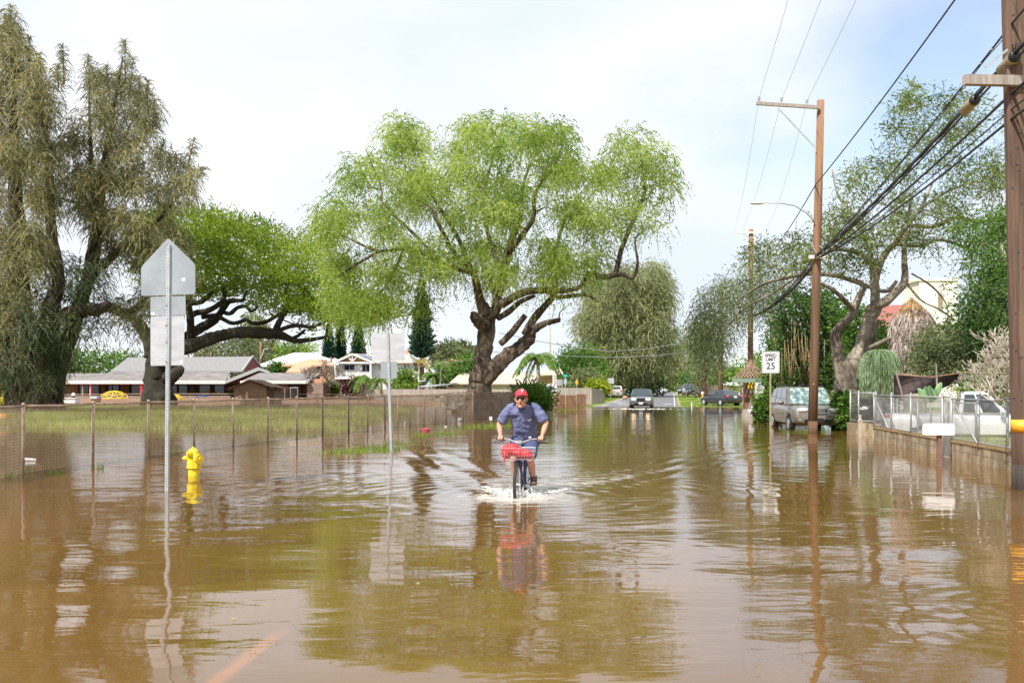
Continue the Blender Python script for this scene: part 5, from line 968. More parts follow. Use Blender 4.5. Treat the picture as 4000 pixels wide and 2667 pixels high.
M['blockwall']=mat('blockwall',(.21,.155,.09),.9,(.46,.37,.25),3.2,(1,1,.45),bump=.01,bscale=3,lo=.42,hi=.6)
M['coping']=mat('coping',(.3,.19,.08),.9,(.45,.31,.14),3)
ff=lambda px: next(f for f in np.linspace(-.1,1.2,2000) if (lambda v:(v.x*F/v.y+CX)>=px)(onw(f)))
wallseg('stained tan concrete block wall standing in water, longer piece left of the white mailbox',0,ff(3676)); wallseg('stained tan concrete block wall piece between the mailbox and the near pole',ff(3718),1.15)
t=thing('block_wall','short stained block wall facing the street at the left end of the wire fences','wall',(11.4,33.5,0)); b=MB(); a=P2(3316,34.2); c=P2(3424,33.2); b.prism([a+Vector((0,0,-.3)),c+Vector((0,0,-.3)),c+Vector((0,.2,-.3)),a+Vector((0,.2,-.3))],(0,0,.73)); b.build('wall',M['blockwall'],t)
b=MB(); a=P2(3422,33.2); c=onw(0); b.prism([a+Vector((0,0,-.3)),c+Vector((0,0,-.3)),c+Vector((.2,0,-.3)),a+Vector((.2,0,-.3))],(0,0,.73)); b.build('return_wall',M['blockwall'],t)
def wfence(name,label,pts,z0,z1,d=.06,brace=(),post_r=.03,rail_=True,loc=None,extra=0,cat='fence',mesh=True):
    t=thing(name,label,cat,(pts[0][0],pts[0][1],0)); ch=[]
    for i,p in enumerate(pts):
        b=MB(); b.tube([(p[0],p[1],z0-.1),(p[0],p[1],z1+.06+extra)],post_r,8); b.sph((p[0],p[1],z1+.06+extra),post_r*1.2,8,5); b.build('post',M['silver_post'],t,smooth='full')
        if i and mesh: chain(ch,pts[i-1],p,z0,z1,d=d,r=.0055)
    if rail_: b=MB(); b.tube([(p[0],p[1],z1) for p in pts],.02,6); b.tube([(p[0],p[1],z0+.05) for p in pts],.012,6); b.build('top_rail',M['silver_post'],t,smooth='full')
    for a,c in brace: b=MB(); b.tube([a,c],.022,6); b.build('brace',M['silver_post'],t,smooth='full')
    if mesh: chain_build(ch,'wire_mesh',M['silver_wire'],t)
    return t
fs_=[0,ff(3482),ff(3558),ff(3680)]
wfence('chain_link_fence','silver wire mesh fence with a diagonal brace on the block wall, left of the mailbox',[tuple(onw(f)) for f in fs_],.42,1.45,brace=[(tuple(onw(0,1.4)),tuple(onw(ff(3470),.45)))])
fs_=[ff(3716),ff(3822),ff(3935),1.12]
wfence('chain_link_fence','silver wire mesh fence with long diagonal brace on the wall right of the mailbox',[tuple(onw(f)) for f in fs_],.42,1.42,brace=[(tuple(onw(ff(3725),1.35)),tuple(onw(ff(3818),.45)))])
wfence('wire_gate','narrow wire mesh gate reaching down to the water behind the white mailbox',[tuple(onw(ff(3682))),tuple(onw(ff(3714)))],-.05,1.47,cat='gate',d=.055)
wfence('chain_link_fence','short silver wire mesh fence facing the street beside the silver SUV',[tuple(P2(3322,34.3)),tuple(P2(3354,34.0)),tuple(P2(3422,33.3))],.45,1.5)
wfence('wire_gate','low wire gate with rounded pipe frame inside the yard',[tuple(P2(3585,27.5)),tuple(P2(3690,27.3))],.25,1.32,cat='gate',extra=-.05,d=.07)
wfence('wire_gate','second wire gate with curved pipe corner farther right inside the yard',[tuple(P2(3705,26)),tuple(P2(3812,25))],.2,1.28,cat='gate',extra=-.05,d=.07)
wfence('chain_link_fence','inner yard wire fence with many grey posts behind the gates',[tuple(P2(3490,31)),tuple(P2(3505,30.5)),tuple(P2(3575,29.5)),tuple(P2(3634,29)),tuple(P2(3700,28.5))],.2,1.25,d=.075,post_r=.022)
# mailboxes
t=thing('mailbox','white rounded mailbox on a brown post in the water','mailbox',W(3668,1817,20.6)); c=W(3665,1676,20.6); b=MB(); w2=.31; prof=[(-.095,-.125),(.095,-.125),(.095,.03)]+[(.095*math.cos(R(a)),.03+.095*math.sin(R(a))) for a in range(15,180,15)]+[(-.095,.03)]
b.prism([(c.x-w2,c.y+y,c.z+z) for y,z in prof],(.62,0,0)); b.build('box',M['white'],t); b=MB(); b.box((c.x+w2+.008,c.y,c.z-.03),(.012,.17,.17)); b.build('door',M['galv_bright'],t)
b=MB(); b.box((c.x+.02,c.y,(c.z-.12-.3)/2),(.085,.085,c.z-.12+.3)); b.build('post',M['reddish_post'],t)
t=thing('mailbox','tiny white mailbox before the far board fence','mailbox',W(2345,1566,108)); b=MB(); b.box(W(2345,1530,108),(.45,.25,.24)); b.build('box',M['white'],t,bevel=.04); b=MB(); b.box(W(2345,1548,108),(.1,.1,1.0)); b.build('post',M['wood_grey'],t)
t=thing('reflector_marker','small white octagonal marker with a red dot on the short block wall','marker',W(3361,1645,33)); b=MB(); p=W(3361,1644,32.9); b.prism([(p.x+.07*math.cos(R(22.5+45*i)),p.y,p.z+.07*math.sin(R(22.5+45*i))) for i in range(8)],(0,.01,0)); b.build('plate',M['white'],t); b=MB(); b.prism([(p.x+.042*math.cos(R(30*i)),p.y-.003,p.z+.042*math.sin(R(30*i))) for i in range(12)],(0,.002,0)); b.build('red_dot',M['red'],t); b=MB(); b.box((p.x,p.y+.05,.25),(.08,.06,1.0)); b.build('post',M['concrete'],t)
# ------------------------------------------------------------------ shingled shelter
Yk=56; t=thing('shelter','small wooden shelter with shingled pyramid roof and pale green eave board','shelter',W(2922,1615,Yk)); ap=W(2935,1412,Yk); ev=[W(2862,1476,Yk-1.0),W(2992,1476,Yk-1.0),W(3000,1474,Yk+1.2),W(2868,1474,Yk+1.2)]
b=MB(); rows=8
for s_ in range(4):
    a=ev[s_]; c=ev[(s_+1)%4]; out=((a+c)/2-ap); out.z=0; out.normalize()
    for r_ in range(rows):
        f0=r_/rows; f1=(r_+1.15)/rows; A0=ap.lerp(a,.12+.88*f0); C0=ap.lerp(c,.12+.88*f0); A1=ap.lerp(a,.12+.88*min(1.02,f1)); C1=ap.lerp(c,.12+.88*min(1.02,f1)); n=int(4+6*f1)
        for i in range(n):
            g0=i/n+.02; g1=(i+1)/n-.02; j=RNG.uniform(-.03,.04); up_=Vector((0,0,.03)); b.prism([A0.lerp(C0,g0),A0.lerp(C0,g1),A1.lerp(C1,g1)+up_+(A1-A0)*j,A1.lerp(C1,g0)+up_+(A1-A0)*j],(0,0,.022))
rf_=b.build('roof',M['shingle'],t); b=MB(); b.lathe(ap-Vector((0,0,.12)),[(.3,-.1),(.16,.1),(.12,.25)],4); b.build('finial',M['reddish_post'],rf_)
b=MB(); z_=ev[0].z-.14
for i in range(4): a=ev[i].copy(); c=ev[(i+1)%4].copy(); a.z=c.z=z_; b.beam(a,c,.05,.24)
b.build('eave_board',M['green_eave'],t)
b=MB(); p=W(2921,1600,Yk); b.box((p.x,Yk,1.1),(.42,.4,2.5)); b.build('brick_post',M['reddish_post'],t); b=MB(); b.box(W(2938,1560,Yk-.25)+Vector((0,0,.2)),(.28,.2,2.2)); b.build('front_post',M['wood_grey'],t)
b=MB(); p=W(2934,1614,Yk); b.box((p.x,Yk-.1,.08),(.95,.9,.62)); b.build('plinth',M['concrete'],t,bevel=.02); b=MB(); b.box(W(2932,1503,Yk-.36),(.3,.02,.42)); b.build('yellow_notice',M['yellow'],t); b=MB(); b.box(W(2932,1532,Yk-.36),(.26,.02,.3)); b.build('notice',M['wood_grey'],t); b=MB(); b.box(W(2933,1549,Yk-.36),(.1,.02,.16)); b.build('yellow_notice',M['yellow'],t)
t=thing('white_wall_panel','white panelled wall standing between the shelter and the speed limit sign','wall',W(2968,1600,60)); b=MB(); b.box(W(2968,1540,60)+Vector((0,0,-.1)),(.72,.2,1.7)); b.build('panel',M['wall_white'],t); b=MB(); b.box(W(2975,1618,59.6),(.95,.2,.7)); b.build('base',M['concrete'],t)
t=thing('carport','white flat carport roof behind the dark brown fence','carport',W(2860,1540,104)); b=MB(); b.slab(W(2826,1504,106),W(2896,1508,100),W(2905,1498,104),W(2835,1494,110),.06); b.build('roof',M['roof_white'],t); b=MB(); b.box(W(2888,1530,101),(.12,.12,1.6)); b.build('post',M['whitepaint'],t)
b=MB(); b.beam(W(2900,1512,90),W(2900,1590,90),.1); tag(b.build('gate_post',M['silver_post'],origin=tuple(W(2900,1590,90))),'grey metal gate post beside the dark sedan','post')
# ------------------------------------------------------------------ houses
def wbox(px0,py0,px1,py1,Y,dep):
    a=W(px0,py1,Y); c=W(px1,py0,Y); return ((a.x+c.x)/2,Y+dep/2,(a.z+c.z)/2),(abs(c.x-a.x),dep,abs(c.z-a.z))
def part(par,name,m,*boxes,bev=0):
    b=MB()
    for q in boxes: c,d=wbox(*q); b.box(c,d)
    return b.build(name,M[m],par,bevel=bev)
def slabs(par,name,m,*S,th=.15):
    b=MB()
    for s_ in S: b.prism([W(*p) for p in s_],(0,0,-th))
    return b.build(name,M[m],par)
def window(par,px0,py0,px1,py1,Y,name='window',fr='whitepaint',gl='glass'):
    f=part(par,name,fr,(px0,py0,px1,py1,Y-.06,.05)); m_=(px0+px1)/2; part(f,'pane',gl,(px0+1,py0+1,m_-.6,py1-1,Y-.075,.03),(m_+.6,py0+1,px1-1,py1-1,Y-.075,.03)); return f
# school
S=thing('school_building','long low school building with grey roof, cream fascia and dark open veranda','building',W(620,1553,125))
slabs(S,'roof','roof_taupe',[(195,1489,124.5),(880,1487,124.5),(900,1452,130),(430,1452,130),(340,1489.2,124.7)],[(195,1488,124.5),(345,1488,124.5),(480,1457,131),(200,1458,131)])
slabs(S,'upper_roof','roof_grey',[(430,1450,130),(945,1449,130),(985,1392,137),(500,1396,137)])
b=MB(); b.prism([W(945,1449,130.2),W(1028,1447,139),W(987,1394,137)],(0,.3,0)); b.build('gable_end',M['sidingred'],S)
b=MB(); b.beam(W(945,1450,129.9),W(987,1391,136.8),.2,.25); b.beam(W(987,1391,136.8),W(1032,1449,139),.2,.25); b.build('gable_trim',M['greytrim'],S)
part(S,'fascia','fascia',(195,1486,880,1499,124.2,.25))
slabs(S,'porch_roof','roof_taupe',[(880,1489,123.5),(1010,1437,123.5),(1010,1441,136),(905,1487,136)],th=.1); slabs(S,'porch_roof','roof_taupe',[(1010,1437,123.5),(1056,1453,123.5),(1052,1455,136),(1010,1441,136)],th=.1)
b=MB(); b.prism([W(878,1487,123.2),W(878,1499,123.2),W(1012,1447,123.2),W(1008,1434,123.2)],(0,.2,0)); b.prism([W(1008,1434,123.2),W(1012,1447,123.2),W(1060,1461,123.2),W(1052,1450,123.2)],(0,.2,0)); b.build('verge_board',M['greytrim'],S)
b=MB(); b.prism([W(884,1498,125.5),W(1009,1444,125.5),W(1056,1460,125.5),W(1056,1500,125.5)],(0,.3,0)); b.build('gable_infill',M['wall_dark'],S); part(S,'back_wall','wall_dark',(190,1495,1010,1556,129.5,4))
for x0,x1,m in ((265,305,'wall_wood'),(395,412,'wall_wood'),(470,505,'wall_wood'),(600,640,'wall_wood'),(740,760,'wall_green')): part(S,'door',m,(x0,1502,x1,1553,129.3,.1))
for x0,x1 in ((312,345),(352,385),(425,465),(515,548),(560,590),(660,690),(700,730),(780,820),(840,875)): part(S,'window','glass',(x0,1504,x1,1540,129.3,.08))
for x,m,w in ((352,'fascia',5),(322,'wall_tan',4),(561,'red',5),(1,'red',1)):
    if x>5: part(S,'veranda_post',m,(x-w/2,1499,x+w/2,1556,124.6,.2))
part(S,'veranda_post','red',(350-3+5,1499,352+5,1556,124.4,.2)); b=MB(); b.beam(W(557,1500,124.5),W(585,1555,124.5),.12); b.beam(W(553,1502,124.5),W(553,1556,124.5),.28); b.build('brace',M['red'],S); part(S,'veranda_beam','red',(300,1499,560,1501.5,124.6,.2))
part(S,'kerb','wall_brown',(190,1545,900,1556,123.5,.5))
# school wing
S2=thing('school_wing','right wing of the school with brown end wall, white fascia and mesh gate','building',W(1120,1553,116))
slabs(S2,'roof','roof_taupe',[(938,1489,115.5),(1195,1489,115.5),(1245,1457,122),(1015,1455,122)]); slabs(S2,'rear_roof','roof_taupe',[(1245,1457,122),(1015,1455,122),(1020,1475,128),(1250,1475,128)])
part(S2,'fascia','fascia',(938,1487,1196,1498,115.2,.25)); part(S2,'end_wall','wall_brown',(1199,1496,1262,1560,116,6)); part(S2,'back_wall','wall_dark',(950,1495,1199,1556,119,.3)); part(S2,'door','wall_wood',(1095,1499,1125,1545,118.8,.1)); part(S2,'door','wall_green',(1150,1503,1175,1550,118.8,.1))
b=MB(); b.prism([W(1196,1497,115.3),W(1196,1487,115.3),W(1247,1456,121.8),W(1247,1464,121.8)],(.25,0,0)); b.build('verge_board',M['greytrim'],S2)
b=MB(); g_=MB()
for x in (1068,1090,1112,1135,1163): g_.tube([W(x,1560,112),W(x,1514,112)],.04,5)
g_.tube([W(1068,1515,112),W(1163,1514,112)],.04,5); tg_=thing('wire_gate','grey wire gate in front of the school wing veranda','gate',W(1115,1556,112)); g_.build('gate_frame',M['silver_post'],tg_); ch=[]; chain(ch,tuple(W(1068,1556,112)),tuple(W(1163,1556,112)),.2,1.6,d=.15,r=.008); chain_build(ch,'wire_mesh',M['silver_wire'],tg_)
# shed
Ysh=80; S3=thing('shed','small tan shed with brown gabled roof in the schoolyard','shed',W(973,1590,Ysh)); b=MB(); b.prism([W(912,1605,Ysh),W(1037,1605,Ysh),W(1037,1512,Ysh),W(973,1487,Ysh),W(912,1514,Ysh)],(0,3.2,0)); b.build('wall',M['wall_tan'],S3)
b=MB(); b.prism([W(974,1482,Ysh-.5),W(880,1520,Ysh-.5),W(881,1523,Ysh-.5),W(974,1486,Ysh-.5)],(0,4.2,0)); b.prism([W(974,1482,Ysh-.5),W(974,1486,Ysh-.5),W(1060,1516,Ysh-.5),W(1062,1512,Ysh-.5)],(0,4.2,0)); b.prism([W(1036,1505,Ysh+.3),W(1036,1510,Ysh+.3),W(1100,1518,Ysh+.3),W(1100,1514,Ysh+.3)],(0,3.2,0)); b.build('roof',M['roof_brown'],S3)
part(S3,'door','wall_tan',(945,1520,1000,1595,Ysh-.04,.03)); part(S3,'side_bay','wall_brown',(1037,1514,1072,1605,Ysh+.6,2.4))
# two storey house
Yt=118; T2=thing('two_storey_house','white two-storey house with gabled balcony front, solar panel and outside stair','house',W(1450,1553,Yt))
part(T2,'wall','wall_grey',(1322,1417,1452,1476,Yt,8)); part(T2,'side_wall','wall_white',(1452.5,1414,1604,1477,Yt+1.2,9)); part(T2,'lower_wall','wall_white',(1330,1479,1500,1555,Yt+.4,7)); part(T2,'garage_wall','wall_white',(1500.5,1478,1550,1556,Yt+.2,7)); part(T2,'lower_side_wall','wall_blue',(1551,1478,1600,1556,Yt+1.5,7))
b=MB(); b.prism([W(1320,1417,Yt+.1),W(1452,1417,Yt+.1),W(1375,1388,Yt+.1)],(0,.3,0)); b.build('gable_wall',M['wall_tan'],T2)
b=MB(); b.beam(W(1296,1420,Yt-.8),W(1376,1383,Yt-.8),.14,.22); b.beam(W(1376,1383,Yt-.8),W(1462,1417,Yt-.8),.14,.22); b.beam(W(1310,1416.5,Yt-.7),W(1455,1416.5,Yt-.7),.12,.2); b.beam(W(1376,1386,Yt-.7),W(1376,1414,Yt-.7),.12,.14); b.beam(W(1376,1411,Yt-.72),W(1362,1397,Yt-.72),.1,.12); b.beam(W(1376,1411,Yt-.72),W(1392,1396,Yt-.72),.1,.12); b.build('gable_frame',M['whitepaint'],T2)
b=MB(); b.prism([W(1296,1419,Yt-.8),W(1376,1382,Yt-.8),W(1376,1384,Yt-.8),W(1298,1421,Yt-.8)],(0,9,0)); b.prism([W(1376,1382,Yt-.8),W(1463,1416,Yt-.8),W(1461,1418,Yt-.8),W(1376,1384,Yt-.8)],(0,9,0)); b.build('porch_roof',M['roof_tan'],T2)
slabs(T2,'main_roof','roof_tan',[(1462,1415,Yt+.6),(1612,1414,Yt+.6),(1596,1382,Yt+6),(1380,1382,Yt+6)],[(1612,1414,Yt+.6),(1596,1382,Yt+6),(1628,1413,Yt+11),(1640,1416,Yt+11)]);
b=MB(); b.prism([W(1604,1418,Yt+1.3),W(1632,1417,Yt+9),W(1598,1386,Yt+6)],(0,.2,0)); b.build('side_gable',M['wall_white'],T2); b=MB(); b.beam(W(1597,1383,Yt+5.6),W(1640,1417,Yt+8),.15,.2); b.build('side_verge',M['whitepaint'],T2)
slabs(T2,'solar_panel','solar',[(1398,1388,Yt+1.6),(1455,1407,Yt-.2),(1462,1394,Yt+3),(1405,1380.5,Yt+5)],th=.06)
b=MB(); b.box(W(1588,1378,Yt+6),(.5,.5,.7)); b.build('chimney',M['roof_orange'],T2)
window(T2,1344,1424,1386,1446,Yt); window(T2,1413,1424,1446,1451,Yt); window(T2,1482,1424,1489,1445,Yt+1.2); window(T2,1577,1424,1586,1446,Yt+1.2); window(T2,1592,1424,1599,1438,Yt+1.2)
part(T2,'garage_opening','black',(1510,1494,1537,1513,Yt+.1,.1)); window(T2,1403,1506,1428,1514,Yt+.4)
B=part(T2,'balcony_deck','whitepaint',(1308,1472,1452,1480,Yt-1.6,1.6)); b=MB()
for x in (1312,1353,1399,1447): b.box(*wbox(x-1.6,1449,x+1.6,1473,Yt-1.6,.12))
for y in (1455,1471): b.box(*wbox(1312,y-.7,1447,y+.7,Yt-1.57,.07))
for x in range(1318,1446,5): b.box(*wbox(x-.5,1455.7,x+.5,1470.3,Yt-1.56,.05))
b.build('balcony_rail',M['white'],B); part(T2,'balcony_post','white',(1444,1417,1450,1472,Yt-1.3,.16)); part(T2,'balcony_post','white',(1306,1417,1310,1472,Yt-1.3,.16))
b=MB(); b.beam(W(1600,1500,Yt+.5),W(1622,1450,Yt+.5),.12,.5)
for i in range(6): b.box(*wbox(1620,1451+i*5,1636,1453+i*5,Yt+.5,.08))
b.box(*wbox(1617,1450,1620,1540,Yt+.5,.12)); b.box(*wbox(1634,1450,1637,1540,Yt+.5,.12)); b.box(*wbox(1637,1486,1660,1489,Yt+.5,.8)); b.build('stair',M['whitepaint'],T2)
part(T2,'eave_lamp','white',(1312,1420,1322,1426,Yt-1,.3))
# white-roofed house, orange-roofed house
A_=thing('white_roofed_house','house with a broad blinding white hipped roof behind the school wing','house',W(1150,1540,150)); slabs(A_,'roof','roof_white',[(1003,1427,148),(1312,1427,148),(1300,1404,152),(1215,1378,156),(1150,1377,156),(1080,1398,153)],th=.2); part(A_,'wall','wall_blue',(1035,1427.5,1290,1545,149.5,8)); part(A_,'white_eave','wall_white',(1003,1427.2,1312,1430,148.2,.2))
A_=thing('orange_roofed_house','orange-brown house with terracotta roof between the school wing and the two-storey house','house',W(1200,1545,136)); slabs(A_,'roof','roof_orange',[(1100,1426,134),(1305,1425,134),(1268,1404,138),(1215,1400,138.5)],th=.18); slabs(A_,'front_roof','roof_orange',[(1117,1451,128),(1184,1452,128),(1224,1424.5,133),(1150,1424,133)],th=.15)
part(A_,'wall','roof_orange',(1125,1427,1290,1545,135,6)); b=MB(); b.prism([W(1186,1452,128.3),W(1222,1545,132.8),W(1222,1428,132.8)],(.1,0,0)); b.prism([W(1125,1453,128.5),W(1182,1453,128.5),W(1182,1545,128.5),W(1125,1545,128.5)],(0,5,0)); b.build('front_wall',M['roof_orange'],A_); window(A_,1235,1430,1250,1444,134.8); window(A_,1198,1447,1203,1451,134)
# tan-roofed bungalow behind the trunk
A_=thing('tan_roofed_bungalow','low bungalow with wide tan roof behind the split tree trunk','house',W(1960,1548,122)); slabs(A_,'roof','roof_tan',[(1752,1497,120),(2172,1497,120),(2140,1455,126),(1800,1455,126)]); part(A_,'wall','wall_grey',(1768,1497.5,2150,1556,121,7))
for x0,x1 in ((1808,1835),(1990,2025),(2040,2062)): window(A_,x0,1500,x1,1513,121)
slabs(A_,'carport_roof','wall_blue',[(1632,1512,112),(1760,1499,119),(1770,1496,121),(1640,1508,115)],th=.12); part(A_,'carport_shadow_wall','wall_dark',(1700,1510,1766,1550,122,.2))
A_=thing('red_roofed_house','distant house with thin red-brown roof in front of the dome tree','house',W(1780,1530,150)); slabs(A_,'roof','roof_red',[(1722,1417,150),(1812,1417,150),(1800,1403,154),(1730,1402,154)]); part(A_,'wall','wall_white',(1728,1418,1806,1530,151,5)); part(A_,'roof_vent','white',(1764,1399,1769,1405,152,.3))
A_=thing('pale_house','pale low house with white posts behind the far board fences','house',W(2160,1540,112)); part(A_,'wall','wall_tan',(2100,1462,2195,1535,114,5)); slabs(A_,'roof','roof_tan',[(2095,1464,112),(2200,1458,112),(2190,1440,117),(2110,1445,117)]); part(A_,'post','whitepaint',(2159,1462,2166,1500,111.6,.2),(2170,1460,2173,1500,111.6,.2))
A_=thing('banner_wall','white wall with blue curved line pattern beside the far sign posts','wall',W(2146,1540,84)); part(A_,'panel','white',(2117,1498,2176,1537,84,.3)); b=MB()
for cx_ in (2132,2158): b.tube([W(cx_-16+i*4,1519-7*math.sin(math.pi*i/8),83.93) for i in range(9)],.035,5)
b.box(W(2126,1508,83.9),(.06,.05,.35)); b.build('blue_line',M['blue'],A_); part(A_,'blue_stripe','wall_blue',(2140,1527,2176,1532,83.9,.08))
# white tower and red roof on the right
A_=thing('white_tower','square white tower with a rusty ladder rising above the trees on the right','tower',W(3660,1560,72)); part(A_,'wall','wall_cream',(3592,1092,3740,1600,72,3)); part(A_,'parapet','wall_cream',(3586,1086,3743,1097,71.9,3.3)); b=MB()
for i in range(9): b.box(*wbox(3664,1140+i*7,3682,1142+i*7,71.75,.06))
b.box(*wbox(3666,1138,3668,1200,71.78,.05)); b.box(*wbox(3679,1138,3681,1200,71.78,.05)); b.build('ladder',M['rust_post'],A_)
A_=thing('red_shingled_house','house with a dull red shingled roof behind the grey-barked tree','house',W(3470,1560,62)); slabs(A_,'roof','roof_red',[(3355,1290,60),(3610,1290,60),(3570,1191,64),(3385,1191,64)]); part(A_,'wall','wall_white',(3375,1292,3600,1600,61,4)); window(A_,3432,1340,3470,1385,61)
# ------------------------------------------------------------------ tarpaulin
t=thing('tarpaulin','dark brown tarpaulin strung sagging between poles behind the wire fence','tarpaulin',W(3620,1600,31)); nu,nv=24,10; vs=[];fs=[]
for i in range(nu+1):
    u=i/nu; x=3492+u*300; top=1464+14*math.sin(math.pi*u)*.3-14*u**3; bot=1545-30*u-50*max(0,u-.55)/.45
    for j in range(nv+1): v=j/nv; p=W(x+math.sin(v*3+u*5)*2,top+(bot-top)*v,31+.35*math.sin(u*9+v*3)*v+.3*v*u); vs.append(p)
for i in range(nu):
    for j in range(nv): a=i*(nv+1)+j; fs.append((a,a+1,a+nv+2,a+nv+1))
b=MB(); b.add(vs+[v+Vector((0,.012,0)) for v in vs],fs+[tuple(k+len(vs) for k in f[::-1]) for f in fs]); b.build('sheet',M['tarp'],t,smooth='full',fix=False)
b=MB(); b.tube([W(3505,1463,30.9),W(3640,1472,30.9),W(3795,1451,30.9)],.015,5); b.build('rope',M['wood_brown'],t)
for a,c in (((3500,1455),(3530,1560)),((3657,1420),(3662,1560)),((3795,1450),(3800,1600))): b=MB(); b.tube([W(*a,30.8),W(*c,30.8)],.03,6); b.build('tent_pole',M['bark_grey'],t)
b=MB(); b.add([W(3491,1478,31.3),W(3512,1464,31.2),W(3520,1560,31.2),W(3491,1560,31.3),W(3491,1478,31.5),W(3512,1464,31.4),W(3520,1560,31.4),W(3491,1560,31.5)],[(0,1,2,3),(7,6,5,4),(0,4,5,1),(2,6,7,3)]); b.build('side_sheet',M['tarp'],t)
# ------------------------------------------------------------------ playground and litter
def climber(label,cx,top,base,hw,Y):
    t=thing('climbing_dome',label,'climbing frame',W(cx,base,Y)); c=W(cx,base,Y); h=(base-top)*Y/F; r=hw*Y/F; rings=[(1,0),(.86,.5),(.5,.88)]; ap=c+Vector((0,0,h)); b=MB(); n=8; pr=None
    for q,(rr,hh) in enumerate(rings):
        P=[c+Vector((r*rr*math.cos(2*math.pi*(i+.5*q)/n),r*rr*math.sin(2*math.pi*(i+.5*q)/n),h*hh)) for i in range(n)]
        for i in range(n):
            b.tube([P[i],P[(i+1)%n]],.045,5)
            if pr: b.tube([pr[i],P[i]],.045,5); b.tube([pr[(i+1)%n],P[i]],.045,5)
        pr=P
    for p in pr: b.tube([p,ap],.045,5)
    b.build('bar_frame',M['yellow'],t)
    return t
climber('yellow barred climbing dome in front of the school veranda',447,1527,1556,52,112); climber('darker low climbing dome right of the thick forked trunk',686,1542,1560,28,108)
def blk(name,label,cat,q,m,bev=.03,extra=None):
    t=thing(name,label,cat,W((q[0]+q[2])/2,q[3],q[4])); part(t,'body',m,q,bev=bev)
    if extra:
        for nm,mm,qq in extra: part(t,nm,mm,qq)
    return t
blk('storage_box','white storage box with dark base before the school veranda','box',(245,1556,295,1575,90,1.0),'white',extra=[('lid','white',(244,1554,296,1556.5,89.9,1.2)),('base','wall_tan',(248,1576,292,1592,90.1,.9))])
t=thing('standing_toy','white rounded toy figure top above the white storage box','toy',W(287,1556,91.5)); b=MB(); b.sph(W(287,1542,91.5),(.19,.17,.2),12,8); b.build('head',M['white'],t,smooth='full'); b=MB(); b.tube([W(287,1546,91.5),W(287,1560,91.5)],[.16,.2],8); b.build('body',M['black'],t)
blk('playhouse','small pink and grey playhouse beside the red veranda post','playhouse',(352,1556,378,1572,95,1.0),'wall_tan',extra=[('roof','wall_blue',(350,1548,378,1557,94.8,1.2))])
blk('picnic_table','small blue-topped picnic table right of the forked trunk','table',(765,1544,805,1547,100,1.2),'blue',extra=[('leg','galv',(770,1547,773,1570,100.2,.2)),('leg','galv',(797,1547,800,1570,100.2,.2))])
t=thing('play_structure','bright yellow playground climber at the left edge behind the trees','playground equipment',W(25,1590,62)); b=MB()
for x,y,r in ((10,1510,.22),(28,1520,.2),(20,1550,.24),(5,1565,.25),(30,1575,.2),(38,1500,.12),(-30,1530,.3)): b.sph(W(x,y,62),(r,r*.6,r*1.1),10,7)
b.build('moulded_panel',M['yellow'],t,smooth='full'); b=MB()
for x in (-20,12,34): b.tube([W(x,1500,62.3),W(x,1600,62.3)],.06,7)
b.build('frame',M['yellow'],t); b=MB(); b.box(W(38,1568,61.8),(.2,.2,.35)); b.build('red_step',M['red'],t)
t=thing('play_sculpture','single yellow wavy play panel just right of the left tree trunk','playground equipment',W(183,1560,64)); b=MB(); b.tube([W(183,1508,64),W(186,1522,64),W(181,1535,64),W(187,1550,64),W(184,1575,64)],[.08,.15,.1,.13,.07],8); b.build('panel',M['yellow'],t,smooth='full')
t=thing('tyre_mound','large faded orange plastic ball half sunk in the grass by the left edge','ball',W(15,1640,44)); b=MB(); b.sph(W(10,1636,44),(.33,.3,.27),16,10); b.build('shell',mat('fadedorange',(.62,.3,.05),.6),t,smooth='full')
for i,(x0,x1,y0,y1,Y,m,lab) in enumerate(((0,60,1588,1596,70,'roof_orange','faded pink timber edging at the far left of the playground'),(200,420,1590,1597,76,'wall_brown','long pinkish timber edging between the left trunks and the red post'),(430,880,1580,1588,88,'wall_brown','long low timber edging before the shed'),(60,190,1560,1566,100,'roof_brown','reddish rail strip behind the left trunks'))):
    b=MB(); c,d=wbox(x0,y0,x1,y1,Y,.2); b.box(c,d); tag(b.build('timber_edging',M[m],origin=c),lab,'kerb')
def lit(name,label,cat,x,y,fn,m):
    g_=G(x,y); b=MB(); fn(b,g_); tag(b.build(name,M[m],origin=tuple(g_),smooth=True),label,cat)
lit('float_ball','white plastic ball floating by the wire fence far end','ball',1796,1646,lambda b,g:b.sph(g+Vector((0,0,.07)),(.1,.1,.12),12,8),'white')
M['pink']=mat('pink',(.75,.12,.22),.5)
lit('pink_tub','bright pink plastic tub floating before the wire fence','tub',1664,1682,lambda b,g:(b.lathe(g,[(.14,-.03),(.17,.07),(.19,.07),(.19,.09),(.15,.09)],14)),'pink')
lit('foam_cup','small white cup lying on the water left of the second fence post','cup',118,1800,lambda b,g:b.tube([g+Vector((-.12,0,.03)),g+Vector((.12,.02,.02))],[.05,.035],12),'white')
lit('plastic_bottle','small pale blue bottle floating behind the fence','bottle',1582,1662,lambda b,g:(b.lathe(g,[(.04,-.02),(.04,.13),(.015,.17),(.015,.2)],10)),'wall_blue')
lit('paper_scrap','small white scrap floating near the pink tub','litter',1741,1667,lambda b,g:b.box(g+Vector((0,0,.02)),(.12,.06,.03)),'white')
lit('paper_scrap','white printed scrap caught at the foot of the weathered board fence','litter',1917,1634,lambda b,g:b.box(g+Vector((0,0,.05)),(.16,.06,.1)),'white')
lit('old_ball','brown-orange ball caught at the foot of the weathered board fence','ball',1885,1625,lambda b,g:b.sph(g+Vector((0,0,.12)),.13,12,8),'roof_orange')
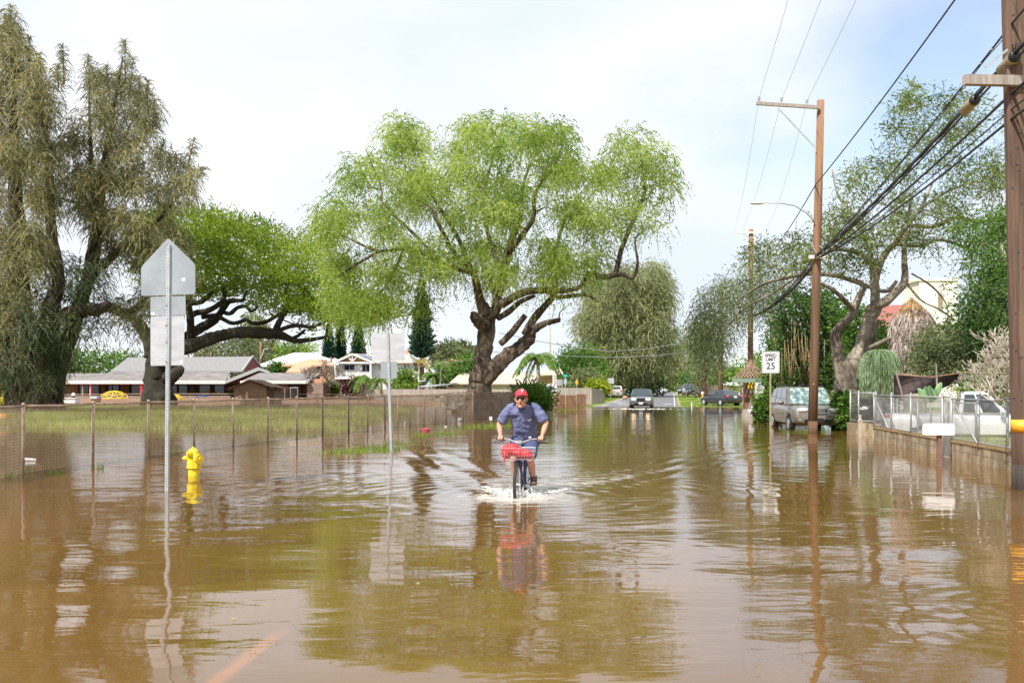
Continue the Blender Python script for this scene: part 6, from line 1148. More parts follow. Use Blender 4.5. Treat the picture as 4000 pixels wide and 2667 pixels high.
lit('garden_rock','round brown rock on the far grass corner by the road','rock',2441,1556,lambda b,g:b.sph(W(2441,1553,118),(.35,.3,.25),9,6),'wood_brown')
t=thing('wheelie_bin','blue bin standing beside the beige parked car','bin',W(2381,1552,128)); b=MB(); c=W(2381,1538,128); b.box(c,(.55,.6,.9)); b.build('body',M['blue'],t,bevel=.05); b=MB(); b.box(c+Vector((0,0,.48)),(.6,.66,.08)); b.build('lid',M['blue'],t)
t=thing('wheelie_bin','dark grey bin left of the blue bin','bin',W(2369,1552,128)); b=MB(); c=W(2368,1538,128); b.box(c,(.6,.6,.9)); b.build('body',M['black'],t,bevel=.05); b=MB(); b.box(c+Vector((0,0,.48)),(.66,.66,.08)); b.build('lid',M['black'],t)
t=thing('traffic_barrel','small orange and white barrel beside the far trunks','barrel',W(2744,1552,118)); b=MB(); b.lathe(W(2744,1556,118),[(.3,0),(.26,.5)],12); b.build('base',M['orange'],t,smooth=True); b=MB(); b.lathe(W(2744,1540,118),[(.25,0),(.18,.35)],12); b.build('top',M['white'],t,smooth=True)
for i,(x,y,Y) in enumerate(((2702,1575,100),)): t=thing('reflector_post','thin white marker post standing in the water on the right','marker',W(x,1590,82)); b=MB(); b.tube([W(x,1600,82),W(x,1572,82)],.04,6); b.build('post',M['white'],t); b=MB(); b.sph(W(x,1572,82),.05,6,4); b.build('cap',M['white'],t)
# torn white sheet hung on the pipe rail
t=thing('torn_sheet','torn dirty white plastic sheet hanging on the pipe rail near the fence end','sheet',W(1760,1560,58)); vs=[];fs=[]; n=20
for i in range(n+1):
    u=i/n; x=1665+u*145; top=1543-6*u+3*math.sin(u*9); bot=(1562+8*math.sin(u*5) if u<.25 else 1556+24*math.sin((u-.25)*3.6)+3*math.sin(u*15)); 
    for j in range(5): v=j/4; vs.append(W(x,top+(bot-top)*v,59+.08*math.sin(u*20+v*2)))
for i in range(n):
    for j in range(4): a=i*5+j; fs.append((a,a+1,a+6,a+5))
b=MB(); b.add(vs+[v+Vector((0,.008,0)) for v in vs],fs+[tuple(k+len(vs) for k in f[::-1]) for f in fs]); b.build('sheet',M['fabricwhite'],t,smooth='full',fix=False)
# ------------------------------------------------------------------ vehicles (built nose along +x)
def vehicle(name,label,cat,pos,head,p,paint,glass='glass_car',lights=False,emblem=False,shade=False,parts=True,tilt=0):
    t=thing(name,label,cat,(0,0,0)); L,Wd,zb=p['L'],p['W']/2,p['zb']; body=MB(); st=p['st']; sec=[]
    for x,z0,z1,wf in st:
        w=Wd*wf; zm=z0+(z1-z0)*.5; half=[(0,z0),(w*.82,z0),(w*.97,z0+.1*(z1-z0)+.03),(w,zm),(w*.985,z1-.16*(z1-z0)),(w*.93,z1-.045),(w*.78,z1),(w*.4,z1+.018),(0,z1+.024)]
        sec.append([(x,y,z) for y,z in half]+[(x,-y,z) for y,z in half[-2:0:-1]])
    n=len(sec[0]); vs=[v for s_ in sec for v in s_]; fs=[(i*n+j,i*n+(j+1)%n,(i+1)*n+(j+1)%n,(i+1)*n+j) for i in range(len(sec)-1) for j in range(n)]+[tuple(range(n)),tuple((len(sec)-1)*n+j for j in range(n-1,-1,-1))]
    body.add(vs,fs)
    c=p['cab']; wb,wt=Wd*c.get('wb',.93),Wd*c.get('wt',.76); zb_,zt=c['zb'],c['zt']; A=[(c['f0'],-wb,zb_),(c['f0'],wb,zb_),(c['r0'],wb,zb_),(c['r0'],-wb,zb_)]; Bq=[(c['f1'],-wt,zt),(c['f1'],wt,zt),(c['r1'],wt,zt-.02),(c['r1'],-wt,zt-.02)]
    bo=body.build('body',paint,t,smooth=True); cb=MB(); cb.add([Vector(v) for v in A+Bq],[(0,1,2,3),(7,6,5,4),(0,4,5,1),(1,5,6,2),(2,6,7,3),(3,7,4,0)]); cb.build('cabin',paint,bo,smooth=True,bevel=.07)
    A=[Vector(v) for v in A]; Bv=[Vector(v) for v in Bq]
    def panel(nm,a,b_,c_,d,u0,u1,v0,v1,m,par=t):
        f=lambda u,v:(a.lerp(b_,u)).lerp(d.lerp(c_,u),v); q=[f(u0,v0),f(u1,v0),f(u1,v1),f(u0,v1)]; nn=(q[1]-q[0]).cross(q[3]-q[0]).normalized(); 
        ctr=(q[0]+q[2])/2; nn=nn if nn.dot(ctr-Vector(((c['f0']+c['r0'])/2,0,zb_)))>0 else -nn; mb=MB(); mb.prism([x+nn*.004 for x in q],nn*.012); return mb.build(nm,M[m],par)
    panel('windshield',A[0],A[1],Bv[1],Bv[0],.06,.94,.08,.93,'glass_shade' if shade else glass)
    panel('rear_window',A[3],A[2],Bv[2],Bv[3],.09,.91,.18,.88,glass)
    for s_ in (0,1):
        a,b_,c_,d=(A[0],A[3],Bv[3],Bv[0]) if s_==0 else (A[1],A[2],Bv[2],Bv[1])
        for u0,u1 in c['win']: panel('side_window',a,b_,c_,d,u0,u1,.12,.88,glass)
    r=p['r']
    for ax in p['ax']:
        for s_ in (-1,1):
            y=s_*(Wd-.02); ar=MB(); ar.tube([(ax,y-s_*.12,r),(ax,y+s_*.012,r)],r*1.17,24); arch=ar.build('wheel_arch',M['black'],bo)
            w_=MB(); w_.tube([(ax,y-s_*.2,r),(ax,y-s_*.18,r),(ax,y+s_*.0,r),(ax,y+s_*.02,r)],[r*.93,r,r,r*.93],24); wh=w_.build('wheel',M['rubber'],t,smooth=True)
            w_=MB(); w_.tube([(ax,y+s_*.0,r),(ax,y+s_*.03,r)],[r*.64,r*.6],20); w_.build('rim',M[p.get('rim','galv')],wh,smooth=True)
    xf=p['xf']; xr=p['xr']; hz=p['hz']
    for s_ in (-1,1):
        b=MB(); b.sph((xf-.14,s_*Wd*.60,hz),(.16,Wd*.24,p.get('hh',.09)*.8),14,8); b.build('headlight',M['lamp_on'] if lights else M['lamp_off'],t,smooth='full')
        b=MB(); b.sph((xr+.08,s_*Wd*.78,p['tz']),(.14,Wd*.17,.1),12,8); b.build('tail_light',M['tail'],t,smooth='full')
        b=MB(); b.tube([(c['f0']-.25,s_*Wd*.93,zb_+.03),(c['f0']-.25,s_*(Wd+.06),zb_+.08)],.03,6); b.sph((c['f0']-.25,s_*(Wd+.14),zb_+.12),(.08,.13,.085),10,7); b.build('mirror',paint,t,smooth='full')
    b=MB(); gw=p.get('gw',.42); b.box((xf-.02,0,p['gz']),(.12,Wd*2*gw,p.get('gh',.16))); gr=b.build('grille',M['black'],t,bevel=.02)
    if emblem:
        b=MB(); g0=p['gz']
        for z in (g0+.085,g0-.085): b.box((xf+.03,0,z),(.05,Wd*2*gw+.04,.045))
        for s_ in (-1,1): b.box((xf+.03,s_*Wd*gw,g0),(.05,.05,.2))
        b.box((xf+.04,0,g0),(.04,Wd*1.5*gw,.03)); b.build('grille_frame',M['chrome'],gr)
        b=MB(); b.box((xf+.066,-.045,g0),(.012,.016,.1)); b.box((xf+.066,.045,g0),(.012,.016,.1)); b.box((xf+.066,0,g0),(.012,.08,.016)); b.build('emblem',M['chrome'],gr)
    b=MB(); b.box((xf-.03,0,p['bz']),(.12,Wd*1.15,.12)); b.build('air_intake',M['black'],t,bevel=.02)
    b=MB(); b.box((xf+.04,0,p['bz']+.03),(.02,.32,.15)); b.build('licence_plate',M['plate_dark' if emblem else 'white'],t); b=MB(); b.box((xr-.012,0,p.get('pz',.75)),(.02,.32,.15)); b.build('licence_plate',M['white'],t)
    if p.get('rack'):
        for s_ in (-1,1): b=MB(); b.tube([(c['f1']-.1,s_*wt*.9,zt+.05),(c['r1']+.1,s_*wt*.9,zt+.05)],.022,6); b.build('roof_rail',M['black'],t)
        b=MB(); b.beam((c['f1']-.5,-wt*.9,zt+.07),(c['f1']-.5,wt*.9,zt+.07),.05,.03); b.beam((c['r1']+.6,-wt*.9,zt+.07),(c['r1']+.6,wt*.9,zt+.07),.05,.03); b.build('roof_bar',M['black'],t)
        
        for s_ in (-1,1): b=MB(); b.tube([(xf-.04,s_*Wd*.75,p['bz']+.04),(xf+.02,s_*Wd*.75,p['bz']+.04)],.06,10); b.build('fog_lamp',M['chrome'],t)
    if p.get('bed'):
        b=MB(); x0,x1=p['bed']; b.box(((x0+x1)/2,0,p['st'][0][2]+.0),(abs(x1-x0)-.1,Wd*1.6,.06)); b.build('bed_floor',M['black'],t)
    t.location=pos; t.rotation_euler=(tilt,0,math.atan2(head[1],head[0])); return t
M['lamp_on']=emis('lamp_on',(1,.62,.3),3.2); M['lamp_off']=mat('lamp_off',(.7,.7,.7),.1,(.85,.85,.85),6,spec=.8,coat=.6); M['tail']=mat('tail',(.5,.02,.03),.2,coat=.5); M['plate_dark']=mat('plate_dark',(.02,.02,.02),.5)
M['p_taupe']=mat('p_taupe',(.2,.18,.15),.3,(.235,.21,.175),9,metal=.35,coat=.5); M['p_char']=mat('p_char',(.11,.118,.135),.28,metal=.3,coat=.7); M['p_navy']=mat('p_navy',(.03,.035,.05),.25,metal=.2,coat=.8); M['p_beige']=mat('p_beige',(.5,.46,.42),.3,metal=.2,coat=.6); M['p_white']=mat('p_white',(.75,.76,.78),.3,coat=.6); M['p_black']=mat('p_black',(.015,.016,.02),.25,coat=.7); M['p_grey']=mat('p_grey',(.16,.18,.2),.3,coat=.6)
def suv(L=4.85,Wd=1.99,Ht=1.83,rack=True,box=1):
    h=L/2; return dict(L=L,W=Wd,zb=.3,r=.37,ax=(h-.92,-h+1.0),xf=h,xr=-h,hz=.92*Ht/1.83,hh=.13,gz=.9*Ht/1.83,gh=.22,gw=.33,bz=.5,tz=1.08*Ht/1.83,rack=rack,rim='chrome',
      st=[(-h,.48,.9,.84),(-h+.08,.36,1.1,.94),(-h+.5,.3,1.13,1),(-.4,.28,1.13,1),(h-1.3,.28,1.10,1),(h-.75,.3,1.06,.99),(h-.3,.34,1.0,.95),(h-.08,.36,.92,.87),(h,.44,.72,.8)],
      cab=dict(f0=h-1.25,f1=h-2.0,r0=-h+.06,r1=-h+.38*box,zb=1.08,zt=Ht,wb=.95,wt=.77,win=((.05,.34),(.37,.64),(.67,.93))))
def sedan(L=4.8,Wd=1.82,Ht=1.46):
    h=L/2; return dict(L=L,W=Wd,zb=.22,r=.33,ax=(h-.95,-h+1.05),xf=h,xr=-h,hz=.68,gz=.62,gh=.12,bz=.38,tz=.86,pz=.84,rim='galv',
      st=[(-h,.4,.78,.82),(-h+.1,.3,.96,.93),(-h+.55,.25,1.02,.99),(-.5,.22,.98,1),(h-1.5,.22,.93,1),(h-.8,.24,.86,.98),(h-.25,.3,.74,.92),(h,.38,.6,.78)],
      cab=dict(f0=h-1.25,f1=h-2.15,r0=-h+.5,r1=-h+1.25,zb=.92,zt=Ht,wb=.92,wt=.7,win=((.12,.42),(.46,.80))))
def pick(L=5.4,Wd=1.9,Ht=1.8):
    h=L/2; return dict(L=L,W=Wd,zb=.4,r=.38,ax=(h-.95,-h+1.1),xf=h,xr=-h,hz=.9,gz=.86,gh=.25,gw=.36,bz=.55,tz=.95,bed=(-h+.05,-.2),
      st=[(-h,.45,1.02,.95),(-h+.2,.4,1.06,1),(-.2,.38,1.08,1),(h-1.4,.38,1.08,1),(h-.4,.42,1.02,.96),(h,.5,.85,.86)],
      cab=dict(f0=h-1.3,f1=h-1.95,r0=-.35,r1=-.22,zb=1.05,zt=Ht,wb=.95,wt=.8,win=((.12,.5),(.55,.9))))
rd=Vector((-.168,-.986,0)); pS=W(3168,1690,38.9); vehicle('silver_suv','silver-taupe SUV parked in floodwater behind the reddish pole','car',(pS.x-.14,39.4,-.12),Vector((-.06,-1,0)),suv(),M['p_taupe'],emblem=True,shade=True)
vehicle('dark_suv','dark grey SUV with headlights on driving through the flood towards the camera','car',(W(2507,1600,77.3).x,77.3,-.1),rd,suv(4.7,1.85,1.66,False),M['p_char'],lights=True)
vehicle('dark_sedan','dark navy sedan parked half on the grass by the flood on the right','car',(W(2815,1580,86.5).x,86.5,.0),Vector((-.34,.94,0)),sedan(),M['p_navy'])
vehicle('beige_suv','beige SUV parked facing away on the grass left of the street','car',(W(2411,1550,128).x,128,.22),Vector((.2,.98,0)),suv(4.5,1.86,1.66,False),M['p_beige'])
vehicle('dark_jeep','dark SUV with bright windscreen parked nearest on the far right grass','car',(W(2708,1545,150).x,150,.25),rd,suv(4.5,1.95,1.75,False),M['p_grey'],shade=True)
vehicle('grey_pickup','tall grey pickup parked behind the dark SUV at the far right grass','pickup',(W(2692,1545,166).x,166,.25),Vector((-.28,-.96,0)),suv(5,2.1,2.1,False),M['p_grey'])
vehicle('black_suv','black SUV at the left of the three cars parked beyond the far right grass','car',(W(2668,1540,172).x,172,.25),rd,suv(4.6,1.9,1.75,False),M['p_black'])
vehicle('white_car','low white car crossing at the end of the street','car',(W(2570,1534,235).x,235,.2),Vector((-.98,.2,0)),sedan(),M['p_white'])
vehicle('white_car','white car half hidden behind the silver SUV and the hedge','car',(W(2995,1560,50).x+1.2,50.5,-.02),Vector((-.8,-.6,0)),sedan(4.6,1.8,1.42),M['p_white'])
vehicle('white_car','white car roof showing behind the wire fence left of the split trunk','car',(W(1800,1560,62).x+1.2,63.5,-.12),Vector((-.95,-.3,0)),sedan(4.6,1.8,1.46),M['p_white'])
vehicle('white_pickup','white pickup truck parked in the yard behind the wire fence at the right','pickup',(W(3830,1600,28.5).x+.15,29.6,-.2),Vector((.93,-.36,0)),pick(4.8,1.9,1.78),M['p_white'])
vehicle('black_car','black car behind the wire gate left of the grey-green fountain plant','car',(W(3390,1600,41).x+.3,41,.0),Vector((-.3,-.95,0)),suv(4.3,1.8,1.6,False),M['p_black'])
# ------------------------------------------------------------------ bicycle and rider
FW=Vector((.085,14.75,0)); hd=Vector((-.16,-.987,0)).normalized(); sd_=Vector((.987,-.16,0)).normalized()
def B(f,s_,z): return FW+hd*f+sd_*s_+Vector((0,0,z))
def fuse(mb,name,m,parent,voxel,it=4,fac=.5,wr=None):
    ob=mb.build(name,m,parent,smooth='full'); me=ob.data
    a=ob.modifiers.new('r','REMESH'); a.mode='VOXEL'; a.voxel_size=voxel; a.use_smooth_shade=True
    a=ob.modifiers.new('s','SMOOTH'); a.factor=fac; a.iterations=it
    if wr:
        tx=bpy.data.textures.new(name+'_folds','CLOUDS'); tx.noise_scale=wr[1]; tx.noise_depth=1; d=ob.modifiers.new('d','DISPLACE'); d.texture=tx; d.strength=wr[0]; d.mid_level=.5
    bpy.context.view_layer.update(); dg=bpy.context.evaluated_depsgraph_get(); nm=bpy.data.meshes.new_from_object(ob.evaluated_get(dg)); ob.modifiers.clear(); ob.data=nm
    nm.polygons.foreach_set('use_smooth',[True]*len(nm.polygons)); bpy.data.meshes.remove(me); return ob
def cap(b,pts,rs,n=14):
    b.tube(pts,rs,n)
    for p,r in zip(pts,rs): b.sph(p,r,n,8)
bike=thing('bicycle','blue bicycle with a wire front basket ridden through the flood','bicycle',tuple(B(0,0,-.14)))
def wheel(c,nm):
    w=thing_part=MB(); 
    b=MB(); b.torus(c,.305,.026,sd_,40,10); ty=b.build('tyre',M['rubber'],bike,smooth='full')
    b=MB(); b.torus(c,.278,.012,sd_,36,6); b.build('rim',M['chrome'],ty,smooth='full')
    b=MB()
    for i in range(20):
        a=2*math.pi*i/20; d=hd*math.cos(a)+Vector((0,0,math.sin(a))); b.tube([c+sd_*(.03 if i%2 else -.03),c+d*.272],.0018,4,cap=False)
    b.build('spoke_set',M['chrome'],ty); b=MB(); b.tube([c-sd_*.05,c+sd_*.05],.02,10); b.build('hub',M['chrome'],ty)
Cf=B(0,0,.19); Cr=B(-1.08,0,.19); wheel(Cf,'f'); wheel(Cr,'r')
b=MB(); crown=B(-.12,0,.53); ht=B(-.215,0,.74)
for s_ in (-1,1): b.tube([Cf+sd_*s_*.055,B(-.02,s_*.055,.30),B(-.105,s_*.05,.53)],[.011,.013,.015],8)
b.tube([B(-.105,-.05,.53),B(-.105,.05,.53)],.018,8); b.tube([crown,ht],.02,10); b.build('fork',M['bikeblue'],bike,smooth='full')
b=MB(); bb=B(-.65,0,.10); st_=B(-.82,0,.62)
b.tube([B(-.14,0,.57),bb],.024,10); b.tube([B(-.2,0,.70),B(-.45,0,.48),B(-.76,0,.43)],.021,10); b.tube([bb,st_],.02,10); b.tube([B(-.13,0,.55),B(-.225,0,.76)],.026,10)
for s_ in (-1,1): b.tube([bb,Cr+sd_*s_*.06],.012,8); b.tube([B(-.79,s_*.02,.52),Cr+sd_*s_*.06],.01,8)
b.build('frame',M['bikeblue'],bike,smooth='full')
b=MB(); b.tube([ht,B(-.235,0,.80)],.016,8); b.beam(B(-.235,0,.80),B(-.17,0,.835),.03,.03); b.box(B(-.165,0,.84),(.09,.05,.05)); b.build('stem',M['chrome'],bike,smooth=True)
b=MB(); b.tube([B(-.33,-.37,.875),B(-.31,-.27,.882),B(-.24,-.17,.875),B(-.18,-.07,.84),B(-.165,0,.835),B(-.18,.07,.84),B(-.24,.17,.875),B(-.31,.27,.882),B(-.33,.37,.875)],.0125,10); hb=b.build('handlebar',M['chrome'],bike,smooth='full')
for s_ in (-1,1):
    b=MB(); b.tube([B(-.31,s_*.26,.882),B(-.33,s_*.39,.875)],.018,10); b.build('grip',M['rubber'],hb,smooth='full')
    b=MB(); b.tube([B(-.28,s_*.235,.87),B(-.235,s_*.27,.845),B(-.245,s_*.36,.84),B(-.25,s_*.42,.825)],[.01,.008,.007,.006],6); b.build('brake_lever',M['black'],hb,smooth='full')
    b=MB(); b.tube([B(-.25,s_*.2,.87),B(-.13,s_*.16,.9),B(-.08,s_*.06,.86),B(-.1,0,.62)],.003,5); b.build('brake_cable',M['black'],hb)
b=MB(); b.sph(B(-.26,.16,.905),(.03,.03,.022),10,6); b.build('bell',M['chrome'],hb,smooth='full')
b=MB(); b.sph(B(-.86,0,.70),(.09,.13,.035),14,8,Matrix.Rotation(R(9),3,'Z')); b.tube([st_,B(-.85,0,.68)],.014,8); b.build('saddle',M['black'],bike,smooth='full')
pl=B(-.575,-.11,-.04); pr_=B(-.62,.15,.135)
b=MB(); b.tube([bb-sd_*.05,B(-.58,-.07,-.045)],.012,8); b.tube([bb+sd_*.05,B(-.62,.07,.16)],.012,8); b.tube([bb-sd_*.06,bb+sd_*.06],.022,10); b.lathe(bb,[(.085,-.003),(.085,.003)],24,'X'); b.build('crank',M['chrome'],bike,smooth=True)
for p in (pl,pr_): b=MB(); b.box(p,(.1,.09,.02),rz=R(9)); b.build('pedal',M['black'],bike,bevel=.004)
b=MB(); b.box(B(-.7,.0,.16),(.015,.09,.2),rz=R(9)); b.build('chain_guard',M['bikeblue'],bike)
b=MB(); b.box(B(-.1,.02,.60),(.015,.012,.14)); b.build('reflector_strip',M['red'],bike)
# basket of wire
k0,k1,z0,z1=-.10,.14,.585,.76; bk=MB()
def ring(z,e): P=[B(k0,-.255-e,z),B(k0,.255+e,z),B(k1+e,.255+e,z),B(k1+e,-.255-e,z)]; return P
for z,e,r in ((z1,.02,.0045),(z1-.055,.014,.0022),(z0+.06,.006,.0022),(z0,0,.003)):
    P=ring(z,e)
    for i in range(4): bk.tube([P[i],P[(i+1)%4]],r,5)
for i in range(13):
    s_=-.255+.51*i/12; bk.tube([B(k1+.02,s_*1.07,z1),B(k1,s_,z0),B(k0,s_,z0),B(k0,s_*1.07,z1)],.002,4,cap=False)
for i in range(6):
    f=k0+(k1-k0)*i/5; bk.tube([B(f,-.275,z1),B(f,-.255,z0),B(f,.255,z0),B(f,.275,z1)],.002,4,cap=False)
bk.build('basket',M['chrome'],bike)
# bag
b=MB(); Rz=Matrix.Rotation(R(9),3,'Z')
for f,s_,z,r in ((.02,-.13,.72,(.125,.11,.105)),(.02,-.17,.66,(.09,.11,.06)),(.02,.02,.68,(.14,.11,.075)),(.02,.14,.665,(.11,.105,.07)),(.02,.2,.64,(.055,.1,.04)),(.03,-.06,.76,(.10,.08,.055))): b.sph(B(f,s_,z),r,14,10,Rz)
b.tube([B(.13,-.19,.625),B(.165,-.185,.57),B(.165,-.17,.52)],[.016,.013,.008],7)
bagt=thing('bag','crumpled red bag lying in the bicycle basket','bag',tuple(B(.02,0,.61))); fuse(b,'cloth',M['bag'],bagt,.011,2,.5,(.05,.07))
# rider
man=thing('person','man in a blue T-shirt and red cap with sunglasses riding the blue bicycle','person',tuple(B(-.82,0,.0)))
b=MB(); SK=[]
hipL,hipR=B(-.80,-.1,.80),B(-.80,.1,.80); shL,shR=B(-.53,-.2,1.37),B(-.53,.2,1.38); elL,elR=B(-.50,-.375,1.10),B(-.50,.385,1.12); haL,haR=B(-.345,-.325,.905),B(-.345,.33,.905)
wrL,wrR=B(-.385,-.335,.935),B(-.385,.34,.935)
cap(b,[B(-.82,0,.82),B(-.77,0,.95),B(-.69,0,1.1),B(-.6,0,1.25)],[.155,.16,.165,.16]); b.sph(B(-.56,0,1.31),(.15,.11,.09),16,10,Rz)
cap(b,[hipL,hipR],[.12,.12]); cap(b,[B(-.55,0,1.38),B(-.46,0,1.44)],[.068,.062])
for sh,el,wr in ((shL,elL,wrL),(shR,elR,wrR)): cap(b,[sh-Vector((0,0,.03)),sh.lerp(el,.5),el,el.lerp(wr,.4),wr],[.056,.055,.046,.048,.030])
kL,kR=B(-.40,-.135,.535),B(-.38,.145,.55); anL,anR=B(-.59,-.105,.10),B(-.60,.175,.225)
for h_,k_,a_ in ((hipL,kL,anL),(hipR,kR,anR)): cap(b,[h_,h_.lerp(k_,.5),k_],[.098,.082,.058]); cap(b,[k_,k_.lerp(a_,.32)+hd*-.02,a_.lerp(k_,.2),a_],[.057,.062,.04,.036])
def foot(a,toe,heel): cap(b,[heel,a.lerp(heel,.5),a.lerp(toe,.5)-Vector((0,0,.01)),toe],[.03,.038,.034,.026])
toeL,toeR=B(-.45,-.12,-.0),B(-.46,.19,.165); foot(anL,toeL,B(-.655,-.1,.04)); foot(anR,toeR,B(-.665,.17,.20))
for toe in (toeL,toeR):
    for i in range(5): o=(i-2)*.0165; cap(b,[toe+sd_*o,toe+sd_*o*1.15+hd*(.035-.004*abs(i-2))-Vector((0,0,.008))],[.012,.009],8)
# head
HV0=len(b.v)
hc_=B(-.385,0,1.515); HS=1.14; tiltM=Rz@Matrix.Rotation(R(-12),3,'X')
b.sph(hc_+Vector((0,0,.02)),(.078,.098,.105),20,14,tiltM); b.sph(hc_+hd*.03-Vector((0,0,.065)),(.062,.068,.062),16,10,tiltM); b.sph(hc_+hd*.075-Vector((0,0,.108)),(.034,.026,.024),12,8); b.sph(hc_+hd*.07-Vector((0,0,.045)),(.046,.03,.04),12,8)
b.tube([hc_+hd*.095+Vector((0,0,.01)),hc_+hd*.122-Vector((0,0,.035))],[.011,.017],8); b.sph(hc_+hd*.118-Vector((0,0,.037)),(.02,.014,.012),10,6)
for s_ in (-1,1): b.sph(hc_+sd_*s_*.083+Vector((0,0,-.01)),(.012,.02,.031),10,7); b.sph(hc_+sd_*s_*.045+hd*.068-Vector((0,0,.038)),(.024,.02,.02),10,7); b.sph(hc_+sd_*s_*.05-Vector((0,0,.085))+hd*.03,(.02,.03,.025),8,6)
for i_ in range(HV0,len(b.v)): b.v[i_]=tuple(hc_+(Vector(b.v[i_])-hc_)*HS)
# hands closed round the grips: palm, four fingers, thumb
for s_,h_,w_ in ((-1,haL,wrL),(1,haR,wrR)):
    g0=B(-.325,s_*.325,.878); b.sph(g0+hd*-.028+Vector((0,0,.022)),(.046,.03,.028),12,8,Rz@Matrix.Rotation(R(25),3,'X')); cap(b,[w_,g0-hd*.03+Vector((0,0,.025))],[.028,.026],10)
    for i in range(4):
        o=sd_*(s_*(-.033+.022*i)); L_=(1,1.06,1.0,.86)[i]; P=[g0+o-hd*.012+Vector((0,0,.036)),g0+o+hd*.024*L_+Vector((0,0,.03)),g0+o+hd*.036*L_+Vector((0,0,.0)),g0+o+hd*.018+Vector((0,0,-.026)),g0+o-hd*.004+Vector((0,0,-.028))]; cap(b,P,[.0105,.0105,.0098,.009,.008],8)
    cap(b,[g0-sd_*s_*.03-hd*.03+Vector((0,0,.01)),g0-sd_*s_*.052-hd*.012+Vector((0,0,-.008)),g0-sd_*s_*.056+hd*.014+Vector((0,0,-.018))],[.013,.0115,.0095],8)
body=fuse(b,'body',M['skin'],man,.0062,3,.5)
# shirt
b=MB(); cap(b,[B(-.80,0,.84),B(-.78,0,.92),B(-.74,0,1.0),B(-.69,0,1.08),B(-.65,0,1.16),B(-.61,0,1.24)],[.19,.2,.205,.205,.2,.19],20); b.sph(B(-.56,0,1.30),(.225,.15,.12),20,12,Rz)
for sh,el,s_ in ((shL,elL,-1),(shR,elR,1)): b.tube([sh-sd_*s_*.07-Vector((0,0,.0)),sh-Vector((0,0,.02)),sh.lerp(el,.4),sh.lerp(el,.88)],[.085,.085,.084,.088],16); b.sph(sh-Vector((0,0,.02)),.085,14,8)
b.sph(B(-.50,0,1.385),(.105,.085,.035),14,8,Rz)
shirt=fuse(b,'shirt',M['shirt'],man,.0095,9,.6,(.034,.07))
b=MB(); b.torus(B(-.475,0,1.385),.078,.009,Vector((0,-.55,.85)),20,6); b.build('collar',M['shorts'],shirt,smooth='full')
b=MB(); P=[B(-.455+.0,.075,1.185),B(-.447,.1,1.168),B(-.447,.13,1.168),B(-.452,.155,1.188)]; b.tube(P,.004,5); b.build('pocket_trim',M['whitepaint'],shirt)
b=MB(); cap(b,[hipL,hipR],[.15,.15]); b.sph(B(-.80,0,.86),(.18,.17,.1),16,10,Rz)
for h_,k_ in ((hipL,kL),(hipR,kR)): b.tube([h_,h_.lerp(k_,.45),h_.lerp(k_,.80)],[.125,.112,.102],16); b.sph(h_,.125,12,8)
fuse(b,'shorts',M['shorts'],man,.010,3,.5,(.03,.07))
def hsc(b): b.v=[tuple(hc_+(Vector(v)-hc_)*HS) for v in b.v]
# cap
b=MB(); cc=hc_+Vector((0,0,.045)); n=20; rings=7; vs=[]; 
for i in range(rings+1):
    a=R(90)*i/rings
    for j in range(n): q=2*math.pi*j/n; vs.append(cc+tiltM@Vector((.091*math.cos(a)*math.cos(q),.108*math.cos(a)*math.sin(q),.005+.092*math.sin(a))))
b.add(vs,[(i*n+j,i*n+(j+1)%n,(i+1)*n+(j+1)%n,(i+1)*n+j) for i in range(rings) for j in range(n)]); crown_=b
hsc(b); cp=b.build('cap',M['cap'],man,smooth='full',fix=False)
b=MB(); vs=[]; m_=14
for r_,dz in ((0,.008),(1,-.024)):
    for th in (0,.006):
        for j in range(m_+1): q=R(200+140*j/m_); vs.append(cc+tiltM@Vector(((.09+.006*r_)*math.cos(q),.104*math.sin(q)-r_*.062*abs(math.sin(q))**.7+.0,dz-.010*r_*abs(math.cos(q))+th)))
k=m_+1; b.add(vs,[(j,j+1,2*k+j+1,2*k+j) for j in range(m_)]+[(k+j,3*k+j,3*k+j+1,k+j+1) for j in range(m_)]+[(2*k+j,2*k+j+1,3*k+j+1,3*k+j) for j in range(m_)]); hsc(b); b.build('visor',M['cap'],cp,smooth='full',fix=False)
b=MB(); f0=cc+tiltM@Vector((0,-.104,.045)); b.tube([f0+sd_*-.006-Vector((0,0,.016)),f0+Vector((0,0,.0)),f0+sd_*.004+Vector((0,.004,.014))],[.011,.008,.006],6); b.tube([f0+sd_*-.022+Vector((0,.006,.014)),f0+Vector((0,.008,.024)),f0+sd_*.022+Vector((0,.006,.014))],.0035,5); hsc(b); b.build('white_emblem',M['white'],cp)
b=MB()
for s_ in (-1,1): b.sph(hc_+sd_*s_*.034+hd*.098+Vector((0,0,.008)),(.031,.012,.021),14,8,Rz)
b.tube([hc_-sd_*.02+hd*.106+Vector((0,0,.014)),hc_+sd_*.02+hd*.106+Vector((0,0,.014))],.004,5)
for s_ in (-1,1): b.tube([hc_+sd_*s_*.064+hd*.092+Vector((0,0,.014)),hc_+sd_*s_*.084+hd*.0+Vector((0,0,.01))],.0035,5)
hsc(b); b.build('sunglasses',M['black'],man,smooth='full')
b=MB(); b.tube([hc_-sd_*.024+hd*.093-Vector((0,0,.07)),hc_+hd*.101-Vector((0,0,.067)),hc_+sd_*.024+hd*.093-Vector((0,0,.07))],[.003,.0065,.003],6); hsc(b); b.build('lips',M['lip'],man,smooth='full')
b=MB(); b.sph(hc_-hd*.03+Vector((0,0,.0)),(.084,.08,.07),14,8,tiltM); hsc(b); b.build('hair',M['hair'],man,smooth='full')
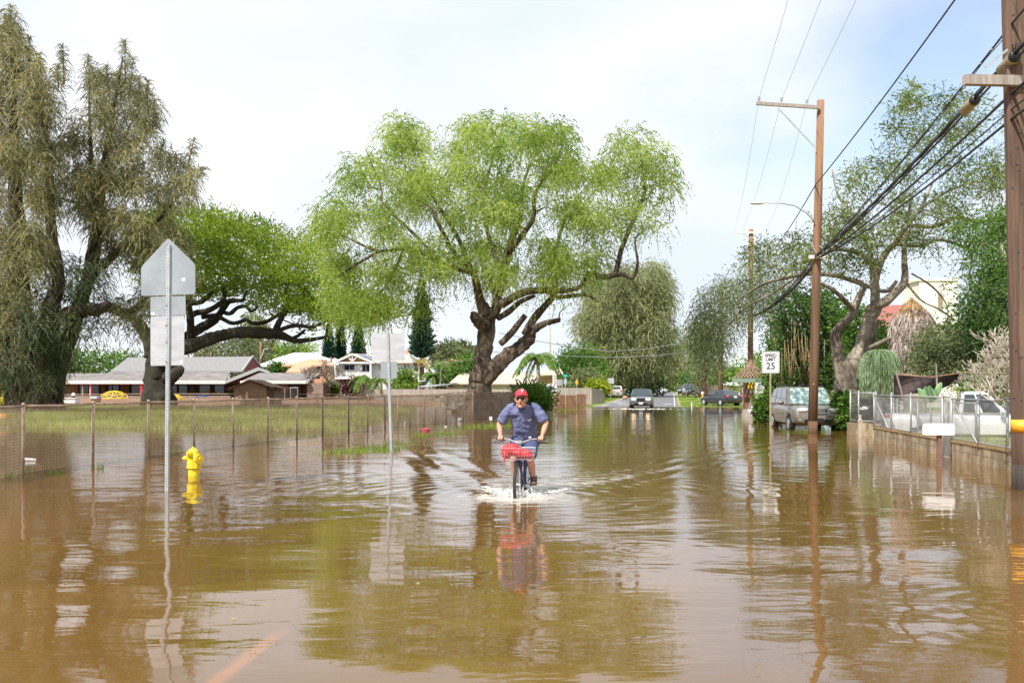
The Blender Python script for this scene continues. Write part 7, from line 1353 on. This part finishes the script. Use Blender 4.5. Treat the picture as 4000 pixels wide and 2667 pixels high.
for an,toe in ((anL,toeL),(anR,toeR)):
    b=MB(); mid=an.lerp(toe,.5)
    b.prism([toe+hd*.05+sd_*-.04-Vector((0,0,.032)),toe+hd*.065-Vector((0,0,.032)),toe+hd*.05+sd_*.045-Vector((0,0,.032)),toe-hd*.05+sd_*.048-Vector((0,0,.034)),an-hd*.05+sd_*.034+Vector((0,0,(toe.z-an.z)*.75-.03)),an-hd*.05-sd_*.034+Vector((0,0,(toe.z-an.z)*.75-.03)),toe-hd*.05-sd_*.044-Vector((0,0,.034))],(0,0,.015)); sn=b.build('sandal',M['sandal'],man)
    b=MB()
    for f,rr in ((.22,.046),(.62,.046)):
        c=toe.lerp(an,f); c=Vector((c.x,c.y,c.z+(.012 if f>.3 else -.002))); b.torus(c,rr*.93,.0125,hd+Vector((0,0,-.25)),18,6)
    b.torus(an+Vector((0,0,.03)),.043,.012,Vector((0,0,1))+hd*.2,18,6); b.build('strap',M['sandal'],sn,smooth='full')
# ------------------------------------------------------------------ splash: droplets and torn crests
def splash(name,label,fn,m):
    b=MB(); fn(b); return tag(b.build(name,M[m],smooth='full',fix=False),label,None,kind='stuff')
M['drop']=bpy.data.materials.new('drop'); M['drop'].use_nodes=True; q=M['drop'].node_tree.nodes['Principled BSDF']; q.inputs['Base Color'].default_value=(.78,.76,.72,1); q.inputs['Roughness'].default_value=.12; q.inputs['Specular IOR Level'].default_value=.8
def crest(b):
    r_=random.Random(5)
    for s_ in (-1,1):
        for i in range(190):
            f=r_.random()**1.1; d=-f*1.5; o=s_*(.05+f*.75)+r_.gauss(0,.04); hgt=.024*(1-f)+.006; p=B(d+.06+r_.gauss(0,.03),o,0)
            L=r_.uniform(.006,.022); a=r_.uniform(-.5,.5); dr=(sd_*s_*math.cos(a)-hd*math.sin(abs(a))*.9)
            b.sph(p,(L,.005+.009*r_.random(),hgt*r_.uniform(.5,1.1)),8,5,Matrix.Rotation(math.atan2(dr.y,dr.x),3,'Z'))
    for i in range(420):
        f=r_.random(); ang=r_.uniform(-2.4,2.4); rad=.05+abs(r_.gauss(0,.16)); p=FW+hd*(math.cos(ang)*rad*.7)+sd_*(math.sin(ang)*rad*1.2); z=abs(r_.gauss(0,.055)); 
        s0=r_.uniform(.003,.009); b.sph(p+Vector((0,0,z)),(s0,s0,s0*r_.uniform(1,2)),6,4)
    for i in range(46):       # thin sheets thrown up beside the tyre
        ang=r_.uniform(-1.9,1.9); rad=r_.uniform(.03,.14); p=FW+hd*(math.cos(ang)*rad*.8)+sd_*(math.sin(ang)*rad); out=(p-FW).normalized(); h_=r_.uniform(.03,.12); b.tube([p-Vector((0,0,.02)),p+out*h_*.3+Vector((0,0,h_*.7)),p+out*h_*.7+Vector((0,0,h_))],[.016,.009,.003],6)
    for q_ in (B(-.5,-.12,0),B(-.57,.12,0),B(-1.0,0,0)):
        for i in range(60): a=r_.uniform(0,6.28); rd_=abs(r_.gauss(0,.09)); b.sph(q_+Vector((math.cos(a)*rd_,math.sin(a)*rd_,abs(r_.gauss(0,.02)))),r_.uniform(.006,.02),6,4)
splash('splash','',crest,'drop')
def crest2(b):
    r_=random.Random(8)
    for i in range(170):
        side=r_.choice((-1,1)); o=side*abs(r_.gauss(0,1.0))*1.5; p=Vector((10.15+o,74.6+r_.gauss(0,.7),0)); b.sph(p,(r_.uniform(.03,.07),.04,r_.uniform(.008,.035)*max(.25,1.3-abs(o)*.35)),7,4)
splash('car_splash','',crest2,'drop')
